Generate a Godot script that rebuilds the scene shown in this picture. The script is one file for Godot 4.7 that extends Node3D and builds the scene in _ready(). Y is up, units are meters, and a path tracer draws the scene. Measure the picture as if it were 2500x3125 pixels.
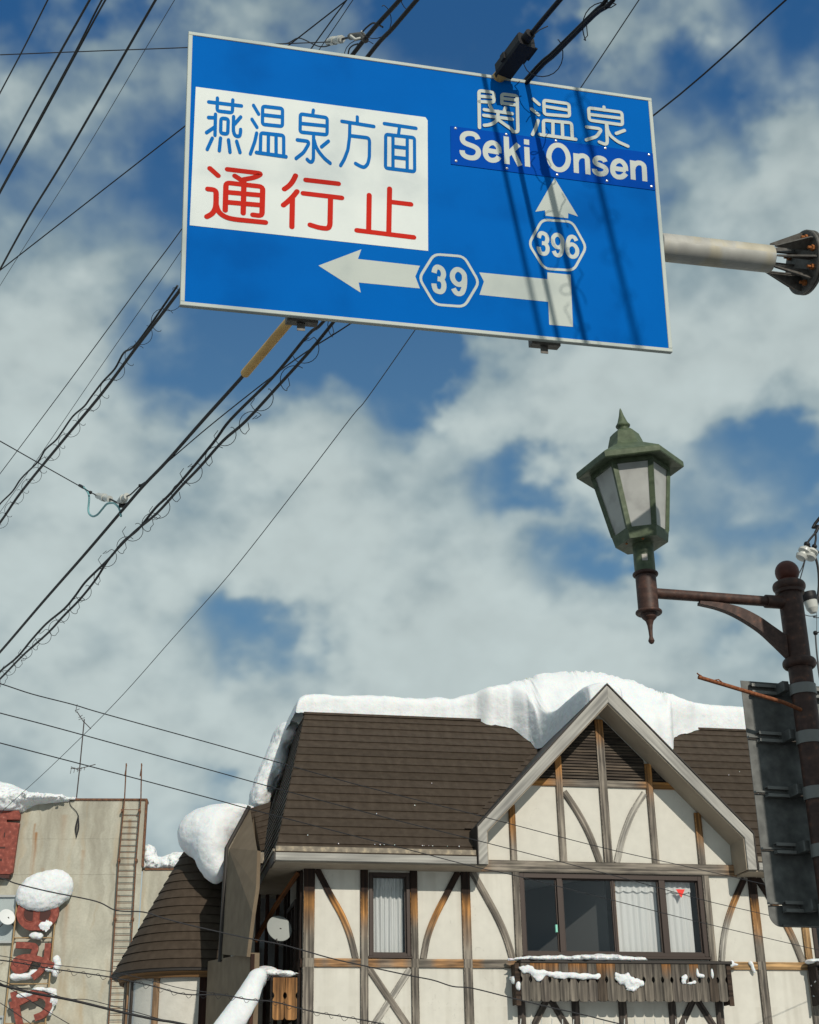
extends Node3D
# A street under a winter sky: an overhead road sign, a lamp post, a timber framed chalet under snow. Metres, y up; the camera stands at (0, 1.6, 0) and looks towards -z.

const KANJI = {
	"swallow": [[-1.05, 0.331, -0.901, 0.333], [-1.011, 0.357, -1.011, 0.29, -0.942, 0.291, -0.941, 0.358], [-1.018, 0.271, -1.018, 0.163], [-1.049, 0.25, -1.019, 0.253], [-1.056, 0.171, -1.018, 0.207], [-0.993, 0.255, -0.96, 0.256, -0.961, 0.177, -0.993, 0.177, -0.993, 0.255], [-0.936, 0.271, -0.936, 0.196, -0.928, 0.173, -0.909, 0.172, -0.904, 0.185, -0.903, 0.209], [-0.904, 0.274, -0.932, 0.232], [-1.03, 0.145, -1.051, 0.086], [-0.993, 0.151, -0.997, 0.087], [-0.957, 0.147, -0.949, 0.086], [-0.92, 0.145, -0.904, 0.091]],
	"warm": [[-0.846, 0.344, -0.822, 0.302], [-0.852, 0.27, -0.829, 0.232], [-0.83, 0.201, -0.838, 0.155, -0.857, 0.09], [-0.804, 0.346, -0.712, 0.348, -0.712, 0.254, -0.804, 0.251, -0.804, 0.346], [-0.803, 0.301, -0.714, 0.303], [-0.812, 0.104, -0.811, 0.205, -0.706, 0.207, -0.705, 0.105], [-0.776, 0.204, -0.776, 0.107], [-0.741, 0.205, -0.74, 0.108], [-0.83, 0.101, -0.694, 0.098]],
	"spring": [[-0.568, 0.361, -0.571, 0.338], [-0.629, 0.332, -0.503, 0.331, -0.504, 0.24, -0.63, 0.236, -0.629, 0.332], [-0.628, 0.282, -0.505, 0.286], [-0.567, 0.225, -0.568, 0.102, -0.575, 0.087, -0.587, 0.087, -0.597, 0.098], [-0.643, 0.193, -0.592, 0.193, -0.59, 0.179, -0.613, 0.132, -0.648, 0.096], [-0.53, 0.173, -0.498, 0.207], [-0.564, 0.202, -0.557, 0.171, -0.541, 0.143, -0.516, 0.113, -0.49, 0.093]],
	"direction": [[-0.36, 0.356, -0.36, 0.328], [-0.434, 0.322, -0.281, 0.317], [-0.396, 0.311, -0.398, 0.242, -0.406, 0.176, -0.424, 0.122, -0.441, 0.088], [-0.394, 0.251, -0.309, 0.252, -0.303, 0.239, -0.305, 0.15, -0.313, 0.113, -0.329, 0.093, -0.347, 0.096, -0.371, 0.108]],
	"face": [[-0.231, 0.34, -0.077, 0.337], [-0.158, 0.329, -0.163, 0.292], [-0.225, 0.283, -0.086, 0.285, -0.089, 0.104, -0.229, 0.104, -0.225, 0.283], [-0.19, 0.28, -0.193, 0.106], [-0.121, 0.282, -0.125, 0.109], [-0.19, 0.223, -0.123, 0.224], [-0.191, 0.166, -0.124, 0.167]],
	"pass": [[-1.037, -0.009, -1, -0.041], [-0.959, -0.003, -0.81, -0.003, -0.813, -0.012, -0.839, -0.029, -0.886, -0.045], [-0.925, -0.032, -0.893, -0.051], [-0.965, -0.21, -0.964, -0.071, -0.799, -0.07, -0.801, -0.218, -0.842, -0.217], [-0.884, -0.045, -0.885, -0.214], [-0.962, -0.119, -0.802, -0.114], [-0.962, -0.169, -0.803, -0.164], [-1.044, -0.114, -1.007, -0.114, -1.006, -0.185, -1.01, -0.212, -1.023, -0.236, -1.045, -0.252], [-1.006, -0.185, -0.999, -0.213, -0.983, -0.233, -0.954, -0.247, -0.917, -0.25, -0.785, -0.248]],
	"go": [[-0.65, 0.007, -0.663, -0.025, -0.68, -0.05, -0.701, -0.069], [-0.643, -0.073, -0.659, -0.098, -0.683, -0.128, -0.705, -0.151], [-0.664, -0.11, -0.666, -0.255], [-0.603, -0.009, -0.452, -0.008], [-0.615, -0.079, -0.437, -0.079], [-0.489, -0.087, -0.492, -0.228, -0.503, -0.245, -0.543, -0.244, -0.583, -0.235]],
	"stop": [[-0.308, -0.048, -0.313, -0.233], [-0.211, -0.002, -0.219, -0.234], [-0.212, -0.07, -0.111, -0.07], [-0.368, -0.236, -0.101, -0.239]],
	"barrier": [[0.237, 0.387, 0.242, 0.592, 0.318, 0.594, 0.316, 0.538, 0.241, 0.531], [0.242, 0.561, 0.317, 0.566], [0.356, 0.538, 0.358, 0.591, 0.436, 0.593, 0.431, 0.391, 0.405, 0.389], [0.356, 0.539, 0.433, 0.54], [0.357, 0.566, 0.435, 0.568], [0.293, 0.519, 0.305, 0.492], [0.373, 0.515, 0.365, 0.492], [0.265, 0.489, 0.406, 0.488], [0.261, 0.457, 0.405, 0.457], [0.335, 0.49, 0.33, 0.445, 0.314, 0.424, 0.287, 0.408, 0.262, 0.402], [0.333, 0.444, 0.374, 0.416, 0.397, 0.403, 0.406, 0.389]],
	"warm2": [[0.519, 0.587, 0.548, 0.562], [0.507, 0.529, 0.542, 0.503], [0.538, 0.47, 0.524, 0.427, 0.505, 0.388], [0.573, 0.589, 0.704, 0.589, 0.703, 0.518, 0.572, 0.51, 0.573, 0.589], [0.575, 0.555, 0.702, 0.552], [0.562, 0.391, 0.565, 0.476, 0.711, 0.482, 0.71, 0.393], [0.614, 0.475, 0.61, 0.392], [0.662, 0.478, 0.66, 0.392], [0.541, 0.393, 0.728, 0.393]],
	"spring2": [[0.889, 0.599, 0.888, 0.581], [0.806, 0.582, 0.983, 0.583, 0.981, 0.511, 0.806, 0.512, 0.806, 0.582], [0.807, 0.545, 0.981, 0.548], [0.895, 0.503, 0.893, 0.402, 0.887, 0.39, 0.876, 0.388, 0.851, 0.396], [0.789, 0.471, 0.855, 0.472, 0.865, 0.464, 0.838, 0.424, 0.783, 0.398], [0.944, 0.457, 0.989, 0.481], [0.897, 0.5, 0.898, 0.472, 0.911, 0.44, 0.948, 0.412, 1.001, 0.394]],
}
const LATIN = {
	"S": [[0.227, 0.321, 0.22, 0.337, 0.206, 0.346, 0.186, 0.347, 0.166, 0.341, 0.152, 0.326, 0.15, 0.308, 0.157, 0.295, 0.175, 0.287, 0.204, 0.279, 0.221, 0.269, 0.227, 0.251, 0.221, 0.232, 0.207, 0.219, 0.183, 0.215, 0.16, 0.221, 0.148, 0.234, 0.146, 0.25]],
	"e": [[0.263, 0.268, 0.33, 0.265], [0.329, 0.261, 0.328, 0.29, 0.313, 0.309, 0.295, 0.312, 0.275, 0.299, 0.263, 0.274, 0.262, 0.246, 0.27, 0.227, 0.286, 0.217, 0.306, 0.219, 0.321, 0.229, 0.329, 0.241]],
	"k": [[0.37, 0.357, 0.368, 0.207], [0.431, 0.323, 0.371, 0.256], [0.396, 0.284, 0.433, 0.206]],
	"i": [[0.473, 0.356, 0.472, 0.327], [0.472, 0.314, 0.471, 0.207]],
	"O": [[0.683, 0.28, 0.679, 0.259, 0.671, 0.24, 0.659, 0.225, 0.645, 0.215, 0.629, 0.212, 0.614, 0.215, 0.601, 0.225, 0.591, 0.24, 0.585, 0.258, 0.583, 0.279, 0.587, 0.3, 0.595, 0.319, 0.607, 0.335, 0.621, 0.345, 0.637, 0.348, 0.652, 0.345, 0.665, 0.335, 0.675, 0.32, 0.681, 0.301, 0.683, 0.28]],
	"n": [[0.723, 0.315, 0.72, 0.207], [0.723, 0.27, 0.729, 0.288, 0.745, 0.303, 0.765, 0.306, 0.78, 0.295, 0.781, 0.271, 0.78, 0.207]],
	"s": [[0.875, 0.289, 0.869, 0.3, 0.855, 0.306, 0.837, 0.305, 0.824, 0.294, 0.822, 0.28, 0.832, 0.271, 0.852, 0.265, 0.87, 0.257, 0.876, 0.242, 0.867, 0.226, 0.848, 0.218, 0.829, 0.219, 0.817, 0.229, 0.815, 0.242]],
	"e2": [[0.913, 0.26, 0.98, 0.258], [0.98, 0.254, 0.978, 0.283, 0.963, 0.302, 0.945, 0.305, 0.925, 0.292, 0.913, 0.267, 0.911, 0.24, 0.919, 0.222, 0.934, 0.214, 0.955, 0.217, 0.97, 0.228, 0.979, 0.239]],
	"n2": [[1.019, 0.317, 1.016, 0.21], [1.019, 0.272, 1.025, 0.289, 1.042, 0.305, 1.062, 0.308, 1.077, 0.297, 1.079, 0.272, 1.077, 0.209]],
}
const DIGITS = {
	"three": [[-0.009, -0.408, -0.004, -0.388, 0.006, -0.377, 0.018, -0.378, 0.03, -0.387, 0.036, -0.407, 0.032, -0.426, 0.023, -0.436, 0.007, -0.436], [0.017, -0.436, 0.03, -0.444, 0.036, -0.463, 0.033, -0.485, 0.023, -0.499, 0.009, -0.5, -0.004, -0.493, -0.01, -0.474, -0.011, -0.462]],
	"nine": [[0.136, -0.418, 0.134, -0.432, 0.127, -0.444, 0.117, -0.452, 0.106, -0.454, 0.095, -0.45, 0.086, -0.441, 0.08, -0.429, 0.078, -0.414, 0.081, -0.4, 0.088, -0.388, 0.097, -0.38, 0.108, -0.378, 0.119, -0.382, 0.129, -0.391, 0.135, -0.403, 0.136, -0.418], [0.136, -0.417, 0.136, -0.435, 0.132, -0.466, 0.122, -0.492, 0.107, -0.501, 0.092, -0.496, 0.081, -0.477]],
	"three2": [[0.509, -0.167, 0.515, -0.149, 0.524, -0.14, 0.536, -0.141, 0.547, -0.148, 0.552, -0.165, 0.548, -0.183, 0.539, -0.192, 0.524, -0.192], [0.533, -0.191, 0.545, -0.199, 0.551, -0.215, 0.548, -0.234, 0.538, -0.246, 0.524, -0.248, 0.513, -0.242, 0.507, -0.225, 0.507, -0.214]],
	"nine2": [[0.628, -0.174, 0.625, -0.187, 0.619, -0.198, 0.611, -0.204, 0.602, -0.206, 0.593, -0.203, 0.585, -0.195, 0.581, -0.184, 0.58, -0.171, 0.582, -0.158, 0.588, -0.148, 0.596, -0.141, 0.606, -0.139, 0.615, -0.142, 0.622, -0.15, 0.627, -0.161, 0.628, -0.174], [0.628, -0.173, 0.627, -0.189, 0.623, -0.216, 0.614, -0.24, 0.602, -0.248, 0.589, -0.244, 0.581, -0.227]],
	"six2": [[0.65, -0.212, 0.652, -0.2, 0.658, -0.189, 0.667, -0.183, 0.677, -0.181, 0.686, -0.184, 0.694, -0.192, 0.699, -0.203, 0.7, -0.215, 0.697, -0.228, 0.691, -0.238, 0.683, -0.245, 0.673, -0.247, 0.663, -0.244, 0.656, -0.236, 0.651, -0.225, 0.65, -0.212], [0.649, -0.213, 0.65, -0.197, 0.655, -0.171, 0.664, -0.148, 0.677, -0.14, 0.69, -0.144, 0.699, -0.16]],
}
const SHIELDS = {
	"shield39": [[-0.006, -0.313, 0.137, -0.308, 0.205, -0.432, 0.13, -0.563, -0.01, -0.567, -0.08, -0.443, -0.006, -0.313]],
	"shield396": [[0.532, -0.068, 0.683, -0.06, 0.747, -0.188, 0.675, -0.318, 0.529, -0.326, 0.458, -0.205, 0.532, -0.068]],
}
const MARKS = {
	"left_arrow": [[-0.545, -0.433, -0.348, -0.329, -0.364, -0.379, -0.075, -0.38, -0.098, -0.436, -0.078, -0.494, -0.362, -0.496, -0.353, -0.545]],
	"stem": [[0.208, -0.381, 0.541, -0.378, 0.543, -0.343, 0.659, -0.342, 0.655, -0.61, 0.538, -0.611, 0.539, -0.495, 0.205, -0.495, 0.229, -0.425]],
	"up_arrow": [[0.607, 0.165, 0.715, -0.028, 0.666, -0.016, 0.664, -0.044, 0.55, -0.045, 0.548, -0.016, 0.499, -0.03]],
	"patch": [[-1.11, 0.402, -0.029, 0.405, -0.019, 0.389, -0.034, -0.3, -1.119, -0.303]],
	"plate": [[0.093, 0.375, 1.138, 0.373, 1.128, 0.167, 0.089, 0.168]],
}
const RIVETS = [0.117, 0.365, 0.371, 0.369, 0.624, 0.37, 0.88, 0.365, 1.11, 0.362, 0.114, 0.188, 0.366, 0.183, 0.62, 0.183, 0.876, 0.184, 1.11, 0.185]
const WIRES = {
	"main": [0.899, 6.376, -4.606, 0.725, 6.378, -4.923, 0.605, 6.372, -5.14, 0.486, 6.344, -5.356, 0.118, 6.337, -6.025, -0.254, 6.328, -6.698, -0.706, 6.347, -7.519, -1.081, 6.34, -8.198, -1.457, 6.36, -8.881, -1.826, 6.371, -9.55, -2.081, 6.398, -10.011, -2.346, 6.401, -10.492, -2.843, 6.404, -11.395, -3.514, 6.422, -12.612, -4.315, 6.428, -14.064, -5.136, 6.473, -15.554],
	"cableA": [0.58, 6.989, -4.73, 0.323, 7.027, -5.198, 0.083, 7.083, -5.632, -0.044, 7.114, -5.862, -0.191, 7.156, -6.128, -0.666, 7.158, -6.99, -1.183, 7.162, -7.929, -1.614, 7.219, -8.711],
	"bundleL": [0.588, 7.691, -5.355, 0.24, 7.791, -5.987, -0.007, 7.867, -6.434, -0.315, 7.959, -6.994, -1.02, 7.993, -8.272, -1.874, 8.046, -9.821, -2.361, 8.098, -10.704, -2.866, 8.139, -11.62, -3.477, 8.25, -12.729, -4.339, 8.394, -14.291, -4.818, 8.406, -15.16, -5.573, 8.505, -16.53],
	"strandL": [-1.88, 8.127, -9.832, -2.373, 8.135, -10.726, -2.566, 8.244, -11.076, -2.692, 8.211, -11.304, -2.881, 8.268, -11.648, -3.06, 8.289, -11.972, -3.171, 8.3, -12.174, -3.373, 8.387, -12.54, -3.567, 8.393, -12.892, -3.675, 8.404, -13.087, -3.877, 8.486, -13.453, -4.027, 8.476, -13.726, -4.375, 8.593, -14.357, -4.574, 8.599, -14.719, -4.877, 8.699, -15.268, -5.205, 8.747, -15.862],
	"bundleRa": [1.056, 6.37, -4.604, 0.923, 6.299, -4.846, 0.877, 6.307, -4.93, 0.724, 6.334, -5.205, 0.607, 6.36, -5.419, 0.118, 6.333, -6.305, -0.164, 6.319, -6.816, -0.506, 6.264, -7.438, -0.618, 6.292, -7.641, -0.884, 6.268, -8.123, -1.247, 6.308, -8.782, -1.416, 6.274, -9.088, -1.814, 6.247, -9.809, -2.009, 6.268, -10.163, -2.212, 6.249, -10.532, -2.4, 6.291, -10.873, -2.554, 6.278, -11.151, -2.721, 6.293, -11.456, -2.932, 6.311, -11.837, -3.091, 6.283, -12.126, -3.256, 6.278, -12.425, -3.554, 6.336, -12.966, -3.819, 6.342, -13.446, -4.091, 6.328, -13.939, -4.458, 6.394, -14.606, -4.904, 6.426, -15.414],
	"bundleRb": [1.081, 6.322, -4.559, 0.946, 6.257, -4.803, 0.879, 6.289, -4.925, 0.729, 6.315, -5.197, 0.613, 6.336, -5.408, 0.135, 6.292, -6.274, -0.125, 6.247, -6.746, -0.438, 6.181, -7.315, -0.607, 6.157, -7.62, -0.822, 6.155, -8.01, -1.108, 6.158, -8.529, -1.311, 6.2, -8.897, -1.529, 6.195, -9.293, -1.713, 6.205, -9.627, -1.988, 6.205, -10.126, -2.278, 6.267, -10.651, -2.571, 6.28, -11.184, -2.768, 6.216, -11.539, -2.999, 6.192, -11.959, -3.245, 6.206, -12.405, -3.489, 6.208, -12.848, -3.778, 6.247, -13.373, -4.004, 6.275, -13.782, -4.438, 6.298, -14.57, -4.884, 6.338, -15.377],
	"thinT": [1.406, 7.185, -5.405, 1.254, 7.105, -5.681, 0.993, 6.949, -6.155, 0.521, 6.681, -7.01, 0.063, 6.448, -7.842, -0.275, 6.279, -8.454, -0.399, 6.247, -8.679, -0.852, 6.078, -9.501, -1.466, 5.872, -10.615, -2.09, 5.741, -11.746, -2.893, 5.579, -13.203, -3.979, 5.464, -15.172, -4.885, 5.414, -16.816, -5.503, 5.361, -17.936],
	"left1": [-1.79, 7.414, -5.668, -1.969, 7.48, -5.992, -2.249, 7.593, -6.5, -2.547, 7.742, -7.041, -2.834, 7.874, -7.561],
	"left2": [-1.481, 7.184, -5.428, -1.671, 7.261, -5.773, -1.985, 7.4, -6.343, -2.316, 7.533, -6.943, -2.705, 7.674, -7.649, -3.104, 7.809, -8.373],
	"left3a": [-1.368, 7.036, -5.285, -1.574, 7.147, -5.659, -1.825, 7.2, -6.114, -2.216, 7.325, -6.824, -2.699, 7.484, -7.699, -3.091, 7.594, -8.411],
	"left3b": [-1.349, 7.026, -5.276, -1.55, 7.128, -5.64, -1.821, 7.217, -6.132, -2.223, 7.341, -6.861, -2.718, 7.511, -7.758, -3.112, 7.619, -8.474],
	"left4": [-1.066, 6.882, -5.131, -1.244, 6.938, -5.453, -1.491, 7, -5.902, -2.053, 7.133, -6.921, -2.482, 7.275, -7.698, -2.882, 7.353, -8.424, -3.289, 7.424, -9.162],
	"left5": [-1.148, 7.782, -6.02, -1.34, 7.832, -6.368, -1.619, 7.9, -6.874, -2.24, 8.05, -8.001, -3.08, 8.328, -9.524, -3.505, 8.465, -10.295, -3.88, 8.576, -10.975],
	"left8": [-0.132, 7.735, -5.984, -0.318, 7.765, -6.323, -0.557, 7.8, -6.756, -1.683, 7.934, -8.799, -2.086, 7.999, -9.528, -3.095, 8.157, -11.36, -4.453, 8.388, -13.822, -5.079, 8.509, -14.957],
	"left9": [-0.1, 8.079, -6.308, -0.297, 8.099, -6.666, -0.534, 8.1, -7.096, -1.798, 8.134, -9.388, -1.992, 8.139, -9.741, -2.837, 8.178, -11.272, -3.849, 8.205, -13.109, -4.628, 8.249, -14.521, -5.259, 8.293, -15.665],
	"drop7": [-0.318, 7.765, -6.323, -0.961, 7.662, -6.852, -1.604, 7.56, -7.381, -2.247, 7.457, -7.91, -2.89, 7.354, -8.439],
	"cross6": [-0.445, 8.29, -7.23, -0.877, 8.254, -7.204, -1.308, 8.218, -7.179, -1.739, 8.182, -7.153, -2.171, 8.147, -7.128, -2.602, 8.111, -7.103],
	"cross11": [-2.713, 6.844, -11.158, -2.834, 6.736, -10.592, -2.955, 6.628, -10.025, -3.076, 6.521, -9.459, -3.238, 6.571, -9.316],
	"cross10": [1.88, 6.151, -4.394, 1.689, 6.176, -4.737, 1.289, 6.404, -5.746, 0.529, 6.711, -7.144, -0.324, 6.177, -7.319, -0.607, 6.169, -7.62, -0.936, 6.364, -8.321, -1.422, 6.356, -8.965, -1.825, 6.359, -9.548],
	"low1": [-2.937, 4.481, -8.784, -2.739, 4.471, -9.003, -2.569, 4.453, -9.192, -2.347, 4.449, -9.438, -2.173, 4.437, -9.632, -1.505, 4.408, -10.373, -1.049, 4.384, -10.88, -0.413, 4.354, -11.587, 0.534, 4.336, -12.638, 0.623, 4.332, -12.737, 1.853, 4.301, -14.103, 2.896, 4.307, -15.261, 4.078, 4.31, -16.574, 6.03, 4.322, -18.742],
	"low2": [-2.92, 4.288, -8.802, -2.723, 4.274, -9.02, -2.399, 4.26, -9.38, -1.498, 4.205, -10.382, -1.007, 4.174, -10.926, -0.208, 4.134, -11.814, 0.472, 4.11, -12.569, 1.833, 4.055, -14.081, 2.447, 4.023, -14.763, 3.153, 3.984, -15.546, 4.067, 3.964, -16.562, 5.933, 3.903, -18.635],
	"low3": [-2.903, 4.089, -8.821, -2.708, 4.077, -9.038, -2.183, 4.044, -9.621, -1.49, 3.996, -10.39, -1.252, 3.977, -10.654, -0.581, 3.936, -11.4, -0.032, 3.905, -12.01, 0.554, 3.868, -12.66, 0.901, 3.862, -13.045, 1.637, 3.822, -13.863, 2.914, 3.752, -15.282, 4.484, 3.686, -17.025, 5.872, 3.637, -18.566],
	"drop4": [-5.045, 4.5, -15.888, -4.626, 4.44, -15.972, -4.44, 4.379, -16.01, -4.089, 4.299, -16.081, -3.587, 4.203, -16.183, -3.358, 4.106, -16.229, -3.064, 4.092, -16.289, -2.836, 4.027, -16.335, -2.477, 3.939, -16.408, -1.889, 3.817, -16.527, -1.553, 3.759, -16.595, -1.292, 3.694, -16.648, -0.968, 3.607, -16.713, -0.558, 3.521, -16.796, -0.09, 3.427, -16.891, 0.179, 3.378, -16.946, 0.403, 3.311, -16.991, 0.633, 3.291, -17.038, 1.089, 3.185, -17.13, 1.547, 3.082, -17.223, 1.901, 3.007, -17.295, 2.31, 2.911, -17.377, 2.945, 2.777, -17.506],
	"drop5a": [-4.948, 3.61, -15.907, -4.539, 3.562, -15.99, -4.361, 3.539, -16.026, -4.001, 3.477, -16.099, -3.366, 3.391, -16.228, -2.904, 3.297, -16.321, -2.575, 3.216, -16.388, -2.169, 3.21, -16.47, -1.89, 3.163, -16.527, -1.608, 3.139, -16.584, -1.163, 3.033, -16.674, -0.844, 2.984, -16.739, -0.484, 2.922, -16.812, 0.011, 2.817, -16.912],
	"drop5b": [-4.952, 3.644, -15.906, -4.544, 3.607, -15.989, -4.364, 3.577, -16.025, -4.005, 3.521, -16.098, -3.37, 3.45, -16.227, -2.907, 3.349, -16.321, -2.577, 3.271, -16.387, -2.169, 3.217, -16.47, -1.89, 3.163, -16.527, -1.608, 3.139, -16.584, -1.163, 3.033, -16.674, -0.844, 2.984, -16.739, -0.484, 2.918, -16.812, 0.011, 2.81, -16.912],
	"drop6": [-4.926, 3.406, -15.912, -4.514, 3.307, -15.995, -4.156, 3.221, -16.068, -3.76, 3.151, -16.148, -3.269, 3.037, -16.247, -2.885, 2.956, -16.325, -2.612, 2.912, -16.38, -2.076, 2.787, -16.489],
	"drop6b": [-4.928, 3.423, -15.911, -4.518, 3.351, -15.994, -4.309, 3.274, -16.037, -4.052, 3.238, -16.089, -3.808, 3.164, -16.138, -3.614, 3.158, -16.178, -3.377, 3.105, -16.225, -3.062, 3.024, -16.289, -2.781, 2.946, -16.346, -2.287, 2.821, -16.446],
	"drop7a": [-4.706, 3.222, -15.956, -4.496, 3.122, -15.999, -4.154, 2.906, -16.068, -3.962, 2.773, -16.107],
	"drop7b": [-4.729, 3.441, -15.952, -4.374, 3.25, -16.023, -4.054, 3.066, -16.088, -3.753, 2.899, -16.149, -3.488, 2.756, -16.203],
}
const CONNECTOR = {
	"teal": [-2.962, 7.152, -11.61, -2.883, 7.031, -11.467, -2.855, 6.946, -11.417, -2.853, 6.832, -11.413, -2.819, 6.759, -11.352, -2.763, 6.696, -11.249, -2.702, 6.662, -11.139, -2.639, 6.657, -11.024, -2.577, 6.653, -10.911, -2.511, 6.61, -10.792, -2.452, 6.552, -10.686, -2.391, 6.459, -10.575, -2.355, 6.357, -10.509],
	"ins1": [-2.718, 6.855, -11.167, -2.532, 6.665, -10.831],
	"link": [-2.841, 6.995, -11.391, -2.719, 6.861, -11.169],
	"link2": [-2.532, 6.665, -10.831, -2.405, 6.519, -10.6],
	"ins2": [-2.383, 6.516, -10.56, -2.294, 6.486, -10.398],
	"tail": [-2.294, 6.486, -10.398, -2.242, 6.459, -10.305, -2.131, 6.437, -10.103, -2.041, 6.4, -9.94],
	"sleeve": [-3.038, 7.239, -11.749, -2.962, 7.148, -11.61],
}
const CONNECTOR_TOP = {
	"rope": [-0.901, 9.042, -8.056, -0.841, 8.944, -7.947, -0.807, 8.898, -7.886, -0.741, 8.825, -7.767, -0.685, 8.717, -7.664, -0.595, 8.515, -7.5, -0.546, 8.417, -7.411, -0.494, 8.337, -7.319, -0.445, 8.279, -7.228],
	"ins1": [-0.495, 8.372, -7.319, -0.385, 8.211, -7.121],
	"link": [-0.385, 8.211, -7.121, -0.328, 8.129, -7.017],
	"clamp": [-0.328, 8.133, -7.017, -0.25, 8.01, -6.875, -0.224, 7.929, -6.829],
	"loop": [-0.344, 8.015, -7.047, -0.334, 8.045, -7.029, -0.308, 8.028, -6.981, -0.275, 7.983, -6.921],
	"coil": [-0.243, 8.03, -6.863, -0.211, 8.014, -6.805, -0.168, 7.969, -6.726, -0.113, 7.841, -6.627],
}
const FEED = {
	"feed": [2.727, 5.384, -8.479, 2.67, 5.276, -8.463, 2.639, 5.225, -8.454],
	"forkA": [2.639, 5.225, -8.454, 2.586, 5.166, -8.439, 2.567, 5.135, -8.433],
	"forkB": [2.639, 5.225, -8.454, 2.636, 5.183, -8.453, 2.618, 5.126, -8.448],
	"jump": [2.567, 5.135, -8.433, 2.597, 5.097, -8.442, 2.616, 5.029, -8.447, 2.62, 4.954, -8.448, 2.61, 4.861, -8.446, 2.591, 4.779, -8.44, 2.569, 4.709, -8.434],
	"stay1": [2.538, 5.027, -8.425, 2.509, 4.966, -8.416, 2.461, 4.892, -8.403],
	"stay2": [2.54, 5.027, -8.426, 2.513, 4.955, -8.418, 2.483, 4.883, -8.409],
	"yoke": [2.609, 5.098, -8.445, 2.621, 5.105, -8.449, 2.644, 5.084, -8.455, 2.673, 5.058, -8.463],
	"lampwire": [2.471, 4.655, -8.406, 2.486, 4.643, -8.41, 2.52, 4.638, -8.42, 2.566, 4.644, -8.433, 2.605, 4.633, -8.444],
	"lampwire2": [2.511, 4.738, -8.417, 2.594, 4.739, -8.441, 2.637, 4.735, -8.453],
	"hang": [2.538, 4.527, -8.425, 2.533, 4.471, -8.423, 2.528, 4.383, -8.422, 2.527, 4.279, -8.422, 2.524, 4.198, -8.421],
	"hang2": [2.538, 4.527, -8.425, 2.574, 4.538, -8.435, 2.609, 4.544, -8.445],
	"thread": [2.568, 4.706, -8.434, 2.559, 4.612, -8.431, 2.547, 4.533, -8.427],
}
const COVER = [
	"8888888888 8888888888 8888888888 8888888888 8",
	"8888888888 8888888888 8888888888 8888888888 8",
	"8888888888 8887888888 8888888888 8888888888 8",
	"8888888888 8877778888 8888888888 8888888888 8",
	"8888888888 8775577888 8888888888 8888888888 8",
	"8888888888 8774478888 8888888888 8888888888 8",
	"8888888888 8876478888 8888888888 8888888888 8",
	"8888888888 8888888888 8899998888 8888888888 8",
	"8888888888 8887777788 9999999988 8888888888 8",
	"8888888888 8776666678 9999999988 7778888877 7",
	"8888888888 7765333467 8999999987 5777777777 6",
	"8888888888 7764223567 8888877777 6776666666 6",
	"8888888888 7776566777 8777655577 7665555555 5",
	"7888888888 7777788888 7776531035 5333355554 4",
	"7777777777 7766788888 7666555666 5443234444 4",
	"7777777766 6666778887 7653125666 5442134445 5",
	"7777777666 6556789987 7653246776 5311245566 6",
	"7777777766 5545578875 4555567777 7655667777 8",
	"8888887654 4333345552 0366667888 8888888888 8",
	"7778888765 3000010000 0035677888 8888888888 8",
	"7777788876 3000000000 0046766778 8888888888 8",
	"6777777776 5310012100 0234556677 7888888888 8",
	"5566667787 6543333222 2233445667 7888888887 7",
	"4445555555 4433333333 2333344556 7788887777 7",
	"4444444443 2123333333 3333334455 6788987666 5",
	"4444444433 2223334444 4333333445 5665776544 4",
	"5555554444 3333344443 3332223344 4442355333 3",
	"3344565554 4434444443 3322222344 3210122222 2",
	"1222334555 5444444443 3221112345 4222220001 1",
	"0001123344 4444555433 2211112366 5555310001 1",
	"0000112233 4455665432 2111012345 5555432111 1",
	"0000112233 4444444332 1110001235 5555432111 1",
	"0000112333 4444444332 1110001234 5554433211 1",
	"0001122333 4444444332 1110001234 5554443211 1",
	"0001122333 4444444332 1111001234 5544443211 1",
	"0001122333 4444444332 1111001234 5544443221 1"]
const EYE_OLD = Vector3(-6.6440, 0.0, -34.7847)

const HOUSE_AT = Vector3(-1.4665, 0.0, -18.8572)
const HOUSE_YAW = 0.19989
const SUN_AZIMUTH = 22.0
const SUN_HEIGHT = 29.0

var mat = {}
var used = {}
var rng = RandomNumberGenerator.new()
var bumps = FastNoiseLite.new()


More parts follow.
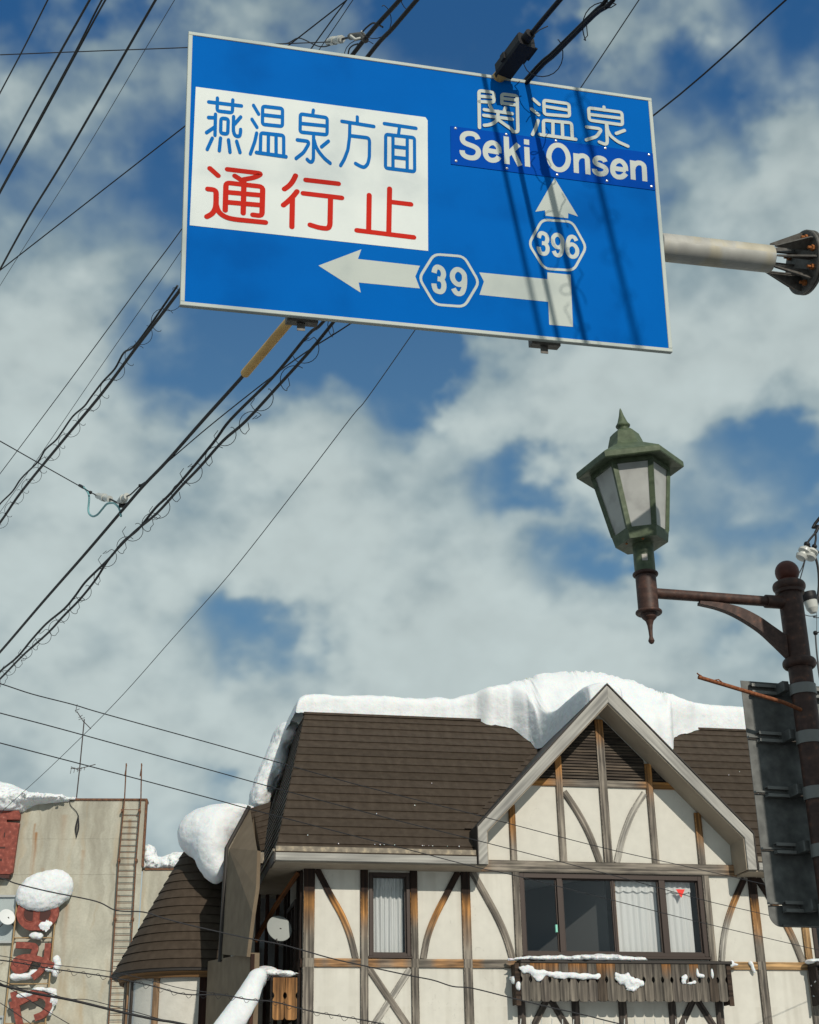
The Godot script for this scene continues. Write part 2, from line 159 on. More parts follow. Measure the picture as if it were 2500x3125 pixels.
# ------------------------------------------------------------------ mesh building
class Shape:
	var v = PackedVector3Array()
	var n = PackedVector3Array()
	var uv = PackedVector2Array()
	var col = PackedColorArray()
	var c = Color(1, 1, 1)
	var grain = Vector3(1, 0, 0)
	var uv_scale = 1.0
	var xf = Transform3D()

	func _put(p: Vector3, nn: Vector3, t: Vector2, k: Color):
		v.append(xf * p)
		n.append((xf.basis * nn).normalized())
		uv.append(t)
		col.append(k)

	func _map(p: Vector3, nn: Vector3) -> Vector2:
		var across = nn.cross(grain)
		if across.length() < 0.2:
			across = grain.cross(Vector3(0.31, 0.52, 0.8))
			var other = grain.cross(across)
			return Vector2(p.dot(across.normalized()), p.dot(other.normalized())) * uv_scale
		return Vector2(p.dot(grain), p.dot(across.normalized())) * uv_scale

	# corners run anticlockwise as seen from outside; Godot wants them clockwise
	func tri(a: Vector3, b: Vector3, d: Vector3):
		var nn = (b - a).cross(d - a)
		if nn.length() < 1e-12:
			return
		nn = nn.normalized()
		_put(a, nn, _map(a, nn), c)
		_put(d, nn, _map(d, nn), c)
		_put(b, nn, _map(b, nn), c)

	func quad(a: Vector3, b: Vector3, d: Vector3, e: Vector3):
		tri(a, b, d)
		tri(a, d, e)

	func smooth_tri(a, b, d, na, nb, nd, ta = Vector2(), tb = Vector2(), td = Vector2()):
		_put(a, na, ta, c)
		_put(d, nd, td, c)
		_put(b, nb, tb, c)

	func smooth_quad(a, b, d, e, na, nb, nd, ne, ta = Vector2(), tb = Vector2(), td = Vector2(), te = Vector2()):
		smooth_tri(a, b, d, na, nb, nd, ta, tb, td)
		smooth_tri(a, d, e, na, nd, ne, ta, td, te)

	func box(lo: Vector3, hi: Vector3, bevel = 0.0):
		if bevel > 0.0:
			bevelled(lo, hi, bevel)
			return
		var p = []
		for i in 8:
			p.append(Vector3(hi.x if i & 1 else lo.x, hi.y if i & 2 else lo.y, hi.z if i & 4 else lo.z))
		quad(p[4], p[5], p[7], p[6])
		quad(p[1], p[0], p[2], p[3])
		quad(p[5], p[1], p[3], p[7])
		quad(p[0], p[4], p[6], p[2])
		quad(p[6], p[7], p[3], p[2])
		quad(p[0], p[1], p[5], p[4])

	func bevelled(lo: Vector3, hi: Vector3, b: float):
		# front edges cut: an octagonal prism seen along z with the front face inset
		var ring = func(z, k):
			return [Vector3(lo.x + k, lo.y, z), Vector3(hi.x - k, lo.y, z), Vector3(hi.x, lo.y + k, z), Vector3(hi.x, hi.y - k, z), Vector3(hi.x - k, hi.y, z), Vector3(lo.x + k, hi.y, z), Vector3(lo.x, hi.y - k, z), Vector3(lo.x, lo.y + k, z)]
		var back = ring.call(lo.z, 0.0005)
		var mid = ring.call(hi.z - b, 0.0005)
		var front = []
		for q in mid:
			front.append(Vector3(clampf(q.x, lo.x + b, hi.x - b), clampf(q.y, lo.y + b, hi.y - b), hi.z))
		for i in 8:
			var j = (i + 1) % 8
			quad(back[i], back[j], mid[j], mid[i])
			quad(mid[i], mid[j], front[j], front[i])
		quad(front[0], front[1], front[4], front[5])
		quad(Vector3(lo.x, lo.y, lo.z), Vector3(lo.x, hi.y, lo.z), Vector3(hi.x, hi.y, lo.z), Vector3(hi.x, lo.y, lo.z))

	# a flat outline (x, y) given depth along z
	func prism(poly: PackedVector2Array, z0: float, z1: float, back = true):
		var p = poly
		if Geometry2D.is_polygon_clockwise(p):
			p = p.duplicate()
			p.reverse()
		var t = Geometry2D.triangulate_polygon(p)
		for i in range(0, t.size(), 3):
			var a = p[t[i]]
			var b = p[t[i + 1]]
			var d = p[t[i + 2]]
			if (b - a).cross(d - a) < 0:
				var s = b
				b = d
				d = s
			tri(Vector3(a.x, a.y, z1), Vector3(b.x, b.y, z1), Vector3(d.x, d.y, z1))
			if back:
				tri(Vector3(a.x, a.y, z0), Vector3(d.x, d.y, z0), Vector3(b.x, b.y, z0))
		for i in p.size():
			var a = p[i]
			var b = p[(i + 1) % p.size()]
			quad(Vector3(a.x, a.y, z0), Vector3(b.x, b.y, z0), Vector3(b.x, b.y, z1), Vector3(a.x, a.y, z1))

	func tube(path: PackedVector3Array, r: float, sides = 6, caps = true, r_end = -1.0):
		var m = path.size()
		if m < 2:
			return
		var t0 = (path[1] - path[0]).normalized()
		var side = t0.cross(Vector3.UP if absf(t0.y) < 0.9 else Vector3.RIGHT).normalized()
		var rings = []
		var run = 0.0
		var runs = []
		for i in m:
			var t = (path[mini(i + 1, m - 1)] - path[maxi(i - 1, 0)]).normalized()
			side = (side - t * side.dot(t)).normalized()
			var up = side.cross(t)
			var rr = r if r_end < 0.0 else lerpf(r, r_end, float(i) / (m - 1))
			var ring = []
			for k in sides:
				var a = TAU * k / sides
				ring.append([path[i] + (side * cos(a) + up * sin(a)) * rr, side * cos(a) + up * sin(a)])
			rings.append(ring)
			if i:
				run += path[i].distance_to(path[i - 1])
			runs.append(run)
		for i in m - 1:
			for k in sides:
				var k2 = (k + 1) % sides
				var a = rings[i][k]
				var b = rings[i][k2]
				var d = rings[i + 1][k2]
				var e = rings[i + 1][k]
				var u0 = float(k) / sides * TAU * r
				var u1 = float(k + 1) / sides * TAU * r
				smooth_quad(b[0], a[0], e[0], d[0], b[1], a[1], e[1], d[1], Vector2(runs[i], u1), Vector2(runs[i], u0), Vector2(runs[i + 1], u0), Vector2(runs[i + 1], u1))
		if caps:
			var ta = (path[0] - path[1]).normalized()
			var tb = (path[m - 1] - path[m - 2]).normalized()
			for k in sides:
				var k2 = (k + 1) % sides
				smooth_tri(path[0], rings[0][k][0], rings[0][k2][0], ta, ta, ta)
				smooth_tri(path[m - 1], rings[m - 1][k2][0], rings[m - 1][k][0], tb, tb, tb)

	# profile of (radius, height) turned about the y axis; flat = facets
	func lathe(profile: Array, sides = 24, flat = false, turn = 0.0):
		for i in profile.size() - 1:
			var p = profile[i]
			var q = profile[i + 1]
			var slope = Vector2(q.y - p.y, p.x - q.x).normalized()
			for k in sides:
				var a = TAU * k / sides + turn
				var b = TAU * (k + 1) / sides + turn
				var pa = Vector3(cos(a) * p.x, p.y, -sin(a) * p.x)
				var pb = Vector3(cos(b) * p.x, p.y, -sin(b) * p.x)
				var qa = Vector3(cos(a) * q.x, q.y, -sin(a) * q.x)
				var qb = Vector3(cos(b) * q.x, q.y, -sin(b) * q.x)
				if flat:
					quad(pa, pb, qb, qa)
				else:
					var na = Vector3(cos(a) * slope.x, slope.y, -sin(a) * slope.x)
					var nb = Vector3(cos(b) * slope.x, slope.y, -sin(b) * slope.x)
					var ua = float(k) / sides
					var ub = float(k + 1) / sides
					smooth_quad(pa, pb, qb, qa, na, nb, nb, na, Vector2(ua, p.y), Vector2(ub, p.y), Vector2(ub, q.y), Vector2(ua, q.y))

	func ball(at: Vector3, r: float, sides = 16):
		var keep = xf
		xf = xf * Transform3D(Basis(), at)
		var prof = []
		for i in sides / 2 + 1:
			var a = -PI / 2 + PI * i / (sides / 2)
			prof.append(Vector2(cos(a) * r, sin(a) * r))
		for i in prof.size() - 1:
			var p = prof[i]
			var q = prof[i + 1]
			for k in sides:
				var a = TAU * k / sides
				var b = TAU * (k + 1) / sides
				var pa = Vector3(cos(a) * p.x, p.y, -sin(a) * p.x)
				var pb = Vector3(cos(b) * p.x, p.y, -sin(b) * p.x)
				var qa = Vector3(cos(a) * q.x, q.y, -sin(a) * q.x)
				var qb = Vector3(cos(b) * q.x, q.y, -sin(b) * q.x)
				smooth_quad(pa, pb, qb, qa, pa / r, pb / r, qb / r, qa / r)
		xf = keep

	func mesh() -> ArrayMesh:
		var a = []
		a.resize(Mesh.ARRAY_MAX)
		a[Mesh.ARRAY_VERTEX] = v
		a[Mesh.ARRAY_NORMAL] = n
		a[Mesh.ARRAY_TEX_UV] = uv
		a[Mesh.ARRAY_COLOR] = col
		var m = ArrayMesh.new()
		m.add_surface_from_arrays(Mesh.PRIMITIVE_TRIANGLES, a)
		return m


func flat(a: Array) -> PackedVector2Array:
	var p = PackedVector2Array()
	for i in range(0, a.size(), 2):
		p.append(Vector2(a[i], a[i + 1]))
	return p


func spatial(a: Array) -> PackedVector3Array:
	var p = PackedVector3Array()
	for i in range(0, a.size(), 3):
		p.append(Vector3(a[i], a[i + 1], a[i + 2]))
	return p


# a smooth curve through points (Catmull-Rom)
func curve3(p: PackedVector3Array, steps = 6) -> PackedVector3Array:
	var o = PackedVector3Array()
	var m = p.size()
	for i in m - 1:
		var a = p[maxi(i - 1, 0)]
		var d = p[mini(i + 2, m - 1)]
		for k in steps:
			var t = float(k) / steps
			o.append(p[i].cubic_interpolate(p[i + 1], a, d, t))
	o.append(p[m - 1])
	return o


func curve2(p: PackedVector2Array, steps = 5) -> PackedVector2Array:
	var o = PackedVector2Array()
	var m = p.size()
	for i in m - 1:
		var a = p[maxi(i - 1, 0)]
		var d = p[mini(i + 2, m - 1)]
		for k in steps:
			o.append(p[i].cubic_interpolate(p[i + 1], a, d, float(k) / steps))
	o.append(p[m - 1])
	return o


# corners of a line cut round, so that pen strokes bend as on the lettering
func eased(p: PackedVector2Array, r: float) -> PackedVector2Array:
	var closed = p[0].distance_to(p[p.size() - 1]) < 0.001 and p.size() > 3
	var m = p.size()
	var o = PackedVector2Array()
	var first = 0 if closed else 1
	if not closed:
		o.append(p[0])
	for i in range(first, m - 1):
		var before = p[i - 1] if i > 0 else p[m - 2]
		var here = p[i]
		var after = p[i + 1]
		var k0 = minf(r, here.distance_to(before) * 0.45)
		var k1 = minf(r, here.distance_to(after) * 0.45)
		var a = here + (before - here).normalized() * k0
		var b = here + (after - here).normalized() * k1
		for j in 5:
			var t = j / 4.0
			o.append(a.lerp(here, t).lerp(here.lerp(b, t), t))
	if closed:
		o.append(o[0])
	else:
		o.append(p[m - 1])
	return o


# ------------------------------------------------------------------ naming
func numbered(called: String) -> String:
	used[called] = used.get(called, -1) + 1
	return called if used[called] == 0 else "%s_%03d" % [called, used[called]]


func part(called: String, s: Shape, m: Material, parent: Node = self, label = "") -> MeshInstance3D:
	return laid(called, s.mesh(), m, parent, label)


func laid(called: String, mesh: Mesh, m: Material, parent: Node = self, label = "") -> MeshInstance3D:
	var o = MeshInstance3D.new()
	var count = 0
	if parent == self:
		o.name = numbered(called)
	else:
		for k in parent.get_children():
			if str(k.name) == called or str(k.name).begins_with(called + "_0") or str(k.name).begins_with(called + "_1") or str(k.name).begins_with(called + "_2"):
				count += 1
		o.name = called if count == 0 else "%s_%03d" % [called, count]
	o.mesh = mesh
	o.material_override = m
	parent.add_child(o, true)
	if label:
		o.set_meta("label", label)
	return o


func tag(o: Node, label: String, category: String, group = "") -> Node:
	o.set_meta("label", label)
	o.set_meta("category", category)
	o.set_meta("kind", "thing")
	if group:
		o.set_meta("group", group)
	return o


func thing(called: String, label: String, category: String, at = Vector3.ZERO, yaw = 0.0, group = "") -> Node3D:
	var o = Node3D.new()
	o.name = numbered(called)
	add_child(o)
	o.position = at
	o.rotation.y = yaw
	return tag(o, label, category, group)


func structure(o: Node) -> Node:
	o.set_meta("kind", "structure")
	return o


# ------------------------------------------------------------------ materials
func noise(seed_, freq, octaves = 4, kind = FastNoiseLite.TYPE_SIMPLEX_SMOOTH) -> FastNoiseLite:
	var f = FastNoiseLite.new()
	f.seed = seed_
	f.noise_type = kind
	f.frequency = freq
	f.fractal_octaves = octaves
	return f


func ramp_tex(seed_, freq, stops: Array, size = 512, octaves = 5) -> NoiseTexture2D:
	var t = NoiseTexture2D.new()
	t.width = size
	t.height = size
	t.seamless = true
	t.noise = noise(seed_, freq, octaves)
	var g = Gradient.new()
	g.offsets = PackedFloat32Array(stops.map(func(s): return s[0]))
	g.colors = PackedColorArray(stops.map(func(s): return s[1]))
	t.color_ramp = g
	return t


func grey(x: float) -> Color:
	return Color(x, x, x).linear_to_srgb()


func rgb(r, g, b) -> Color:
	return Color(r, g, b).linear_to_srgb()


# long streaks along x: wood grain, streaked metal
func streaks(seed_, low: Color, high: Color, stretch = 14.0, w = 512, h = 256, contrast = 1.0, cracks = 0.0) -> ImageTexture:
	var im = Image.create(w, h, false, Image.FORMAT_RGB8)
	var f = noise(seed_, 0.035, 4)
	var f2 = noise(seed_ + 7, 0.012, 3)
	for y in h:
		for x in w:
			# the fourth root of a torus would be costly: blend the two ends instead
			var t = float(x) / w
			var a = f.get_noise_2d(x / stretch, y) * (1 - t) + f.get_noise_2d((x - w) / stretch, y) * t
			var b = f2.get_noise_2d(x / 3.0, y) * (1 - t) + f2.get_noise_2d((x - w) / 3.0, y) * t
			var k = clampf(0.5 + contrast * (a * 0.9 + b * 0.6), 0, 1)
			if cracks > 0.0 and absf(a) < 0.02:
				k *= 1.0 - cracks
			im.set_pixel(x, y, low.lerp(high, k))
	return ImageTexture.create_from_image(im)


func std(name_, color: Color, rough = 0.8, metal = 0.0) -> StandardMaterial3D:
	var m = StandardMaterial3D.new()
	m.resource_name = name_
	m.albedo_color = color
	m.roughness = rough
	m.metallic = metal
	m.metallic_specular = 0.4
	mat[name_] = m
	return m


func textured(m: StandardMaterial3D, t: Texture2D, scale: float, world = false) -> StandardMaterial3D:
	m.albedo_texture = t
	m.uv1_triplanar = true
	m.uv1_world_triplanar = world
	m.uv1_scale = Vector3.ONE * scale
	return m


func relief(m: StandardMaterial3D, t: Texture2D, cm: float) -> StandardMaterial3D:
	m.heightmap_enabled = true
	m.heightmap_texture = t
	m.heightmap_scale = cm
	return m


func make_materials():
	var w = Color(1, 1, 1)
	var fine = ramp_tex(3, 0.03, [[0.0, Color(0, 0, 0)], [1.0, w]], 512, 5)
	var coarse = ramp_tex(5, 0.008, [[0.0, Color(0, 0, 0)], [1.0, w]], 512, 5)
	mat.fine = fine
	# wood: vertex colours carry the weathering and the painted shade of the eaves, the texture carries the grain
	var grain = streaks(11, Color(0.52, 0.52, 0.53), Color(1, 1, 1), 18.0, 512, 256, 1.1, 0.4)
	var m = std("wood", w, 0.85)
	m.albedo_texture = grain
	m.uv1_scale = Vector3(0.7, 2.2, 1)
	m.vertex_color_use_as_albedo = true
	relief(m, grain, 0.25)
	var soft_grain = streaks(12, Color(0.72, 0.72, 0.73), Color(1, 1, 1), 22.0, 512, 256, 0.9, 0.25)
	m = std("fascia_wood", rgb(0.43, 0.415, 0.375), 0.85)
	m.albedo_texture = soft_grain
	m.uv1_scale = Vector3(0.5, 1.6, 1)
	relief(m, soft_grain, 0.1)
	# plaster
	m = std("plaster", w, 0.95)
	m.albedo_texture = plaster_picture()
	relief(m, fine, 0.3)
	m = std("stucco", w, 0.95)
	textured(m, ramp_tex(21, 0.012, [[0.0, rgb(0.50, 0.48, 0.425)], [0.5, rgb(0.56, 0.54, 0.485)], [1.0, rgb(0.59, 0.57, 0.515)]]), 0.6)
	relief(m, fine, 0.5)
	m = std("soffit", w, 0.9)
	textured(m, ramp_tex(22, 0.012, [[0.0, rgb(0.25, 0.205, 0.155)], [1.0, rgb(0.33, 0.28, 0.215)]]), 0.5)
	m = std("wing_shaded_beige", w, 0.9)  # soffit beige darkened: the shade on the left wing is in this colour
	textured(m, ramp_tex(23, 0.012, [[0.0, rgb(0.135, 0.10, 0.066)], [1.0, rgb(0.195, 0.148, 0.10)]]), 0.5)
	# roof
	m = std("shingle", w, 0.7)
	textured(m, ramp_tex(31, 0.02, [[0.0, rgb(0.042, 0.031, 0.023)], [0.5, rgb(0.057, 0.043, 0.032)], [1.0, rgb(0.078, 0.06, 0.046)]]), 0.7)
	relief(m, fine, 0.25)
	m.vertex_color_use_as_albedo = true
	m.metallic_specular = 0.25
	m = std("metal_trim", w, 0.5, 0.3)
	textured(m, ramp_tex(32, 0.02, [[0.0, rgb(0.10, 0.085, 0.065)], [0.6, rgb(0.17, 0.145, 0.11)], [1.0, rgb(0.34, 0.28, 0.19)]]), 0.9)
	std("dark_trim", rgb(0.03, 0.025, 0.022), 0.6)
	# snow
	m = std("snow", w, 0.75)
	textured(m, ramp_tex(41, 0.01, [[0.0, rgb(0.66, 0.69, 0.72)], [1.0, rgb(0.76, 0.78, 0.785)]]), 0.5)
	relief(m, ramp_tex(42, 0.02, [[0.0, Color(0, 0, 0)], [1.0, w]], 512, 6), 1.4)
	m.subsurf_scatter_enabled = true
	m.subsurf_scatter_strength = 0.25
	m.metallic_specular = 0.2
	# windows
	m = std("window_frame", rgb(0.042, 0.029, 0.024), 0.45, 0.2)
	m = std("glass", Color(0.35, 0.4, 0.45, 0.05), 0.03)
	m.transparency = BaseMaterial3D.TRANSPARENCY_ALPHA
	m.metallic_specular = 0.45
	m = std("curtain", rgb(0.62, 0.64, 0.63), 0.95)
	m.backlight_enabled = true
	m.backlight = Color(0.5, 0.5, 0.5)
	m.cull_mode = BaseMaterial3D.CULL_DISABLED
	std("room", rgb(0.34, 0.36, 0.37), 0.95)
	std("inner_screen", rgb(0.10, 0.105, 0.105), 0.9)  # tone of the added panel that imitates a reflection in the glass
	std("emergency_red", rgb(0.75, 0.03, 0.02), 0.5)
	std("latch_teal", rgb(0.25, 0.62, 0.5), 0.4)
	# metals and plastics
	std("cable", rgb(0.009, 0.0085, 0.010), 0.55)
	std("thin_cable", rgb(0.016, 0.016, 0.019), 0.6)
	std("grey_cable", rgb(0.06, 0.066, 0.072), 0.6)
	std("teal_cable", rgb(0.16, 0.36, 0.38), 0.5)
	m = std("porcelain", rgb(0.50, 0.51, 0.48), 0.3)
	m = std("yellow_cover", w, 0.55)
	textured(m, ramp_tex(51, 0.02, [[0.0, rgb(0.40, 0.22, 0.06)], [0.5, rgb(0.62, 0.37, 0.11)], [1.0, rgb(0.72, 0.48, 0.18)]]), 0.35)
	m = std("galvanised", w, 0.55, 0.35)
	textured(m, ramp_tex(52, 0.016, [[0.0, rgb(0.26, 0.25, 0.225)], [0.6, rgb(0.42, 0.41, 0.375)], [1.0, rgb(0.52, 0.50, 0.45)]]), 1.2)
	relief(m, fine, 0.05)
	# the pipe: grime under its belly, in ragged vertical runs
	m = std("grimy_pipe", w, 0.6, 0.2)
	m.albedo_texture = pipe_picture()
	m = std("flange_metal", w, 0.55, 0.35)
	textured(m, ramp_tex(57, 0.02, [[0.0, rgb(0.06, 0.033, 0.02)], [0.3, rgb(0.085, 0.078, 0.07)], [1.0, rgb(0.16, 0.155, 0.145)]]), 3.0)
	m = std("bolt_rust", rgb(0.30, 0.105, 0.03), 0.8)
	m = std("board_metal", w, 0.5, 0.25)
	textured(m, ramp_tex(53, 0.012, [[0.0, rgb(0.075, 0.077, 0.074)], [0.5, rgb(0.115, 0.118, 0.113)], [1.0, rgb(0.17, 0.174, 0.165)]]), 1.6)
	m = std("rail_metal", rgb(0.19, 0.19, 0.18), 0.45, 0.3)
	m = std("brown_paint", w, 0.55)
	textured(m, ramp_tex(54, 0.025, [[0.0, rgb(0.03, 0.015, 0.012)], [0.5, rgb(0.056, 0.029, 0.022)], [0.75, rgb(0.08, 0.042, 0.032)], [1.0, rgb(0.19, 0.065, 0.03)]]), 1.4)
	relief(m, fine, 0.08)
	m = std("ball_paint", w, 0.5)
	textured(m, ramp_tex(58, 0.02, [[0.0, rgb(0.06, 0.016, 0.012)], [1.0, rgb(0.12, 0.035, 0.02)]]), 1.5)
	m = std("rusty_bar", w, 0.85)
	textured(m, ramp_tex(55, 0.03, [[0.0, rgb(0.10, 0.03, 0.015)], [0.6, rgb(0.24, 0.085, 0.035)], [1.0, rgb(0.36, 0.15, 0.06)]]), 3.0)
	m = std("green_paint", w, 0.5)
	textured(m, ramp_tex(56, 0.02, [[0.0, rgb(0.035, 0.05, 0.028)], [0.35, rgb(0.066, 0.09, 0.05)], [0.7, rgb(0.092, 0.122, 0.07)], [1.0, rgb(0.155, 0.18, 0.125)]]), 1.6)
	relief(m, fine, 0.05)
	m = std("lamp_glass", w, 0.35)
	m.albedo_texture = ramp_tex(61, 0.006, [[0.0, rgb(0.44, 0.44, 0.43)], [0.4, rgb(0.60, 0.61, 0.59)], [1.0, rgb(0.70, 0.71, 0.685)]], 512, 6)
	m.uv1_triplanar = true
	m.uv1_scale = Vector3.ONE * 1.7
	m.backlight_enabled = true
	m.backlight = Color(0.9, 0.9, 0.88)
	# road sign sheeting
	var sheet = ramp_tex(71, 0.004, [[0.0, Color(0.84, 0.86, 0.88)], [0.45, Color(0.96, 0.965, 0.97)], [1.0, w]], 512, 7)
	for q in [["sign_blue", rgb(0.0008, 0.122, 0.47), 0.6], ["plate_blue", rgb(0.001, 0.068, 0.40), 0.6], ["sign_white", rgb(0.53, 0.57, 0.53), 0.6], ["patch_white", rgb(0.72, 0.76, 0.735), 0.6], ["letter_white", rgb(0.56, 0.60, 0.56), 0.6], ["letter_blue", rgb(0.008, 0.15, 0.47), 0.6], ["letter_red", rgb(0.55, 0.028, 0.018), 0.6]]:
		m = std(q[0], q[1], q[2])
		textured(m, sheet, 0.8)
		m.metallic_specular = 0.08
	std("rivet", rgb(0.6, 0.6, 0.6), 0.25, 0.7)
	# the old concrete building
	m = std("concrete", w, 0.95)
	m.albedo_texture = concrete_picture()
	relief(m, fine, 0.3)
	m = std("concrete_side", rgb(0.36, 0.32, 0.235), 0.95)
	m = std("rust_flashing", w, 0.85)
	textured(m, ramp_tex(81, 0.02, [[0.0, rgb(0.085, 0.042, 0.028)], [1.0, rgb(0.22, 0.105, 0.055)]]), 1.0)
	m = std("faded_red", w, 0.6)
	textured(m, ramp_tex(82, 0.012, [[0.0, rgb(0.13, 0.03, 0.022)], [0.6, rgb(0.23, 0.052, 0.035)], [0.88, rgb(0.30, 0.09, 0.065)], [1.0, rgb(0.50, 0.36, 0.32)]]), 1.1)
	std("letter_edge", rgb(0.06, 0.022, 0.018), 0.7)
	std("sign_rail", rgb(0.36, 0.25, 0.13), 0.8)
	std("dish_grey", rgb(0.30, 0.32, 0.31), 0.6)
	std("dish_white", rgb(0.66, 0.68, 0.68), 0.5)
	std("aluminium", rgb(0.42, 0.43, 0.42), 0.4, 0.5)
	std("pale_room", rgb(0.40, 0.45, 0.45), 0.9)
	std("antenna_metal", rgb(0.055, 0.04, 0.038), 0.6, 0.2)
	m = std("ground_snow", w, 0.9)
	textured(m, ramp_tex(91, 0.01, [[0.0, rgb(0.45, 0.46, 0.48)], [1.0, rgb(0.62, 0.64, 0.66)]]), 0.1, true)
	relief(m, coarse, 6.0)
	m = std("asphalt", w, 0.8)
	textured(m, ramp_tex(92, 0.02, [[0.0, rgb(0.035, 0.036, 0.038)], [1.0, rgb(0.07, 0.07, 0.072)]]), 0.4, true)
	std("road_paint", rgb(0.7, 0.7, 0.68), 0.7)
	std("kerb_stone", rgb(0.34, 0.33, 0.31), 0.9)


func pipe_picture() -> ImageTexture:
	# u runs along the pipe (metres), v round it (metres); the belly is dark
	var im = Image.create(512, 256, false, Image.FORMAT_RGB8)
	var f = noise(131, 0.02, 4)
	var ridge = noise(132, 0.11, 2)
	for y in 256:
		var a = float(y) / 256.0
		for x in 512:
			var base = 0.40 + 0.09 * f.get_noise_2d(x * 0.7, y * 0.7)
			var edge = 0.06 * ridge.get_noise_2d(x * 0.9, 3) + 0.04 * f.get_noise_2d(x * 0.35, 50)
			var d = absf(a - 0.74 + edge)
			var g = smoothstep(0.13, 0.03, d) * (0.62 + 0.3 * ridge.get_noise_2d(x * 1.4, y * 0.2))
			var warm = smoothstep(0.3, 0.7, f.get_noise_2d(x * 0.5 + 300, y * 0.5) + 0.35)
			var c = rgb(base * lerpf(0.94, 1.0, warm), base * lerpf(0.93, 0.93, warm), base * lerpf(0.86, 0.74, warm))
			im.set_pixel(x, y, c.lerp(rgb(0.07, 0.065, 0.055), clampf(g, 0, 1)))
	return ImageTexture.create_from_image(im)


func concrete_picture() -> ImageTexture:
	# one picture for the whole street face: dirt runs down from the parapet, rust weeps from the fixings
	var w = 768
	var h = 1024
	var im = Image.create(w, h, false, Image.FORMAT_RGB8)
	var f = noise(101, 0.006, 5)
	var runs = noise(102, 0.02, 4)
	var specks = noise(103, 0.08, 3)
	var lines = noise(104, 0.004, 4)
	var weeps = [[0.325, 0.10, 0.006, 0.5], [0.34, 0.14, 0.009, 0.8], [0.63, 0.22, 0.012, 0.28], [0.86, 0.42, 0.010, 0.35], [0.845, 0.5, 0.012, 0.3], [0.40, 0.30, 0.010, 0.25], [0.56, 0.46, 0.014, 0.4], [0.47, 0.62, 0.007, 0.45], [0.50, 0.06, 0.02, 0.25], [0.90, 0.08, 0.012, 0.45]]
	for y in h:
		var v = float(y) / h
		for x in w:
			var u = float(x) / w
			var n0 = f.get_noise_2d(x, y)
			var wx = x + 26.0 * lines.get_noise_2d(x * 1.5, y * 1.5)
			var run = 0.6 * runs.get_noise_2d(wx * 0.55, y * 0.09) + 0.25 * runs.get_noise_2d(wx * 1.6, y * 0.12)
			var c = Vector3(0.43, 0.415, 0.345)
			c *= 1.0 + 0.28 * n0 + 0.09 * specks.get_noise_2d(x, y)
			var dirt = clampf(run * 1.1 + 0.35 - v * 0.55 + 0.4 * n0, 0, 1)
			c = c.lerp(Vector3(0.20, 0.18, 0.14), dirt * 0.78)
			var ochre = clampf(runs.get_noise_2d(wx * 0.5 + 900, y * 0.08 + 40) * 1.4 - 0.2, 0, 1)
			c = c.lerp(Vector3(0.36, 0.235, 0.105), ochre * 0.5)
			for q in weeps:
				if v > q[1]:
					var wob = 0.006 * lines.get_noise_2d(q[0] * 900.0, y * 1.5)
					var k = exp(-pow((u - q[0] + wob) / q[2], 2.0)) * smoothstep(q[1], q[1] + 0.01, v) * exp(-(v - q[1]) * 7.0)
					c = c.lerp(Vector3(0.27, 0.125, 0.04), clampf(k * q[3] * 1.3, 0, 0.85))
			if absf(v - 0.335 - 0.002 * lines.get_noise_2d(x * 2.0, 9)) < 0.0012 or absf(v - 0.175 - 0.002 * lines.get_noise_2d(x * 2.0, 90)) < 0.0009:
				c *= 0.72
			var pale = clampf(lines.get_noise_2d(x * 1.5, y * 1.0 + 500) * 2.0 - 0.5, 0, 1)
			c = c.lerp(Vector3(0.47, 0.44, 0.35), pale * 0.35)
			im.set_pixel(x, y, rgb(c.x, c.y, c.z))
	return ImageTexture.create_from_image(im)


func plaster_picture() -> ImageTexture:
	# the front of the timbered house, 9.6 m wide and 8 m high: faint mottling, grey runs under rails and sills, hairline cracks
	var w = 960
	var h = 800
	var im = Image.create(w, h, false, Image.FORMAT_RGB8)
	var f = noise(151, 0.010, 5)
	var g = noise(152, 0.06, 3)
	var runs = noise(153, 0.05, 3)
	var crack = noise(154, 0.012, 4)
	for y in h:
		var v = 8.0 - y / 100.0
		for x in w:
			var u = x / 100.0
			var c = Vector3(0.575, 0.555, 0.495) * (1.0 + 0.07 * f.get_noise_2d(x, y) + 0.05 * g.get_noise_2d(x, y))
			var under = 0.0
			for q in [[5.0, 0.55], [3.765, 0.45], [3.3, 0.5]]:
				if v < q[0]:
					under = maxf(under, exp(-(q[0] - v) / q[1]))
			var drip = clampf(runs.get_noise_2d(x * 1.2, y * 0.05) * 1.5 + 0.15, 0, 1) * under
			c = c.lerp(Vector3(0.33, 0.30, 0.245), drip * 0.34)
			var k = absf(crack.get_noise_2d(x * 1.4, y * 0.8))
			if k < 0.0035 and f.get_noise_2d(x * 0.7 + 99, y * 0.7) > 0.1:
				c *= 0.84
			im.set_pixel(x, y, rgb(c.x, c.y, c.z))
	return ImageTexture.create_from_image(im)


# ------------------------------------------------------------------ sky
var cloud_big = noise(201, 1.9, 5)
var cloud_small = noise(202, 7.0, 5)
var cloud_warp = noise(203, 3.0, 3)
var cloud_fine = noise(204, 17.0, 5)
var cover_rows = []


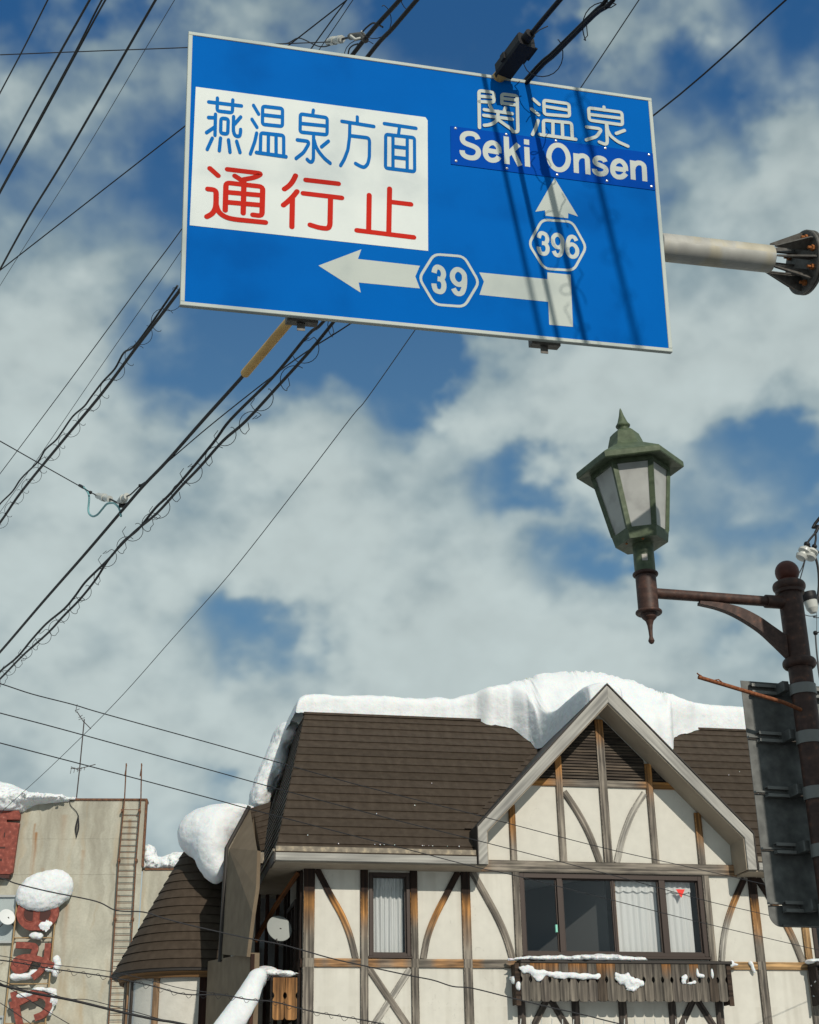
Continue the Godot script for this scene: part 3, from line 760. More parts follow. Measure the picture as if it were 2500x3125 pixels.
func cover_at(az: float, el: float) -> float:
	if cover_rows.is_empty():
		for r in COVER:
			var row = []
			for ch in r.replace(" ", ""):
				row.append(int(ch) / 9.0)
			cover_rows.append(row)
	var x = clampf((az + 25.0) / 1.25, 0.0, 39.999)
	var y = clampf((el - 6.0) / 1.25, 0.0, 34.999)
	var i = int(x)
	var j = int(y)
	var fx = smoothstep(0.0, 1.0, x - i)
	var fy = smoothstep(0.0, 1.0, y - j)
	var a = lerpf(lerpf(cover_rows[j][i], cover_rows[j][i + 1], fx), lerpf(cover_rows[j + 1][i], cover_rows[j + 1][i + 1], fx), fy)
	var out = maxf(maxf(absf(az) - 22.0, el - 47.0), 8.0 - el)
	return lerpf(a, 0.62, smoothstep(0.0, 12.0, out))


func sky_color(az: float, el: float) -> Color:
	var a = deg_to_rad(az)
	var e = deg_to_rad(el)
	var d = Vector3(sin(a) * cos(e), sin(e), -cos(a) * cos(e))
	var q = Vector3(d.x, d.y * 1.35, d.z) * 1.7
	var n1 = cloud_big.get_noise_3dv(q)
	var n2 = cloud_small.get_noise_3dv(q)
	var n3 = cloud_fine.get_noise_3dv(q)
	var c = lerpf(0.55, cover_at(az + n1 * 1.5 + n3 * 0.8, el + n2 * 1.6), 0.92)
	var k = c + 0.20 * n1 + 0.20 * n2 + 0.16 * n3
	var soft = smoothstep(-0.3, 0.3, cloud_warp.get_noise_3dv(q * 0.8 + Vector3(4, 4, 4)))
	var alpha = smoothstep(lerpf(0.20, 0.08, soft), lerpf(0.60, 0.74, soft), k)
	var h = clampf(el / 46.0, 0.0, 1.0)
	var blue = Vector3(0.12, 0.26, 0.42).lerp(Vector3(0.023, 0.10, 0.262), smoothstep(0.3, 0.98, h))
	var light = smoothstep(0.35, 1.0, k + 0.25 * n1 + 0.12 * n2)
	var cloud = Vector3(0.285, 0.385, 0.425).lerp(Vector3(0.525, 0.61, 0.605), light)
	cloud *= 1.0 + 0.08 * n2 + 0.07 * n3
	cloud *= lerpf(1.0, 0.88, smoothstep(0.5, 1.0, h))
	var o = blue.lerp(cloud, alpha * 0.97)
	return Color(o.x, o.y, o.z)


func make_sky() -> ImageTexture:
	var w = 4096
	var h = 2048
	var im = Image.create(w / 8, h / 8, false, Image.FORMAT_RGBAF)
	for y in h / 8:
		for x in w / 8:
			im.set_pixel(x, y, sky_color(wrapf((x + 0.5) * 8 / w * 360.0, -180.0, 180.0), 90.0 - (y + 0.5) * 8 / h * 180.0))
	im.resize(w, h, Image.INTERPOLATE_BILINEAR)
	# a panorama begins at -z, in the middle of the view
	# the part of the sky over the street in full detail
	for y in range(int((90.0 - 54.0) / 180.0 * h), int((90.0 + 1.0) / 180.0 * h)):
		for k in range(int(-27.0 / 360.0 * w), int(27.0 / 360.0 * w)):
			im.set_pixel(posmod(k, w), y, sky_color((k + 0.5) / w * 360.0, 90.0 - (y + 0.5) / h * 180.0))
	return ImageTexture.create_from_image(im)


func _ready():
	var cam = Camera3D.new()
	cam.name = "camera"
	cam.transform = Transform3D(Basis(Vector3(0.99985521, -0.01550499, -0.00701051), Vector3(0.01701623, 0.91105657, 0.41193007), Vector3(0, -0.41198972, 0.91118849)), Vector3(0, 1.6, 0))
	cam.fov = 39.83
	cam.near = 0.1
	cam.far = 3000.0
	add_child(cam)
	cam.current = true
	var env = Environment.new()
	env.background_mode = Environment.BG_SKY
	var sm = PanoramaSkyMaterial.new()
	sm.panorama = make_sky()
	env.sky = Sky.new()
	env.sky.sky_material = sm
	env.tonemap_mode = Environment.TONE_MAPPER_LINEAR
	env.tonemap_exposure = 0.95
	env.sdfgi_enabled = true
	env.ssao_enabled = true
	env.ssil_enabled = true
	var we = WorldEnvironment.new()
	we.name = "world"
	we.environment = env
	add_child(we)
	var sun = DirectionalLight3D.new()
	sun.name = "sun"
	sun.light_color = Color(1.0, 0.97, 0.915)
	sun.light_energy = 1.1
	sun.light_angular_distance = 0.5
	sun.shadow_enabled = true
	add_child(sun)
	var sa = deg_to_rad(SUN_AZIMUTH)
	var sh = deg_to_rad(SUN_HEIGHT)
	sun.look_at_from_position(Vector3(sin(sa) * cos(sh), sin(sh), cos(sa) * cos(sh)) * 50.0, Vector3.ZERO)
	make_materials()
	make_ground()
	make_house()
	make_old_building()
	make_road_sign()
	make_street_lamp()
	make_wires()
	make_snow()


func make_ground():
	var s = Shape.new()
	s.box(Vector3(-600, -0.5, -600), Vector3(600, 0.0, 600))
	structure(part("ground", s, mat.ground_snow))
	s = Shape.new()
	s.box(Vector3(-300, 0.002, -5.0), Vector3(300, 0.006, 4.0))
	structure(part("road", s, mat.asphalt))
	s = Shape.new()
	s.box(Vector3(-300, 0.0, -5.2), Vector3(300, 0.13, -5.0))
	structure(part("kerb", s, mat.kerb_stone))
	s = Shape.new()
	s.box(Vector3(-300, 0.0, -8.4), Vector3(300, 0.125, -5.205))
	structure(part("pavement", s, mat.asphalt))


# ------------------------------------------------------------------ the overhead road sign
func ribbon(s: Shape, p: PackedVector2Array, hx: float, hy: float, z: float, round_ends: bool):
	var m = p.size()
	var closed = p[0].distance_to(p[m - 1]) < 0.0005
	var l = []
	var r = []
	for i in m:
		var a = p[i - 1] if i > 0 else (p[m - 2] if closed else p[0])
		var b = p[i + 1] if i < m - 1 else (p[1] if closed else p[m - 1])
		var t = (b - a).normalized()
		var nn = Vector2(-t.y, t.x)
		var wide = Vector2(nn.x * hx, nn.y * hy)
		l.append(p[i] + wide)
		r.append(p[i] - wide)
	var v3 = func(q): return Vector3(q.x, q.y, z)
	for i in m - 1:
		s.quad(v3.call(r[i]), v3.call(r[i + 1]), v3.call(l[i + 1]), v3.call(l[i]))
	if round_ends and not closed:
		for e in [[0, p[0] - p[1]], [m - 1, p[m - 1] - p[m - 2]]]:
			var c = p[e[0]]
			var base = e[1].angle()
			for k in 8:
				var a0 = base - PI / 2 + PI * k / 8
				var a1 = base - PI / 2 + PI * (k + 1) / 8
				s.tri(v3.call(c), v3.call(c + Vector2(cos(a0) * hx, sin(a0) * hy)), v3.call(c + Vector2(cos(a1) * hx, sin(a1) * hy)))


func glyph(called: String, strokes: Array, hx: float, hy: float, z: float, m: Material, root: Node, xf: Transform3D, ease: float, round_ends = true, smooth = false, label = ""):
	var s = Shape.new()
	s.xf = xf
	var k = 0
	for a in strokes:
		var p = flat(a)
		if smooth and p.size() > 2:
			p = curve2(p, 5)
		elif p.size() > 2:
			p = eased(p, ease)
		ribbon(s, p, hx, hy, z + 0.00012 * k, round_ends)
		k += 1
	return part(called, s, m, root, label)


func make_road_sign():
	var c = Vector3(0.13681, 5.64766, -5.37184)
	var r = Vector3(0.964497, 0.035105, -0.26175)
	var u = Vector3(-0.004494, 0.993164, 0.11664)
	var n = r.cross(u).normalized()
	u = n.cross(r)
	var base = c + r * 2.842 - n * 0.16
	base.y = 0.0
	var root = thing("road_sign", "blue overhead road sign with white patch, arrows and route numbers on a grey arm", "road sign", base)
	var xf = Transform3D(Basis(r, u, n), c - base)
	var hw = 1.15
	var hh = 0.6904
	var s = Shape.new()
	s.xf = xf
	s.box(Vector3(-hw + 0.004, -hh + 0.004, -0.018), Vector3(hw - 0.004, hh - 0.004, 0.0))
	part("panel", s, mat.sign_blue, root)
	for q in [[-hw, hh - 0.018, hw, hh], [-hw, -hh, hw, -hh + 0.018], [-hw, -hh + 0.018, -hw + 0.019, hh - 0.018], [hw - 0.019, -hh + 0.018, hw, hh - 0.018]]:
		s = Shape.new()
		s.xf = xf
		s.box(Vector3(q[0], q[1], -0.022), Vector3(q[2], q[3], 0.004), 0.002)
		part("edge_trim", s, mat.sign_white, root)
	s = Shape.new()
	s.xf = xf
	s.prism(flat(MARKS.patch[0]), 0.0002, 0.0014, false)
	part("closure_patch", s, mat.patch_white, root, "white patch sheet over the left of the sign, with blue and red writing")
	for key in ["left_arrow", "stem", "up_arrow"]:
		s = Shape.new()
		s.xf = xf
		s.prism(flat(MARKS[key][0]), 0.0002, 0.0008, false)
		part("arrow", s, mat.sign_white, root)
	for key in SHIELDS:
		glyph("route_shield", SHIELDS[key], 0.0064, 0.0064, 0.0012, mat.letter_white, root, xf, 0.03)
	# a border strip of the ground colour round the shield over the arrow
	for key in DIGITS:
		var pen = 0.0122 if key in ["three", "nine"] else 0.0102
		glyph("digit", DIGITS[key], pen, pen, 0.001, mat.letter_white, root, xf, 0.0, false, true)
	s = Shape.new()
	s.xf = xf
	s.prism(flat(MARKS.plate[0]), 0.0002, 0.003, false)
	var plate = part("name_plate", s, mat.plate_blue, root, "darker blue plate riveted on, with the name in white letters")
	for i in range(0, RIVETS.size(), 2):
		s = Shape.new()
		s.xf = xf * Transform3D(Basis(Vector3.RIGHT, PI / 2), Vector3(RIVETS[i], RIVETS[i + 1], 0.003))
		s.lathe([Vector2(0.0075, 0.0), Vector2(0.0068, 0.002), Vector2(0.004, 0.004), Vector2(0.0, 0.0048)], 12)
		part("rivet", s, mat.rivet, plate)
	for key in ["S", "e", "k", "i", "O", "n", "s", "e2", "n2"]:
		glyph("letter", LATIN[key], 0.0132, 0.0132, 0.0036, mat.letter_white, root, xf, 0.0, false, true)
	for key in ["swallow", "warm", "spring", "direction", "face"]:
		glyph("character", KANJI[key], 0.0078, 0.0098, 0.002, mat.letter_blue, root, xf, 0.012)
	for key in ["pass", "go", "stop"]:
		glyph("character", KANJI[key], 0.0122, 0.0118, 0.002, mat.letter_red, root, xf, 0.018)
	for key in ["barrier", "warm2", "spring2"]:
		glyph("character", KANJI[key], 0.0086, 0.0088, 0.0036, mat.letter_white, root, xf, 0.014)
	# what carries it
	for x in [-0.61, 0.53]:
		s = Shape.new()
		s.xf = xf
		s.box(Vector3(x - 0.07, -0.70, -0.075), Vector3(x + 0.07, 0.66, -0.023), 0.004)
		s.box(Vector3(x - 0.022, -0.735, -0.05), Vector3(x + 0.014, -0.7, -0.046))
		part("mounting_rail", s, mat.flange_metal, root)
	s = Shape.new()
	s.xf = xf
	var path = PackedVector3Array()
	for i in 40:
		path.append(Vector3(lerpf(-0.95, 1.815, i / 39.0), lerpf(-0.062, -0.043, i / 39.0), -0.16))
	s.tube(path, 0.07, 28)
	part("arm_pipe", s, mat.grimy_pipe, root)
	for x in [-0.61, 0.53]:
		s = Shape.new()
		s.xf = xf * Transform3D(Basis(Vector3(0, 1, 0), Vector3(-1, 0, 0), Vector3(0, 0, 1)), Vector3(x, -0.055, -0.16))
		s.lathe([Vector2(0.0712, 0.025), Vector2(0.077, 0.025), Vector2(0.077, -0.025), Vector2(0.0712, -0.025)], 24)
		part("pipe_clamp", s, mat.flange_metal, root)
	# flange with gussets and bolts, axis along x
	var ax = Transform3D(Basis(Vector3(0, -1, 0), Vector3(1, 0, 0), Vector3(0, 0, 1)), Vector3(2.015, -0.04, -0.16))
	s = Shape.new()
	s.xf = xf * ax
	s.lathe([Vector2(0.0, -0.02), Vector2(0.160, -0.02), Vector2(0.165, -0.016), Vector2(0.165, -0.003), Vector2(0.16, 0.0), Vector2(0.165, 0.003), Vector2(0.165, 0.016), Vector2(0.16, 0.02), Vector2(0.0, 0.02)], 40)
	part("flange", s, mat.flange_metal, root)
	for k in 8:
		var a = TAU * k / 8 + 0.26
		s = Shape.new()
		s.xf = xf * ax * Transform3D(Basis(Vector3.UP, a), Vector3.ZERO)
		s.prism(flat([0.072, -0.2, 0.078, -0.2, 0.15, -0.035, 0.15, -0.021, 0.072, -0.021]), -0.0045, 0.0045)
		part("gusset", s, mat.flange_metal, root)
		s = Shape.new()
		s.xf = xf * ax * Transform3D(Basis(Vector3.UP, a + TAU / 16), Vector3.ZERO) * Transform3D(Basis(), Vector3(0.125, -0.02, 0))
		s.lathe([Vector2(0, -0.034), Vector2(0.008, -0.034), Vector2(0.008, -0.014), Vector2(0.016, -0.014), Vector2(0.016, 0.0)], 6, true)
		part("bolt", s, mat.bolt_rust, root)
	s = Shape.new()
	s.xf = xf
	s.tube(PackedVector3Array([Vector3(2.036, -0.04, -0.16), Vector3(2.84, 0.0, -0.16)]), 0.085, 28)
	part("arm_stub", s, mat.galvanised, root)
	s = Shape.new()
	s.lathe([Vector2(0.30, 0.0), Vector2(0.30, 0.03), Vector2(0.15, 0.03), Vector2(0.141, 2.0), Vector2(0.139, 5.9), Vector2(0.132, 5.93), Vector2(0.0, 5.95)], 32)
	part("post", s, mat.galvanised, root)


# ------------------------------------------------------------------ the street lamp and the board clamped to it
const LAMP_SCALE = 1.30


func lh(y: float) -> float:
	return (y - 1.6) * LAMP_SCALE + 1.6


func make_street_lamp():
	var K = LAMP_SCALE
	var at = Vector3(1.36638, 0, -7.653)
	var yaw = deg_to_rad(16.0)
	var px = 0.7185 * K
	var base = at + Vector3(cos(yaw), 0, -sin(yaw)) * px
	var lamp = thing("street_lamp", "brown lamp post with a green six-sided lantern hanging out on its arm", "street lamp", base, yaw)
	var o = Transform3D(Basis(), Vector3(-px, 0, 0))
	var s = Shape.new()
	s.lathe([Vector2(0.16, 0.0), Vector2(0.16, 0.25), Vector2(0.1, 0.32), Vector2(0.069, 0.45), Vector2(0.069, lh(3.54))], 28)
	part("pole", s, mat.brown_paint, lamp)
	s = Shape.new()
	s.lathe([Vector2(0.0705, lh(3.54)), Vector2(0.071, lh(3.905)), Vector2(0.086, lh(3.905)), Vector2(0.086, lh(3.925))], 28)
	part("upper_pole", s, mat.brown_paint, lamp)
	for y in [3.57, 3.94]:
		s = Shape.new()
		var prof = []
		for i in 11:
			var a = -PI / 2 + PI * i / 10
			prof.append(Vector2(0.074 + 0.024 * cos(a), lh(y) + 0.03 * sin(a)))
		s.lathe(prof, 28)
		part("collar", s, mat.brown_paint, lamp)
	s = Shape.new()
	s.lathe([Vector2(0.062, lh(3.955)), Vector2(0.058, lh(3.972)), Vector2(0.045, lh(3.978))], 24)
	s.ball(Vector3(0, lh(4.012), 0), 0.072, 28)
	part("ball_finial", s, mat.ball_paint, lamp)
	# arm and its curved brace
	s = Shape.new()
	s.xf = o
	s.tube(PackedVector3Array([Vector3(0.03, lh(3.848), 0), Vector3(0.60 * K, lh(3.858), 0)]), 0.031, 20)
	part("arm", s, mat.brown_paint, lamp)
	s = Shape.new()
	s.xf = o
	s.tube(PackedVector3Array([Vector3(0.588 * K, lh(3.858), 0), Vector3(0.68 * K, lh(3.86), 0)]), 0.040, 20)
	part("arm_sleeve", s, mat.brown_paint, lamp)
	var top = curve2(flat([0.251, 3.826, 0.356, 3.826, 0.45, 3.812, 0.536, 3.777, 0.60, 3.737, 0.665, 3.695]), 6)
	var low = curve2(flat([0.249, 3.812, 0.342, 3.798, 0.43, 3.768, 0.528, 3.713, 0.59, 3.66, 0.66, 3.593]), 6)
	var out = PackedVector2Array()
	for p in top:
		out.append(Vector2(p.x * K, lh(p.y)))
	for i in low.size():
		var p = low[low.size() - 1 - i]
		out.append(Vector2(p.x * K, lh(p.y)))
	s = Shape.new()
	s.xf = o
	s.prism(out, -0.02, 0.02)
	part("curved_brace", s, mat.brown_paint, lamp)
	# holder with its drop
	s = Shape.new()
	s.xf = o
	s.lathe([Vector2(0.0, lh(3.757)), Vector2(0.06, lh(3.757)), Vector2(0.06, lh(3.925)), Vector2(0.05, lh(3.932))], 24)
	part("lantern_holder", s, mat.brown_paint, lamp)
	for q in [[3.935, 0.064], [3.754, 0.066]]:
		s = Shape.new()
		s.xf = o
		var prof = []
		for i in 9:
			var a = -PI / 2 + PI * i / 8
			prof.append(Vector2(q[1] + 0.011 * cos(a), lh(q[0]) + 0.011 * sin(a)))
		prof.push_front(Vector2(0.0, lh(q[0]) - 0.011))
		prof.append(Vector2(0.0, lh(q[0]) + 0.011))
		s.lathe(prof, 24)
		part("holder_ring", s, mat.brown_paint, lamp)
	s = Shape.new()
	s.xf = o
	s.lathe([Vector2(0.0, lh(3.606)), Vector2(0.012, lh(3.611)), Vector2(0.0185, lh(3.622)), Vector2(0.0135, lh(3.633)), Vector2(0.0105, lh(3.64)), Vector2(0.0125, lh(3.67)), Vector2(0.016, lh(3.695)), Vector2(0.024, lh(3.715)), Vector2(0.042, lh(3.729)), Vector2(0.048, lh(3.745))], 20)
	part("drop", s, mat.brown_paint, lamp)
	# the lantern leans a little
	var lean = o * Transform3D(Basis(Vector3(0, 0, 1), deg_to_rad(4.0)) * Basis.from_scale(Vector3(1.065, 1, 1.065)), Vector3(-0.004, lh(4.06), 0))
	var Y = func(y): return (y - 4.06) * K
	s = Shape.new()
	s.xf = o
	s.lathe([Vector2(0.061, lh(3.94)), Vector2(0.061, lh(4.075)), Vector2(0.066, lh(4.078)), Vector2(0.066, lh(4.095))], 24)
	part("lantern_neck", s, mat.green_paint, lamp)
	s = Shape.new()
	s.xf = o * Transform3D(Basis(Vector3.UP, deg_to_rad(-25.0)), Vector3(0, lh(4.0), 0))
	s.box(Vector3(-0.012, -0.02, 0.0595), Vector3(0.02, 0.02, 0.0625))
	part("sticker", s, mat.galvanised, lamp)
	var turn = -deg_to_rad(21.0)
	var lantern = Shape.new()
	lantern.xf = lean
	lantern.lathe([Vector2(0.0, Y.call(4.078)), Vector2(0.145, Y.call(4.078)), Vector2(0.158, Y.call(4.128)), Vector2(0.150, Y.call(4.131)), Vector2(0.138, Y.call(4.131))], 6, true, turn)
	var frame = part("lantern_base", lantern, mat.green_paint, lamp)
	lantern = Shape.new()
	lantern.xf = lean
	lantern.lathe([Vector2(0.195, Y.call(4.425)), Vector2(0.222, Y.call(4.425)), Vector2(0.222, Y.call(4.447)), Vector2(0.1, Y.call(4.447))], 6, true, turn)
	part("lantern_rim", lantern, mat.green_paint, frame)
	for k in 6:
		var a = TAU * k / 6 - turn
		var a2 = TAU * (k + 1) / 6 - turn
		var lo = Vector3(cos(a) * 0.15, Y.call(4.129), sin(a) * 0.15)
		var hi = Vector3(cos(a) * 0.213, Y.call(4.43), sin(a) * 0.213)
		var lo2 = Vector3(cos(a2) * 0.15, Y.call(4.129), sin(a2) * 0.15)
		var hi2 = Vector3(cos(a2) * 0.213, Y.call(4.43), sin(a2) * 0.213)
		s = Shape.new()
		s.xf = lean
		var outw = Vector3(cos(a), 0, sin(a)) * 0.011
		var sd = Vector3(-sin(a), 0, cos(a))
		# a bar of two flats meeting at the corner
		var w0 = (lo2 - lo).normalized() * 0.022
		var lo_prev = Vector3(cos(a - TAU / 6) * 0.15, lo.y, sin(a - TAU / 6) * 0.15)
		var w1 = (lo_prev - lo).normalized() * 0.022
		s.quad(lo + outw, hi + outw, hi + w0, lo + w0)
		s.quad(lo + w1, hi + w1, hi + outw, lo + outw)
		s.quad(lo + w0, hi + w0, hi - outw, lo - outw)
		s.quad(lo - outw, hi - outw, hi + w1, lo + w1)
		part("glazing_bar", s, mat.green_paint, frame)
		s = Shape.new()
		s.xf = lean
		var inw = (Vector3(cos((a + a2) / 2), 0, sin((a + a2) / 2))) * -0.004
		s.quad(lo2 + inw, lo + inw, hi + inw, hi2 + inw)
		part("pane", s, mat.lamp_glass, frame)
	s = Shape.new()
	s.xf = lean
	s.lathe([Vector2(0.0, Y.call(4.448)), Vector2(0.222, Y.call(4.446)), Vector2(0.296, Y.call(4.436)), Vector2(0.302, Y.call(4.440)), Vector2(0.302, Y.call(4.464)), Vector2(0.296, Y.call(4.470)), Vector2(0.118, Y.call(4.556)), Vector2(0.104, Y.call(4.575)), Vector2(0.093, Y.call(4.605)), Vector2(0.082, Y.call(4.632)), Vector2(0.062, Y.call(4.647)), Vector2(0.02, Y.call(4.655))], 6, true, turn)
	part("lantern_roof", s, mat.green_paint, lamp)
	s = Shape.new()
	s.xf = lean
	s.lathe([Vector2(0.02, Y.call(4.652)), Vector2(0.028, Y.call(4.658)), Vector2(0.03, Y.call(4.668)), Vector2(0.04, Y.call(4.676)), Vector2(0.042, Y.call(4.682)), Vector2(0.036, Y.call(4.688)), Vector2(0.028, Y.call(4.70)), Vector2(0.014, Y.call(4.735)), Vector2(0.006, Y.call(4.765)), Vector2(0.0, Y.call(4.776))], 20)
	part("lantern_finial", s, mat.green_paint, lamp)
	s = Shape.new()
	s.xf = lean
	for k in [1, 2]:
		var a = TAU * (k + 0.5) / 6 - turn
		s.ball(Vector3(cos(a) * 0.10, Y.call(4.078), sin(a) * 0.10), 0.008, 8)
	part("lantern_bolts", s, mat.bolt_rust, lamp).set_meta("kind", "stuff")
	# the bar that sticks out of the post
	s = Shape.new()
	s.xf = o
	s.tube(PackedVector3Array([Vector3(0.185 * K, lh(3.455), 0.06), Vector3(0.30 * K, lh(3.43), 0.06), Vector3(0.40 * K, lh(3.407), 0.062), Vector3(0.585 * K, lh(3.367), 0.062), Vector3(0.70 * K, lh(3.34), 0.03)]), 0.0115, 10)
	s.tube(PackedVector3Array([Vector3(0.20 * K, lh(3.458), 0.065), Vector3(0.18 * K, lh(3.466), 0.07), Vector3(0.176 * K, lh(3.47), 0.072)]), 0.004, 6)
	s.tube(PackedVector3Array([Vector3(0.26 * K, lh(3.445), 0.066), Vector3(0.275 * K, lh(3.447), 0.075), Vector3(0.295 * K, lh(3.436), 0.066)]), 0.0035, 6)
	part("flag_bar", s, mat.rusty_bar, lamp, "thin rusty bar sticking out of the post to the left")
	for q in [[3.445, 0.03], [3.225, 0.035], [2.98, 0.035], [2.735, 0.035], [2.49, 0.035]]:
		s = Shape.new()
		s.lathe([Vector2(0.0695, lh(q[0]) - q[1]), Vector2(0.077, lh(q[0]) - q[1]), Vector2(0.077, lh(q[0]) + q[1]), Vector2(0.0695, lh(q[0]) + q[1])], 28)
		part("clamp_band", s, mat.rail_metal, lamp)
	# tall board, its back to us
	var zb = -0.17
	var left = 0.449 * K - px + 0.05
	var right = 1.0 * K - px + 0.05
	var board = thing("notice_board", "tall grey metal sign board seen from behind, clamped to the lamp post", "sign", base, yaw)
	var ys = [3.49, 3.22, 2.975, 2.73, 2.50, 2.41]
	for i in 5:
		s = Shape.new()
		var y1 = lh(ys[i]) + 0.035
		var y0 = lh(ys[i + 1]) + 0.035
		var dx = [0.0, 0.004, 0.006, 0.008, 0.010][i]
		if i < 4:
			s.box(Vector3(left + dx, y0 + 0.002, zb - 0.004 - 0.001 * i), Vector3(right, y1 - 0.002, zb - 0.001 * i))
		else:
			var r = 0.07
			var outline = PackedVector2Array([Vector2(left + dx, y1 - 0.002), Vector2(left + dx, y0 + r)])
			for k in 7:
				var a = PI + PI / 2 * k / 6
				outline.append(Vector2(left + dx + r + cos(a) * r, y0 + r + sin(a) * r))
			outline.append(Vector2(right, y0))
			outline.append(Vector2(right, y1 - 0.002))
			s.prism(outline, zb - 0.008, zb - 0.004)
		s.box(Vector3(left + dx + (0.07 if i == 4 else 0.0), y0 + 0.003, zb - 0.003 - 0.001 * i), Vector3(right, y0 + 0.012, zb + 0.022 - 0.001 * i))
		part("plate", s, mat.board_metal, board)
	for i in 5:
		var y = lh([3.445, 3.225, 2.98, 2.735, 2.49][i]) + 0.035
		# an open channel: two lips on a web, seen from below
		for side in [[left + 0.045 + 0.012 * i, -0.085], [0.085, right - 0.04]]:
			s = Shape.new()
			s.box(Vector3(side[0], y - 0.03, zb + 0.001), Vector3(side[1], y + 0.03, zb + 0.006))
			s.box(Vector3(side[0], y + 0.024, zb + 0.006), Vector3(side[1], y + 0.03, zb + 0.045))
			s.box(Vector3(side[0], y - 0.03, zb + 0.006), Vector3(side[1], y - 0.024, zb + 0.045))
			s.box(Vector3(side[0], y + 0.012, zb + 0.041), Vector3(side[1], y + 0.024, zb + 0.045))
			s.box(Vector3(side[0], y - 0.024, zb + 0.041), Vector3(side[1], y - 0.012, zb + 0.045))
			part("rail", s, mat.rail_metal, board)
		s = Shape.new()
		s.box(Vector3(-0.1, y - 0.032, zb + 0.008), Vector3(-0.06, y + 0.03, zb + 0.13), 0.006)
		part("bracket", s, mat.board_metal, board)
		s = Shape.new()
		s.box(Vector3(0.06, y - 0.032, zb + 0.008), Vector3(0.1, y + 0.03, zb + 0.13), 0.006)
		part("bracket", s, mat.board_metal, board)


# ------------------------------------------------------------------ the timber framed house (local: x along the front, y up, z out to the street)
var house: Node3D
var wear = noise(301, 2.2, 3)


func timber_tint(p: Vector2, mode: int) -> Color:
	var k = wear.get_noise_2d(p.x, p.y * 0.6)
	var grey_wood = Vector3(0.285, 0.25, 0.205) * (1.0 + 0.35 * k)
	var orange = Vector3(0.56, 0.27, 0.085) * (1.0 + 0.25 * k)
	var stain_shade = Vector3(0.042, 0.021, 0.012)  # dark stain with the shade of the eaves painted into it
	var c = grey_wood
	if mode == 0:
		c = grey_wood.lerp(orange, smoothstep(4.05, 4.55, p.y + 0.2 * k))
		c = c.lerp(stain_shade, smoothstep(4.56, 4.70, p.y))
	elif mode == 2:
		var d = 7.25 - absf(p.x - 4.195) - p.y
		c = grey_wood.lerp(orange * 0.9, smoothstep(0.62, 0.1, d + 0.15 * k))
	elif mode == 3:
		c = Vector3(0.50, 0.47, 0.41) * (1.0 + 0.12 * k)
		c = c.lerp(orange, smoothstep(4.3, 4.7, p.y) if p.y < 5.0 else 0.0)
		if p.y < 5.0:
			c = c.lerp(stain_shade, smoothstep(4.66, 4.78, p.y))
	elif mode == 4:
		c = Vector3(0.075, 0.03, 0.018) * (1.0 + 0.4 * k)
	elif mode == 5:
		c = grey_wood.lerp(orange, smoothstep(-0.05, 0.35, k + 0.1) * 0.7)
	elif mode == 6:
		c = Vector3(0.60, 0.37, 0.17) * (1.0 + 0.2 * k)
		c = c.lerp(stain_shade, smoothstep(4.62, 4.74, p.y))
	elif mode == 7:
		c = Vector3(0.105, 0.085, 0.072) * (1.0 + 0.3 * k)
	return Color(c.x, c.y, c.z)


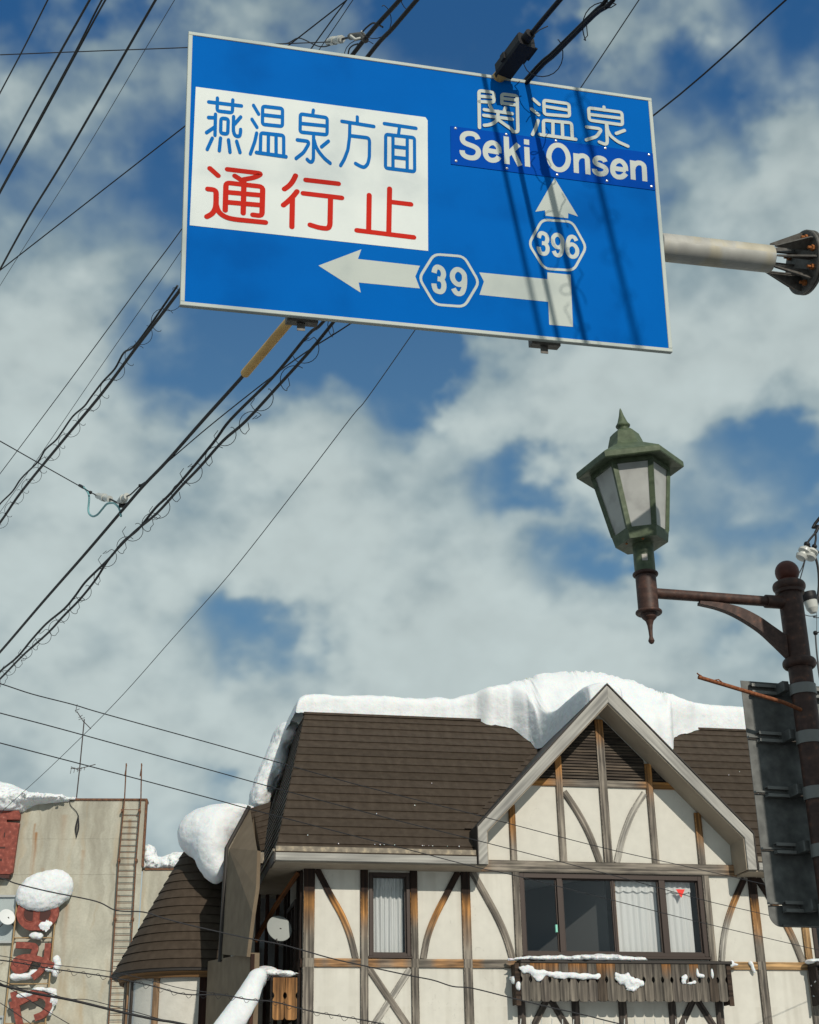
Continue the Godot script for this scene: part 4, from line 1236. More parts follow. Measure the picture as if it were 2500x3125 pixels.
func timber(called: String, pts: Array, wide: float, w0: float, w1: float, mode: int, parent = null, bent = false):
	var p = flat(pts)
	if bent:
		p = curve2(p, 6)
	else:
		var q = PackedVector2Array()
		for i in p.size() - 1:
			var m = maxi(1, int(p[i].distance_to(p[i + 1]) / 0.09))
			for k in m:
				q.append(p[i].lerp(p[i + 1], float(k) / m))
		q.append(p[p.size() - 1])
		p = q
	var s = Shape.new()
	var run = 0.0
	var at = rng.randf() * 5.0
	var off = rng.randf() * 3.0
	var L = []
	for i in p.size():
		var t = (p[mini(i + 1, p.size() - 1)] - p[maxi(i - 1, 0)]).normalized()
		var nn = Vector2(-t.y, t.x) * wide * 0.5
		if i:
			run += p[i].distance_to(p[i - 1])
		L.append([p[i] + nn, p[i] - nn, run + at, timber_tint(p[i], mode)])
	var e = 0.006
	for i in L.size() - 1:
		var a = L[i]
		var b = L[i + 1]
		for q in [[0, 1, w1, w1, 1.0, 1.0, e], [1, 1, w1 - e, w0, 1.0, 1.0, 0.0], [0, 0, w0, w1 - e, 1.0, 1.0, 0.0]]:
			var a0 = a[q[0]]
			var a1 = a[q[1]]
			var b0 = b[q[0]]
			var b1 = b[q[1]]
			if q[6] > 0.0:
				a0 = a0.lerp(a1, e / wide)
				b0 = b0.lerp(b1, e / wide)
				a1 = a1.lerp(a[0], e / wide)
				b1 = b1.lerp(b[0], e / wide)
			var A = Vector3(a1.x, a1.y, q[2])
			var B = Vector3(b1.x, b1.y, q[2])
			var C = Vector3(b0.x, b0.y, q[3])
			var D = Vector3(a0.x, a0.y, q[3])
			if q[6] == 0.0:
				C.z = q[3]
				D.z = q[3]
			var nn = (B - A).cross(C - A).normalized()
			var v0 = off
			var v1 = off + (wide if q[6] > 0.0 else w1 - w0)
			for tr in [[A, B, C, Vector2(a[2], v0), Vector2(b[2], v0), Vector2(b[2], v1), a[3], b[3], b[3]], [A, C, D, Vector2(a[2], v0), Vector2(b[2], v1), Vector2(a[2], v1), a[3], b[3], a[3]]]:
				s._put(tr[0], nn, tr[3], tr[6])
				s._put(tr[2], nn, tr[5], tr[8])
				s._put(tr[1], nn, tr[4], tr[7])
		# the small bevels along both edges
		for q in [[0, -1], [1, 1]]:
			var o0 = a[q[0]]
			var o1 = b[q[0]]
			var i0 = o0.lerp(a[1 - q[0]], e / wide)
			var i1 = o1.lerp(b[1 - q[0]], e / wide)
			s.c = a[3]
			if q[0] == 1:
				s.quad(Vector3(o0.x, o0.y, w1 - e), Vector3(o1.x, o1.y, w1 - e), Vector3(i1.x, i1.y, w1), Vector3(i0.x, i0.y, w1))
			else:
				s.quad(Vector3(i0.x, i0.y, w1), Vector3(i1.x, i1.y, w1), Vector3(o1.x, o1.y, w1 - e), Vector3(o0.x, o0.y, w1 - e))
	for q in [[0, -1], [L.size() - 1, 1]]:
		var a = L[q[0]]
		s.c = a[3]
		if q[1] < 0:
			s.quad(Vector3(a[1].x, a[1].y, w0), Vector3(a[1].x, a[1].y, w1), Vector3(a[0].x, a[0].y, w1), Vector3(a[0].x, a[0].y, w0))
		else:
			s.quad(Vector3(a[0].x, a[0].y, w0), Vector3(a[0].x, a[0].y, w1), Vector3(a[1].x, a[1].y, w1), Vector3(a[1].x, a[1].y, w0))
	return part(called, s, mat.wood, house if parent == null else parent)


# a wall with rectangular holes, as blocks that do not overlap
func holed(s: Shape, u0, u1, v0, v1, w0, w1, holes: Array):
	var us = [u0, u1]
	for h in holes:
		us += [h[0], h[1]]
	us.sort()
	for i in us.size() - 1:
		if us[i + 1] - us[i] < 0.001:
			continue
		var mid = (us[i] + us[i + 1]) / 2
		var spans = [[v0, v1]]
		for h in holes:
			if mid > h[0] and mid < h[1]:
				var next = []
				for q in spans:
					if h[2] > q[0]:
						next.append([q[0], minf(q[1], h[2])])
					if h[3] < q[1]:
						next.append([maxf(q[0], h[3]), q[1]])
				spans = next
		for q in spans:
			s.box(Vector3(us[i], q[0], w0), Vector3(us[i + 1], q[1], w1))


func window(u0, u1, v0, v1, edge, bars: Array, w = -0.07, label = "") -> Node3D:
	# bars: [centre, width, depth forward]
	var s = Shape.new()
	s.box(Vector3(u0, v0, w), Vector3(u0 + edge, v1, w + 0.085), 0.004)
	s.box(Vector3(u1 - edge, v0, w), Vector3(u1, v1, w + 0.085), 0.004)
	s.box(Vector3(u0 + edge, v1 - edge, w), Vector3(u1 - edge, v1, w + 0.083))
	s.box(Vector3(u0 + edge, v0, w), Vector3(u1 - edge, v0 + edge * 0.75, w + 0.083))
	var o = part("window", s, mat.window_frame, house, label)
	var marks = [u0 + edge]
	for b in bars:
		var q = Shape.new()
		q.box(Vector3(b[0] - b[1] / 2, v0 + edge * 0.75, w + 0.005), Vector3(b[0] + b[1] / 2, v1 - edge, w + b[2]), 0.003)
		part("sash_bar", q, mat.window_frame, o)
		marks += [b[0] - b[1] / 2, b[0] + b[1] / 2]
	marks.append(u1 - edge)
	for i in range(0, marks.size(), 2):
		var q = Shape.new()
		var inset = 0.018
		for e in [[marks[i], v0 + edge * 0.75, marks[i] + inset, v1 - edge], [marks[i + 1] - inset, v0 + edge * 0.75, marks[i + 1], v1 - edge], [marks[i] + inset, v1 - edge - inset, marks[i + 1] - inset, v1 - edge], [marks[i] + inset, v0 + edge * 0.75, marks[i + 1] - inset, v0 + edge * 0.75 + inset]]:
			q.box(Vector3(e[0] + 0.001, e[1] + 0.001, w + 0.012), Vector3(e[2], e[3], w + 0.04))
		part("sash", q, mat.window_frame, o)
		q = Shape.new()
		var g = w + 0.026
		q.quad(Vector3(marks[i] + 0.01, v0 + 0.03, g), Vector3(marks[i + 1] - 0.01, v0 + 0.03, g), Vector3(marks[i + 1] - 0.01, v1 - edge, g), Vector3(marks[i] + 0.01, v1 - edge, g))
		part("pane", q, mat.glass, o)
	return o


func curtain(u0, u1, v0, v1, w, waves, deep, label, valance = false):
	var s = Shape.new()
	var m = int((u1 - u0) / 0.012)
	var folds = noise(int(u0 * 100) + 7, 1.0, 3)
	var z = func(u, v):
		var ph = (u - u0) * waves * TAU / (u1 - u0)
		return w + deep * (sin(ph + 1.2 * folds.get_noise_2d(u * 2.0, v * 0.4)) + 1.3 * folds.get_noise_2d(u * 7.0, v * 0.3))
	var rows = 6
	for i in m:
		var a = lerpf(u0, u1, float(i) / m)
		var b = lerpf(u0, u1, float(i + 1) / m)
		for j in rows:
			var c = lerpf(v0, v1, float(j) / rows)
			var d = lerpf(v0, v1, float(j + 1) / rows)
			s.quad(Vector3(a, c, z.call(a, c)), Vector3(b, c, z.call(b, c)), Vector3(b, d, z.call(b, d)), Vector3(a, d, z.call(a, d)))
	if valance:
		for i in m:
			var a = lerpf(u0, u1, float(i) / m)
			var b = lerpf(u0, u1, float(i + 1) / m)
			var low_a = v1 - 0.13 - 0.025 * absf(sin((a - u0) * 24.0))
			var low_b = v1 - 0.13 - 0.025 * absf(sin((b - u0) * 24.0))
			s.quad(Vector3(a, low_a, z.call(a, v1) + 0.025), Vector3(b, low_b, z.call(b, v1) + 0.025), Vector3(b, v1, z.call(b, v1) + 0.02), Vector3(a, v1, z.call(a, v1) + 0.02))
	var o = part("curtain", s, mat.curtain)
	o.transform = house.transform
	tag(o, label, "curtain")


# one course of long roof shingles: a thin wedge, thick at its lower edge
func course(bl: Vector3, br: Vector3, tr: Vector3, tl: Vector3, lift: float, parent: Node, tone = 1.0):
	var s = Shape.new()
	s.c = Color(tone, tone * 0.99, tone * 0.97)
	var nn = (br - bl).cross(tl - bl).normalized()
	var a = bl + nn * lift
	var b = br + nn * lift
	var c = tr + nn * 0.004
	var d = tl + nn * 0.004
	s.quad(a, b, c, d)
	s.quad(bl, br, b, a)
	s.quad(bl, a, d, tl)
	s.quad(br, tr, c, b)
	return part("shingle_course", s, mat.shingle, parent)


func hip_u(v: float) -> float:
	return -0.43 + 0.68 * (v - 5.1) / 2.65


func make_house():
	house = thing("timber_framed_house", "cream half-timbered house with brown shingle roof, front gable and flower boxes under snow", "house", HOUSE_AT, HOUSE_YAW)
	make_house_walls()
	make_house_timbers()
	make_house_roof()
	make_house_windows()
	make_house_balcony()
	make_house_left()


func make_house_walls():
	var s = Shape.new()
	holed(s, 0.0, 9.2, 0.0, 5.0, -0.2, 0.0, [[0.862, 1.41, 3.90, 4.975], [2.915, 5.525, 3.93, 5.0], [7.08, 8.3, 3.93, 4.9]])
	for i in s.v.size():
		s.uv[i] = Vector2((s.v[i].x + s.v[i].z * 0.7) / 9.6, (8.0 - s.v[i].y) / 8.0)
	part("wall", s, mat.plaster, house)
	s = Shape.new()
	s.prism(flat([2.30, 5.0, 6.09, 5.0, 6.09, 5.40, 4.195, 7.29, 2.30, 5.40]), -0.2, 0.0)
	for i in s.v.size():
		s.uv[i] = Vector2((s.v[i].x + s.v[i].z * 0.7) / 9.6, (8.0 - s.v[i].y) / 8.0)
	part("gable_wall", s, mat.plaster, house)
	s = Shape.new()
	holed(s, -7.8, -0.2, 0.0, 5.0, 0.0, 0.2, [[-1.5, -0.55, 3.2, 4.7]])
	var keep = s
	s = Shape.new()
	s.xf = Transform3D(Basis(Vector3(0, 0, 1), Vector3(0, 1, 0), Vector3(-1, 0, 0)), Vector3(0.2, 0, 0))
	holed(s, -7.8, -0.2, 0.0, 5.0, 0.0, 0.2, [[-1.5, -0.55, 3.2, 4.7]])
	part("side_wall", s, mat.stucco, house)
	s = Shape.new()
	s.box(Vector3(9.0, 0, -7.8), Vector3(9.2, 5.0, -0.2))
	s.box(Vector3(0.0, 0, -8.0), Vector3(9.2, 5.0, -7.8))
	part("rear_wall", s, mat.stucco, house)
	# the rooms behind the windows
	s = Shape.new()
	s.box(Vector3(0.2, 2.8, -7.8), Vector3(9.0, 2.95, -0.2))
	s.box(Vector3(0.2, 5.04, -7.8), Vector3(9.0, 5.12, -0.2))
	s.box(Vector3(0.2, 2.95, -3.4), Vector3(9.0, 5.04, -3.3))
	s.box(Vector3(2.0, 2.95, -3.3), Vector3(2.1, 5.04, -0.2))
	s.box(Vector3(6.6, 2.95, -3.3), Vector3(6.7, 5.04, -0.2))
	part("rooms", s, mat.room, house)


func make_house_timbers():
	var t = 0.03
	# posts of the upper storey
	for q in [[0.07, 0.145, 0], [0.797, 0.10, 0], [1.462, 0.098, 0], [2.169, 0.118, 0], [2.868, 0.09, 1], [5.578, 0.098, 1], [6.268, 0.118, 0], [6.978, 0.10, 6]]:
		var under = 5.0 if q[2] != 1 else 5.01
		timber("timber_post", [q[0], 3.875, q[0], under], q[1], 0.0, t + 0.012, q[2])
		if q[0] < 2.5 or q[0] > 6.0:
			timber("timber_post", [q[0], 1.2, q[0], 3.765], q[1], 0.0, t + 0.012, 1)
	for q in [[2.868, 0.10], [3.60, 0.10], [4.245, 0.11], [4.935, 0.10], [5.60, 0.10]]:
		timber("timber_post", [q[0], 1.2, q[0], 3.765], q[1], 0.0, t, 7)
	timber("timber_rail", [0.0, 3.82, 2.86, 3.82], 0.108, 0.0, t, 5)
	timber("timber_rail", [2.86, 3.82, 5.64, 3.82], 0.108, 0.0, t, 7)
	timber("timber_rail", [5.64, 3.818, 9.2, 3.818], 0.102, 0.0, t, 6)
	timber("timber_rail", [2.36, 5.087, 6.04, 5.087], 0.152, 0.0, t + 0.022, 2)
	timber("timber_post", [0.07, 3.765, 0.07, 3.875], 0.145, t, t + 0.011, 1)
	for q in [[0.797, 0.10], [1.462, 0.098], [2.169, 0.118], [6.268, 0.118]]:
		timber("timber_post", [q[0], 3.764, q[0], 3.876], q[1], t, t + 0.011, 1)
	# curved braces of the upper storey
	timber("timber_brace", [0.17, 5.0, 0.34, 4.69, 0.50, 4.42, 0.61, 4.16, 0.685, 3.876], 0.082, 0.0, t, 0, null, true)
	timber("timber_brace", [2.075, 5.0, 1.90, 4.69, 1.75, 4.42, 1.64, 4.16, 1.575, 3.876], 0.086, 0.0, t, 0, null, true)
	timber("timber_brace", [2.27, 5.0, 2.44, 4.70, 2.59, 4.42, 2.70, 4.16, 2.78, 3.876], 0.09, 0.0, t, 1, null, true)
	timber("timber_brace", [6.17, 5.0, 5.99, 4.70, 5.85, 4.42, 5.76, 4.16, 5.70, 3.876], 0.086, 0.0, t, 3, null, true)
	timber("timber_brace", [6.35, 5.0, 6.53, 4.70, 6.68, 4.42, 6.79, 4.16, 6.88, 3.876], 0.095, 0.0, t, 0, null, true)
	# crossed and straight braces below the rail
	timber("timber_brace", [0.86, 3.75, 1.41, 2.98], 0.085, 0.0, t - 0.003, 1)
	timber("timber_brace", [1.40, 3.75, 0.86, 2.98], 0.085, 0.0, t - 0.008, 3)
	for q in [[3.24, 3.42, 2.96, 2.95], [3.24, 3.42, 3.53, 2.95], [5.27, 3.42, 4.98, 2.95], [5.27, 3.42, 5.56, 2.95]]:
		timber("timber_brace", q, 0.085, 0.0, t - 0.005, 7)
	# gable
	for q in [[2.855, 0.088, 5.165, 5.92], [3.555, 0.096, 5.165, 6.63], [4.195, 0.12, 5.165, 7.18], [4.881, 0.096, 5.165, 6.56], [5.558, 0.098, 5.165, 5.88]]:
		timber("gable_post", [q[0], q[2], q[0], q[3]], q[1], 0.0, t + 0.012, 2)
	for q in [[3.13, 3.506], [3.604, 4.134], [4.256, 4.832], [4.93, 5.26]]:
		timber("gable_tie", [q[0], 6.255, q[1], 6.255], 0.10, 0.0, t, 2)
	timber("gable_brace", [3.62, 6.13, 3.80, 5.85, 3.955, 5.53, 4.075, 5.165], 0.09, 0.0, t, 1, null, true)
	timber("gable_brace", [4.80, 6.14, 4.60, 5.86, 4.44, 5.53, 4.315, 5.165], 0.09, 0.0, t - 0.004, 3, null, true)
	# louvres at the top of the gable
	for bay in [[3.17, 3.506], [3.604, 4.134], [4.256, 4.832], [4.93, 5.24]]:
		var s = Shape.new()
		var f = 0.0
		var back = Shape.new()
		back.c = Color(0.05, 0.04, 0.035)
		var l = bay[0]
		var r = bay[1]
		var top = func(u): return 7.255 - absf(u - 4.195)
		back.prism(flat([l, 6.306, r, 6.306, r, maxf(6.307, top.call(r)), l, maxf(6.307, top.call(l))]), 0.001, 0.006)
		var lv = part("louvre", back, mat.wood, house)
		var y = 6.325
		while y < 7.15:
			var reach = 7.255 - y - 0.03
			var a = maxf(l + 0.004, 4.195 - reach)
			var b = minf(r - 0.004, 4.195 + reach)
			if b - a > 0.03:
				s = Shape.new()
				var k = 0.85 + 0.3 * rng.randf()
				s.c = Color(0.125 * k, 0.098 * k, 0.074 * k)
				s.quad(Vector3(a, y, 0.030), Vector3(b, y, 0.030), Vector3(b, y + 0.034, 0.010), Vector3(a, y + 0.034, 0.010))
				s.quad(Vector3(a, y, 0.018), Vector3(b, y, 0.018), Vector3(b, y, 0.030), Vector3(a, y, 0.030))
				part("slat", s, mat.wood, lv)
			y += 0.042


func gable_outer(v: float) -> float:
	return 2.25 if v < 5.5 else 2.25 + (v - 5.5) / 1.03


func make_house_roof():
	var s = Shape.new()
	# decking under the shingles
	s.quad(Vector3(-0.43, 5.1, 0.48), Vector3(2.20, 5.1, 0.48), Vector3(2.20, 5.6, -0.02), Vector3(-0.30, 5.6, -0.02))
	s.quad(Vector3(6.2, 5.1, 0.48), Vector3(9.6, 5.1, 0.48), Vector3(9.6, 5.6, -0.02), Vector3(6.2, 5.6, -0.02))
	s.quad(Vector3(-0.30, 5.6, -0.02), Vector3(9.6, 5.6, -0.02), Vector3(9.6, 7.73, -2.15), Vector3(0.24, 7.73, -2.15))
	s.quad(Vector3(0.25, 7.73, -2.15), Vector3(9.6, 7.73, -2.15), Vector3(9.6, 7.9, -4.2), Vector3(0.25, 7.9, -4.2))
	s.quad(Vector3(0.25, 7.9, -4.2), Vector3(9.6, 7.9, -4.2), Vector3(9.6, 5.0, -8.4), Vector3(-0.43, 5.0, -8.4))
	s.tri(Vector3(9.2, 5.0, -8.0), Vector3(9.2, 7.73, -2.15), Vector3(9.2, 5.0, 0.0))
	var roof = part("roof", s, mat.dark_trim, house)
	var rows = 18
	for i in rows:
		var v0 = 5.115 + 2.62 * i / rows
		var v1 = 5.115 + 2.62 * (i + 1) / rows
		var P = func(u, v): return Vector3(u, v, 5.59 - v)
		var tone = 0.86 + 0.26 * rng.randf()
		course(P.call(hip_u(v0), v0), P.call(gable_outer(v0) + (0.3 if v0 > 5.7 else 0.0), v0), P.call(gable_outer(v1) + (0.3 if v0 > 5.7 else 0.0), v1), P.call(hip_u(v1), v1), 0.019, roof, tone)
		var r0 = 8.40 - gable_outer(v0) - (0.3 if v0 > 5.7 else 0.0)
		var r1 = 8.40 - gable_outer(v1) - (0.3 if v0 > 5.7 else 0.0)
		course(P.call(r0, v0), P.call(9.6, v0), P.call(9.6, v1), P.call(r1, v1), 0.019, roof, tone)
	# the steep slope on the left
	for i in 20:
		var v0 = 5.1 + 2.65 * i / 20
		var v1 = 5.1 + 2.65 * (i + 1) / 20
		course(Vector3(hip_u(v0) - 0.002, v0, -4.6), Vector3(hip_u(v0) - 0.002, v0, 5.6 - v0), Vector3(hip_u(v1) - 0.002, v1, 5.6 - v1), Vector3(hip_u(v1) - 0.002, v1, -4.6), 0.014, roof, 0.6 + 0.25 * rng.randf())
	# ridge strip and eaves metal
	s = Shape.new()
	s.box(Vector3(0.22, 7.715, -2.19), Vector3(9.6, 7.75, -2.09))
	part("ridge_strip", s, mat.shingle, house)
	for q in [[-0.43, 2.22], [6.18, 9.6]]:
		s = Shape.new()
		s.box(Vector3(q[0], 5.135, 0.455), Vector3(q[1], 5.205, 0.478), 0.004)
		part("eaves_metal", s, mat.metal_trim, house)
		s = Shape.new()
		s.box(Vector3(q[0], 5.02, 0.452), Vector3(q[1], 5.118, 0.497), 0.006)
		part("fascia", s, mat.fascia_wood, house)
	s = Shape.new()
	for q in [[Vector3(-0.43, 5.0, 0.0), Vector3(2.36, 5.019, 0.45)], [Vector3(-0.45, 4.998, -2.6), Vector3(-0.001, 5.017, -0.001)], [Vector3(6.04, 5.0, 0.0), Vector3(9.6, 5.019, 0.45)]]:
		s = Shape.new()
		s.box(q[0], q[1])
		part("soffit", s, mat.soffit, house)
	s = Shape.new()
	s.box(Vector3(-0.452, 5.0, -2.6), Vector3(-0.432, 5.125, 0.497))
	part("fascia", s, mat.dark_trim, house)
	s = Shape.new()
	s.box(Vector3(-0.468, 5.128, -2.6), Vector3(-0.44, 5.16, 0.50))
	part("eaves_metal", s, mat.metal_trim, house)
	# gable: rake boards in front, broad soffit behind them
	var outer = [2.245, 5.022, 2.245, 5.505, 4.195, 7.545, 6.145, 5.505, 6.145, 5.022]
	var inner = [6.02, 5.022, 6.02, 5.455, 4.195, 7.30, 2.37, 5.455, 2.37, 5.022]
	var left = flat([2.245, 5.022, 2.37, 5.022, 2.37, 5.455, 4.195, 7.30, 4.195, 7.545, 2.245, 5.505])
	s = Shape.new()
	s.grain = Vector3(0.69, 0.72, 0)
	s.prism(left, 0.462, 0.498)
	part("rake_board", s, mat.fascia_wood, house)
	s = Shape.new()
	s.grain = Vector3(-0.69, 0.72, 0)
	s.prism(flat([6.145, 5.022, 6.145, 5.505, 4.197, 7.545, 4.197, 7.30, 6.02, 5.455, 6.02, 5.022]), 0.462, 0.498)
	part("rake_board", s, mat.fascia_wood, house)
	for side in [0, 1]:
		s = Shape.new()
		var q = flat([2.36, 5.024, 2.385, 5.024, 2.385, 5.445, 4.195, 7.275, 4.195, 7.31, 2.36, 5.465])
		if side:
			var m = PackedVector2Array()
			for p in q:
				m.append(Vector2(8.39 - p.x, p.y))
			q = m
		s.prism(q, 0.001, 0.470)
		part("gable_soffit", s, mat.soffit, house)
		s = Shape.new()
		q = flat([2.232, 5.03, 2.244, 5.03, 2.244, 5.512, 4.195, 7.555, 4.195, 7.578, 2.232, 5.524])
		if side:
			var m = PackedVector2Array()
			for p in q:
				m.append(Vector2(8.39 - p.x, p.y))
			q = m
		s.prism(q, -2.2, 0.515)
		part("rake_metal", s, mat.dark_trim, house)
	# metal strip that folds the courses into the gable
	for side in [0, 1]:
		s = Shape.new()
		var y = 5.55
		while y < 7.2:
			var a = Vector3(gable_outer(y), y, 5.6 - y)
			var b = Vector3(gable_outer(y + 0.12), y + 0.12, 5.6 - y - 0.12)
			var lift = Vector3(0, 0.022, 0.022)
			var w = Vector3(-0.13, 0.0, 0.0)
			if side:
				a.x = 8.39 - a.x
				b.x = 8.39 - b.x
				s.quad(a + lift, a - w + lift, b - w + lift * 0.7, b + lift * 0.7)
				s.quad(a - w, b - w, b - w + lift * 0.7, a - w + lift)
			else:
				s.quad(a + w + lift, a + lift, b + lift * 0.7, b + w + lift * 0.7)
				s.quad(a + w, a + w + lift, b + w + lift * 0.7, b + w)
			y += 0.121
		var vs = part("valley_strip", s, mat.shingle, house)
	# scraps of old snow and scratches on the courses
	for i in 20:
		s = Shape.new()
		var u = rng.randf_range(-0.2, 2.1)
		var v = 5.26 if i < 12 else rng.randf_range(5.3, 6.4)
		if i > 15:
			u = 6.75 + 0.12 * rng.randfn() + (6.6 - v) * 0.15
			v = rng.randf_range(6.1, 7.0)
		var r = rng.randf_range(0.004, 0.010)
		s.ball(Vector3(u, v + 0.01, 5.6 - v + 0.02), r, 6)
		part("snow_speck", s, mat.snow, roof)


func make_house_windows():
	var o = window(2.915, 5.525, 3.93, 5.005, 0.062, [[3.478, 0.075, 0.075], [4.24, 0.02, 0.05], [4.94, 0.085, 0.075]], -0.06)
	var s = Shape.new()
	s.prism(flat([5.155, 4.83, 5.285, 4.83, 5.225, 4.715]), -0.031, -0.0275, false)
	part("emergency_mark", s, mat.emergency_red, o, "small red triangle stuck on the right pane")
	s = Shape.new()
	s.box(Vector3(3.398, 4.235, -0.046), Vector3(3.428, 4.335, -0.012), 0.006)
	part("latch", s, mat.latch_teal, o)
	s = Shape.new()
	s.c = Color(0.42, 0.22, 0.08)
	s.box(Vector3(4.25, 3.99, -0.10), Vector3(4.29, 4.94, -0.065), 0.004)
	part("inner_post", s, mat.wood, o)
	s = Shape.new()
	s.quad(Vector3(3.30, 3.7, -1.7), Vector3(4.235, 3.7, -0.30), Vector3(4.235, 5.03, -0.30), Vector3(3.30, 5.03, -1.7))
	part("inner_screen", s, mat.inner_screen, o)  # added behind the second pane to imitate its pale reflection
	s = Shape.new()
	s.box(Vector3(2.9, 3.892, 0.001), Vector3(5.54, 3.926, 0.06), 0.004)
	part("sill", s, mat.window_frame, o)
	curtain(4.30, 4.90, 3.985, 4.945, -0.14, 7.0, 0.009, "white lace curtain behind the broad right-hand pane, nearest the middle of the big window", true)
	curtain(4.985, 5.40, 3.985, 4.945, -0.14, 5.0, 0.009, "white lace curtain in the far right pane behind the red triangle", true)
	o = window(0.862, 1.41, 3.905, 4.972, 0.048, [], -0.06)
	s = Shape.new()
	s.box(Vector3(0.845, 3.878, 0.001), Vector3(1.425, 3.904, 0.05), 0.004)
	part("sill", s, mat.window_frame, o)
	curtain(0.915, 1.335, 3.945, 4.925, -0.13, 7.0, 0.018, "pale pleated curtain in the narrow window at the left of the house", true)
	window(7.08, 8.3, 3.93, 4.9, 0.06, [[7.66, 0.07, 0.07]], -0.06)
	# narrow window in the side wall
	s = Shape.new()
	s.xf = Transform3D(Basis(Vector3(0, 0, 1), Vector3(0, 1, 0), Vector3(-1, 0, 0)), Vector3(0.0, 0, 0))
	s.box(Vector3(-1.5, 3.2, -0.03), Vector3(-1.44, 4.7, 0.05))
	s.box(Vector3(-0.61, 3.2, -0.03), Vector3(-0.55, 4.7, 0.05))
	s.box(Vector3(-1.44, 4.64, -0.03), Vector3(-0.61, 4.7, 0.05))
	s.box(Vector3(-1.05, 3.2, -0.03), Vector3(-0.99, 4.64, 0.04))
	o = part("side_window", s, mat.window_frame, house)
	s = Shape.new()
	s.quad(Vector3(0.02, 3.2, -1.45), Vector3(0.02, 3.2, -0.6), Vector3(0.02, 4.65, -0.6), Vector3(0.02, 4.65, -1.45))
	part("pane", s, mat.glass, o)


func box_board(u: float, wide: float, v0: float, v1: float, w: float, tone: Color, low: Color) -> Shape:
	# a fence-like board with a rounded foot and a leaf-shaped bite in each edge
	var s = Shape.new()
	s.grain = Vector3(0, 1, 0)
	s.c = tone
	var h = wide / 2 - 0.002
	var out = PackedVector2Array()
	var bite = (v0 + v1) / 2 + 0.035
	out.append(Vector2(u + h, v1))
	out.append(Vector2(u - h, v1))
	for q in [[-1.0, 1], [1.0, -1]]:
		var x = q[0]
		var seq = [0.045, 0.03, 0.012, -0.012, -0.03, -0.045]
		var dep = [0.0, 0.012, 0.02, 0.02, 0.01, 0.0]
		if q[1] > 0:
			for i in 6:
				out.append(Vector2(u + x * (h - dep[i]), bite + seq[i]))
			for k in 5:
				var a = PI + PI / 2 * k / 4
				out.append(Vector2(u - h + 0.035 + cos(a) * 0.035, v0 + 0.035 + sin(a) * 0.035))
		else:
			for k in 5:
				var a = -PI / 2 + PI / 2 * k / 4
				out.append(Vector2(u + h - 0.035 + cos(a) * 0.035, v0 + 0.035 + sin(a) * 0.035))
			for i in range(5, -1, -1):
				out.append(Vector2(u + x * (h - dep[i]), bite + seq[i]))
	s.prism(out, w - 0.018, w)
	for i in s.v.size():
		var k = smoothstep(v1 - 0.02, v1 - 0.10, s.v[i].y)
		s.col[i] = low.lerp(tone, k)
	return s


func make_house_balcony():
	var s = Shape.new()
	s.box(Vector3(2.80, 3.802, 0.04), Vector3(5.72, 3.842, 0.315), 0.008)
	var bal = part("flower_box", s, mat.dark_trim, house, "long flower box of grey boards with rounded feet under the wide window")
	var n = 22
	var wide = (5.625 - 2.80) / n
	for i in n:
		var k = 0.85 + 0.35 * rng.randf()
		var tone = Color(0.205 * k, 0.178 * k, 0.145 * k)
		if i in [8, 20]:
			tone = Color(0.10, 0.075, 0.058)
		var low = Color(0.34, 0.15, 0.045) if i in [1, 2, 3, 5, 6, 8, 9, 15, 18] else tone * 0.6
		part("board", box_board(2.80 + wide * (i + 0.5), wide, 3.325 + 0.006 * rng.randf(), 3.80, 0.30, tone, low), mat.wood, bal)
	for x in [2.745, 5.66]:
		s = Shape.new()
		s.c = Color(0.075, 0.05, 0.035)
		s.box(Vector3(x, 3.30, 0.03), Vector3(x + 0.02, 3.80, 0.26))
		s.box(Vector3(x - 0.012, 3.28, 0.245), Vector3(x + 0.05, 3.80, 0.272))
		part("end_board", s, mat.wood, bal)
	s = Shape.new()
	s.c = Color(0.08, 0.06, 0.05)
	s.box(Vector3(2.77, 3.36, 0.04), Vector3(5.66, 3.39, 0.275))
	part("bottom_board", s, mat.wood, bal)
	# a row of pale pickets below, their tips just in view
	var low_rail = Shape.new()
	low_rail.box(Vector3(2.7, 2.55, 0.42), Vector3(5.2, 2.60, 0.47))
	var fence = part("picket_rail", low_rail, mat.dark_trim, house)
	for i in 17:
		s = Shape.new()
		var u = 2.725 + 0.138 * i + 0.01 * rng.randf()
		s.tube(PackedVector3Array([Vector3(u, 2.6, 0.45), Vector3(u - 0.004, 3.05, 0.45), Vector3(u - 0.008 + 0.012 * rng.randf(), 3.095 + 0.012 * rng.randf(), 0.45)]), 0.0075, 6)
		part("picket", s, mat.porcelain, fence)
	# right-hand box, cut by the frame
	s = Shape.new()
	s.box(Vector3(6.93, 3.80, 0.04), Vector3(8.5, 3.842, 0.315), 0.008)
	bal = part("flower_box", s, mat.dark_trim, house, "dark flower box at the right edge, specked with snow")
	for i in 12:
		part("board", box_board(6.97 + 0.128 * (i + 0.5), 0.128, 3.32, 3.80, 0.30, Color(0.035, 0.028, 0.026), Color(0.03, 0.02, 0.015)), mat.wood, bal)
	s = Shape.new()
	s.c = Color(0.04, 0.03, 0.026)
	s.box(Vector3(6.93, 3.30, 0.03), Vector3(6.955, 3.80, 0.27))
	part("end_board", s, mat.wood, bal)
	for i in 14:
		s = Shape.new()
		s.ball(Vector3(6.93 - 0.005, rng.randf_range(3.31, 3.75), rng.randf_range(0.05, 0.25)) if i < 5 else Vector3(6.98 + 0.12 * rng.randf(), rng.randf_range(3.31, 3.75), 0.302), rng.randf_range(0.006, 0.013), 6)
		part("snow_speck", s, mat.snow, bal)


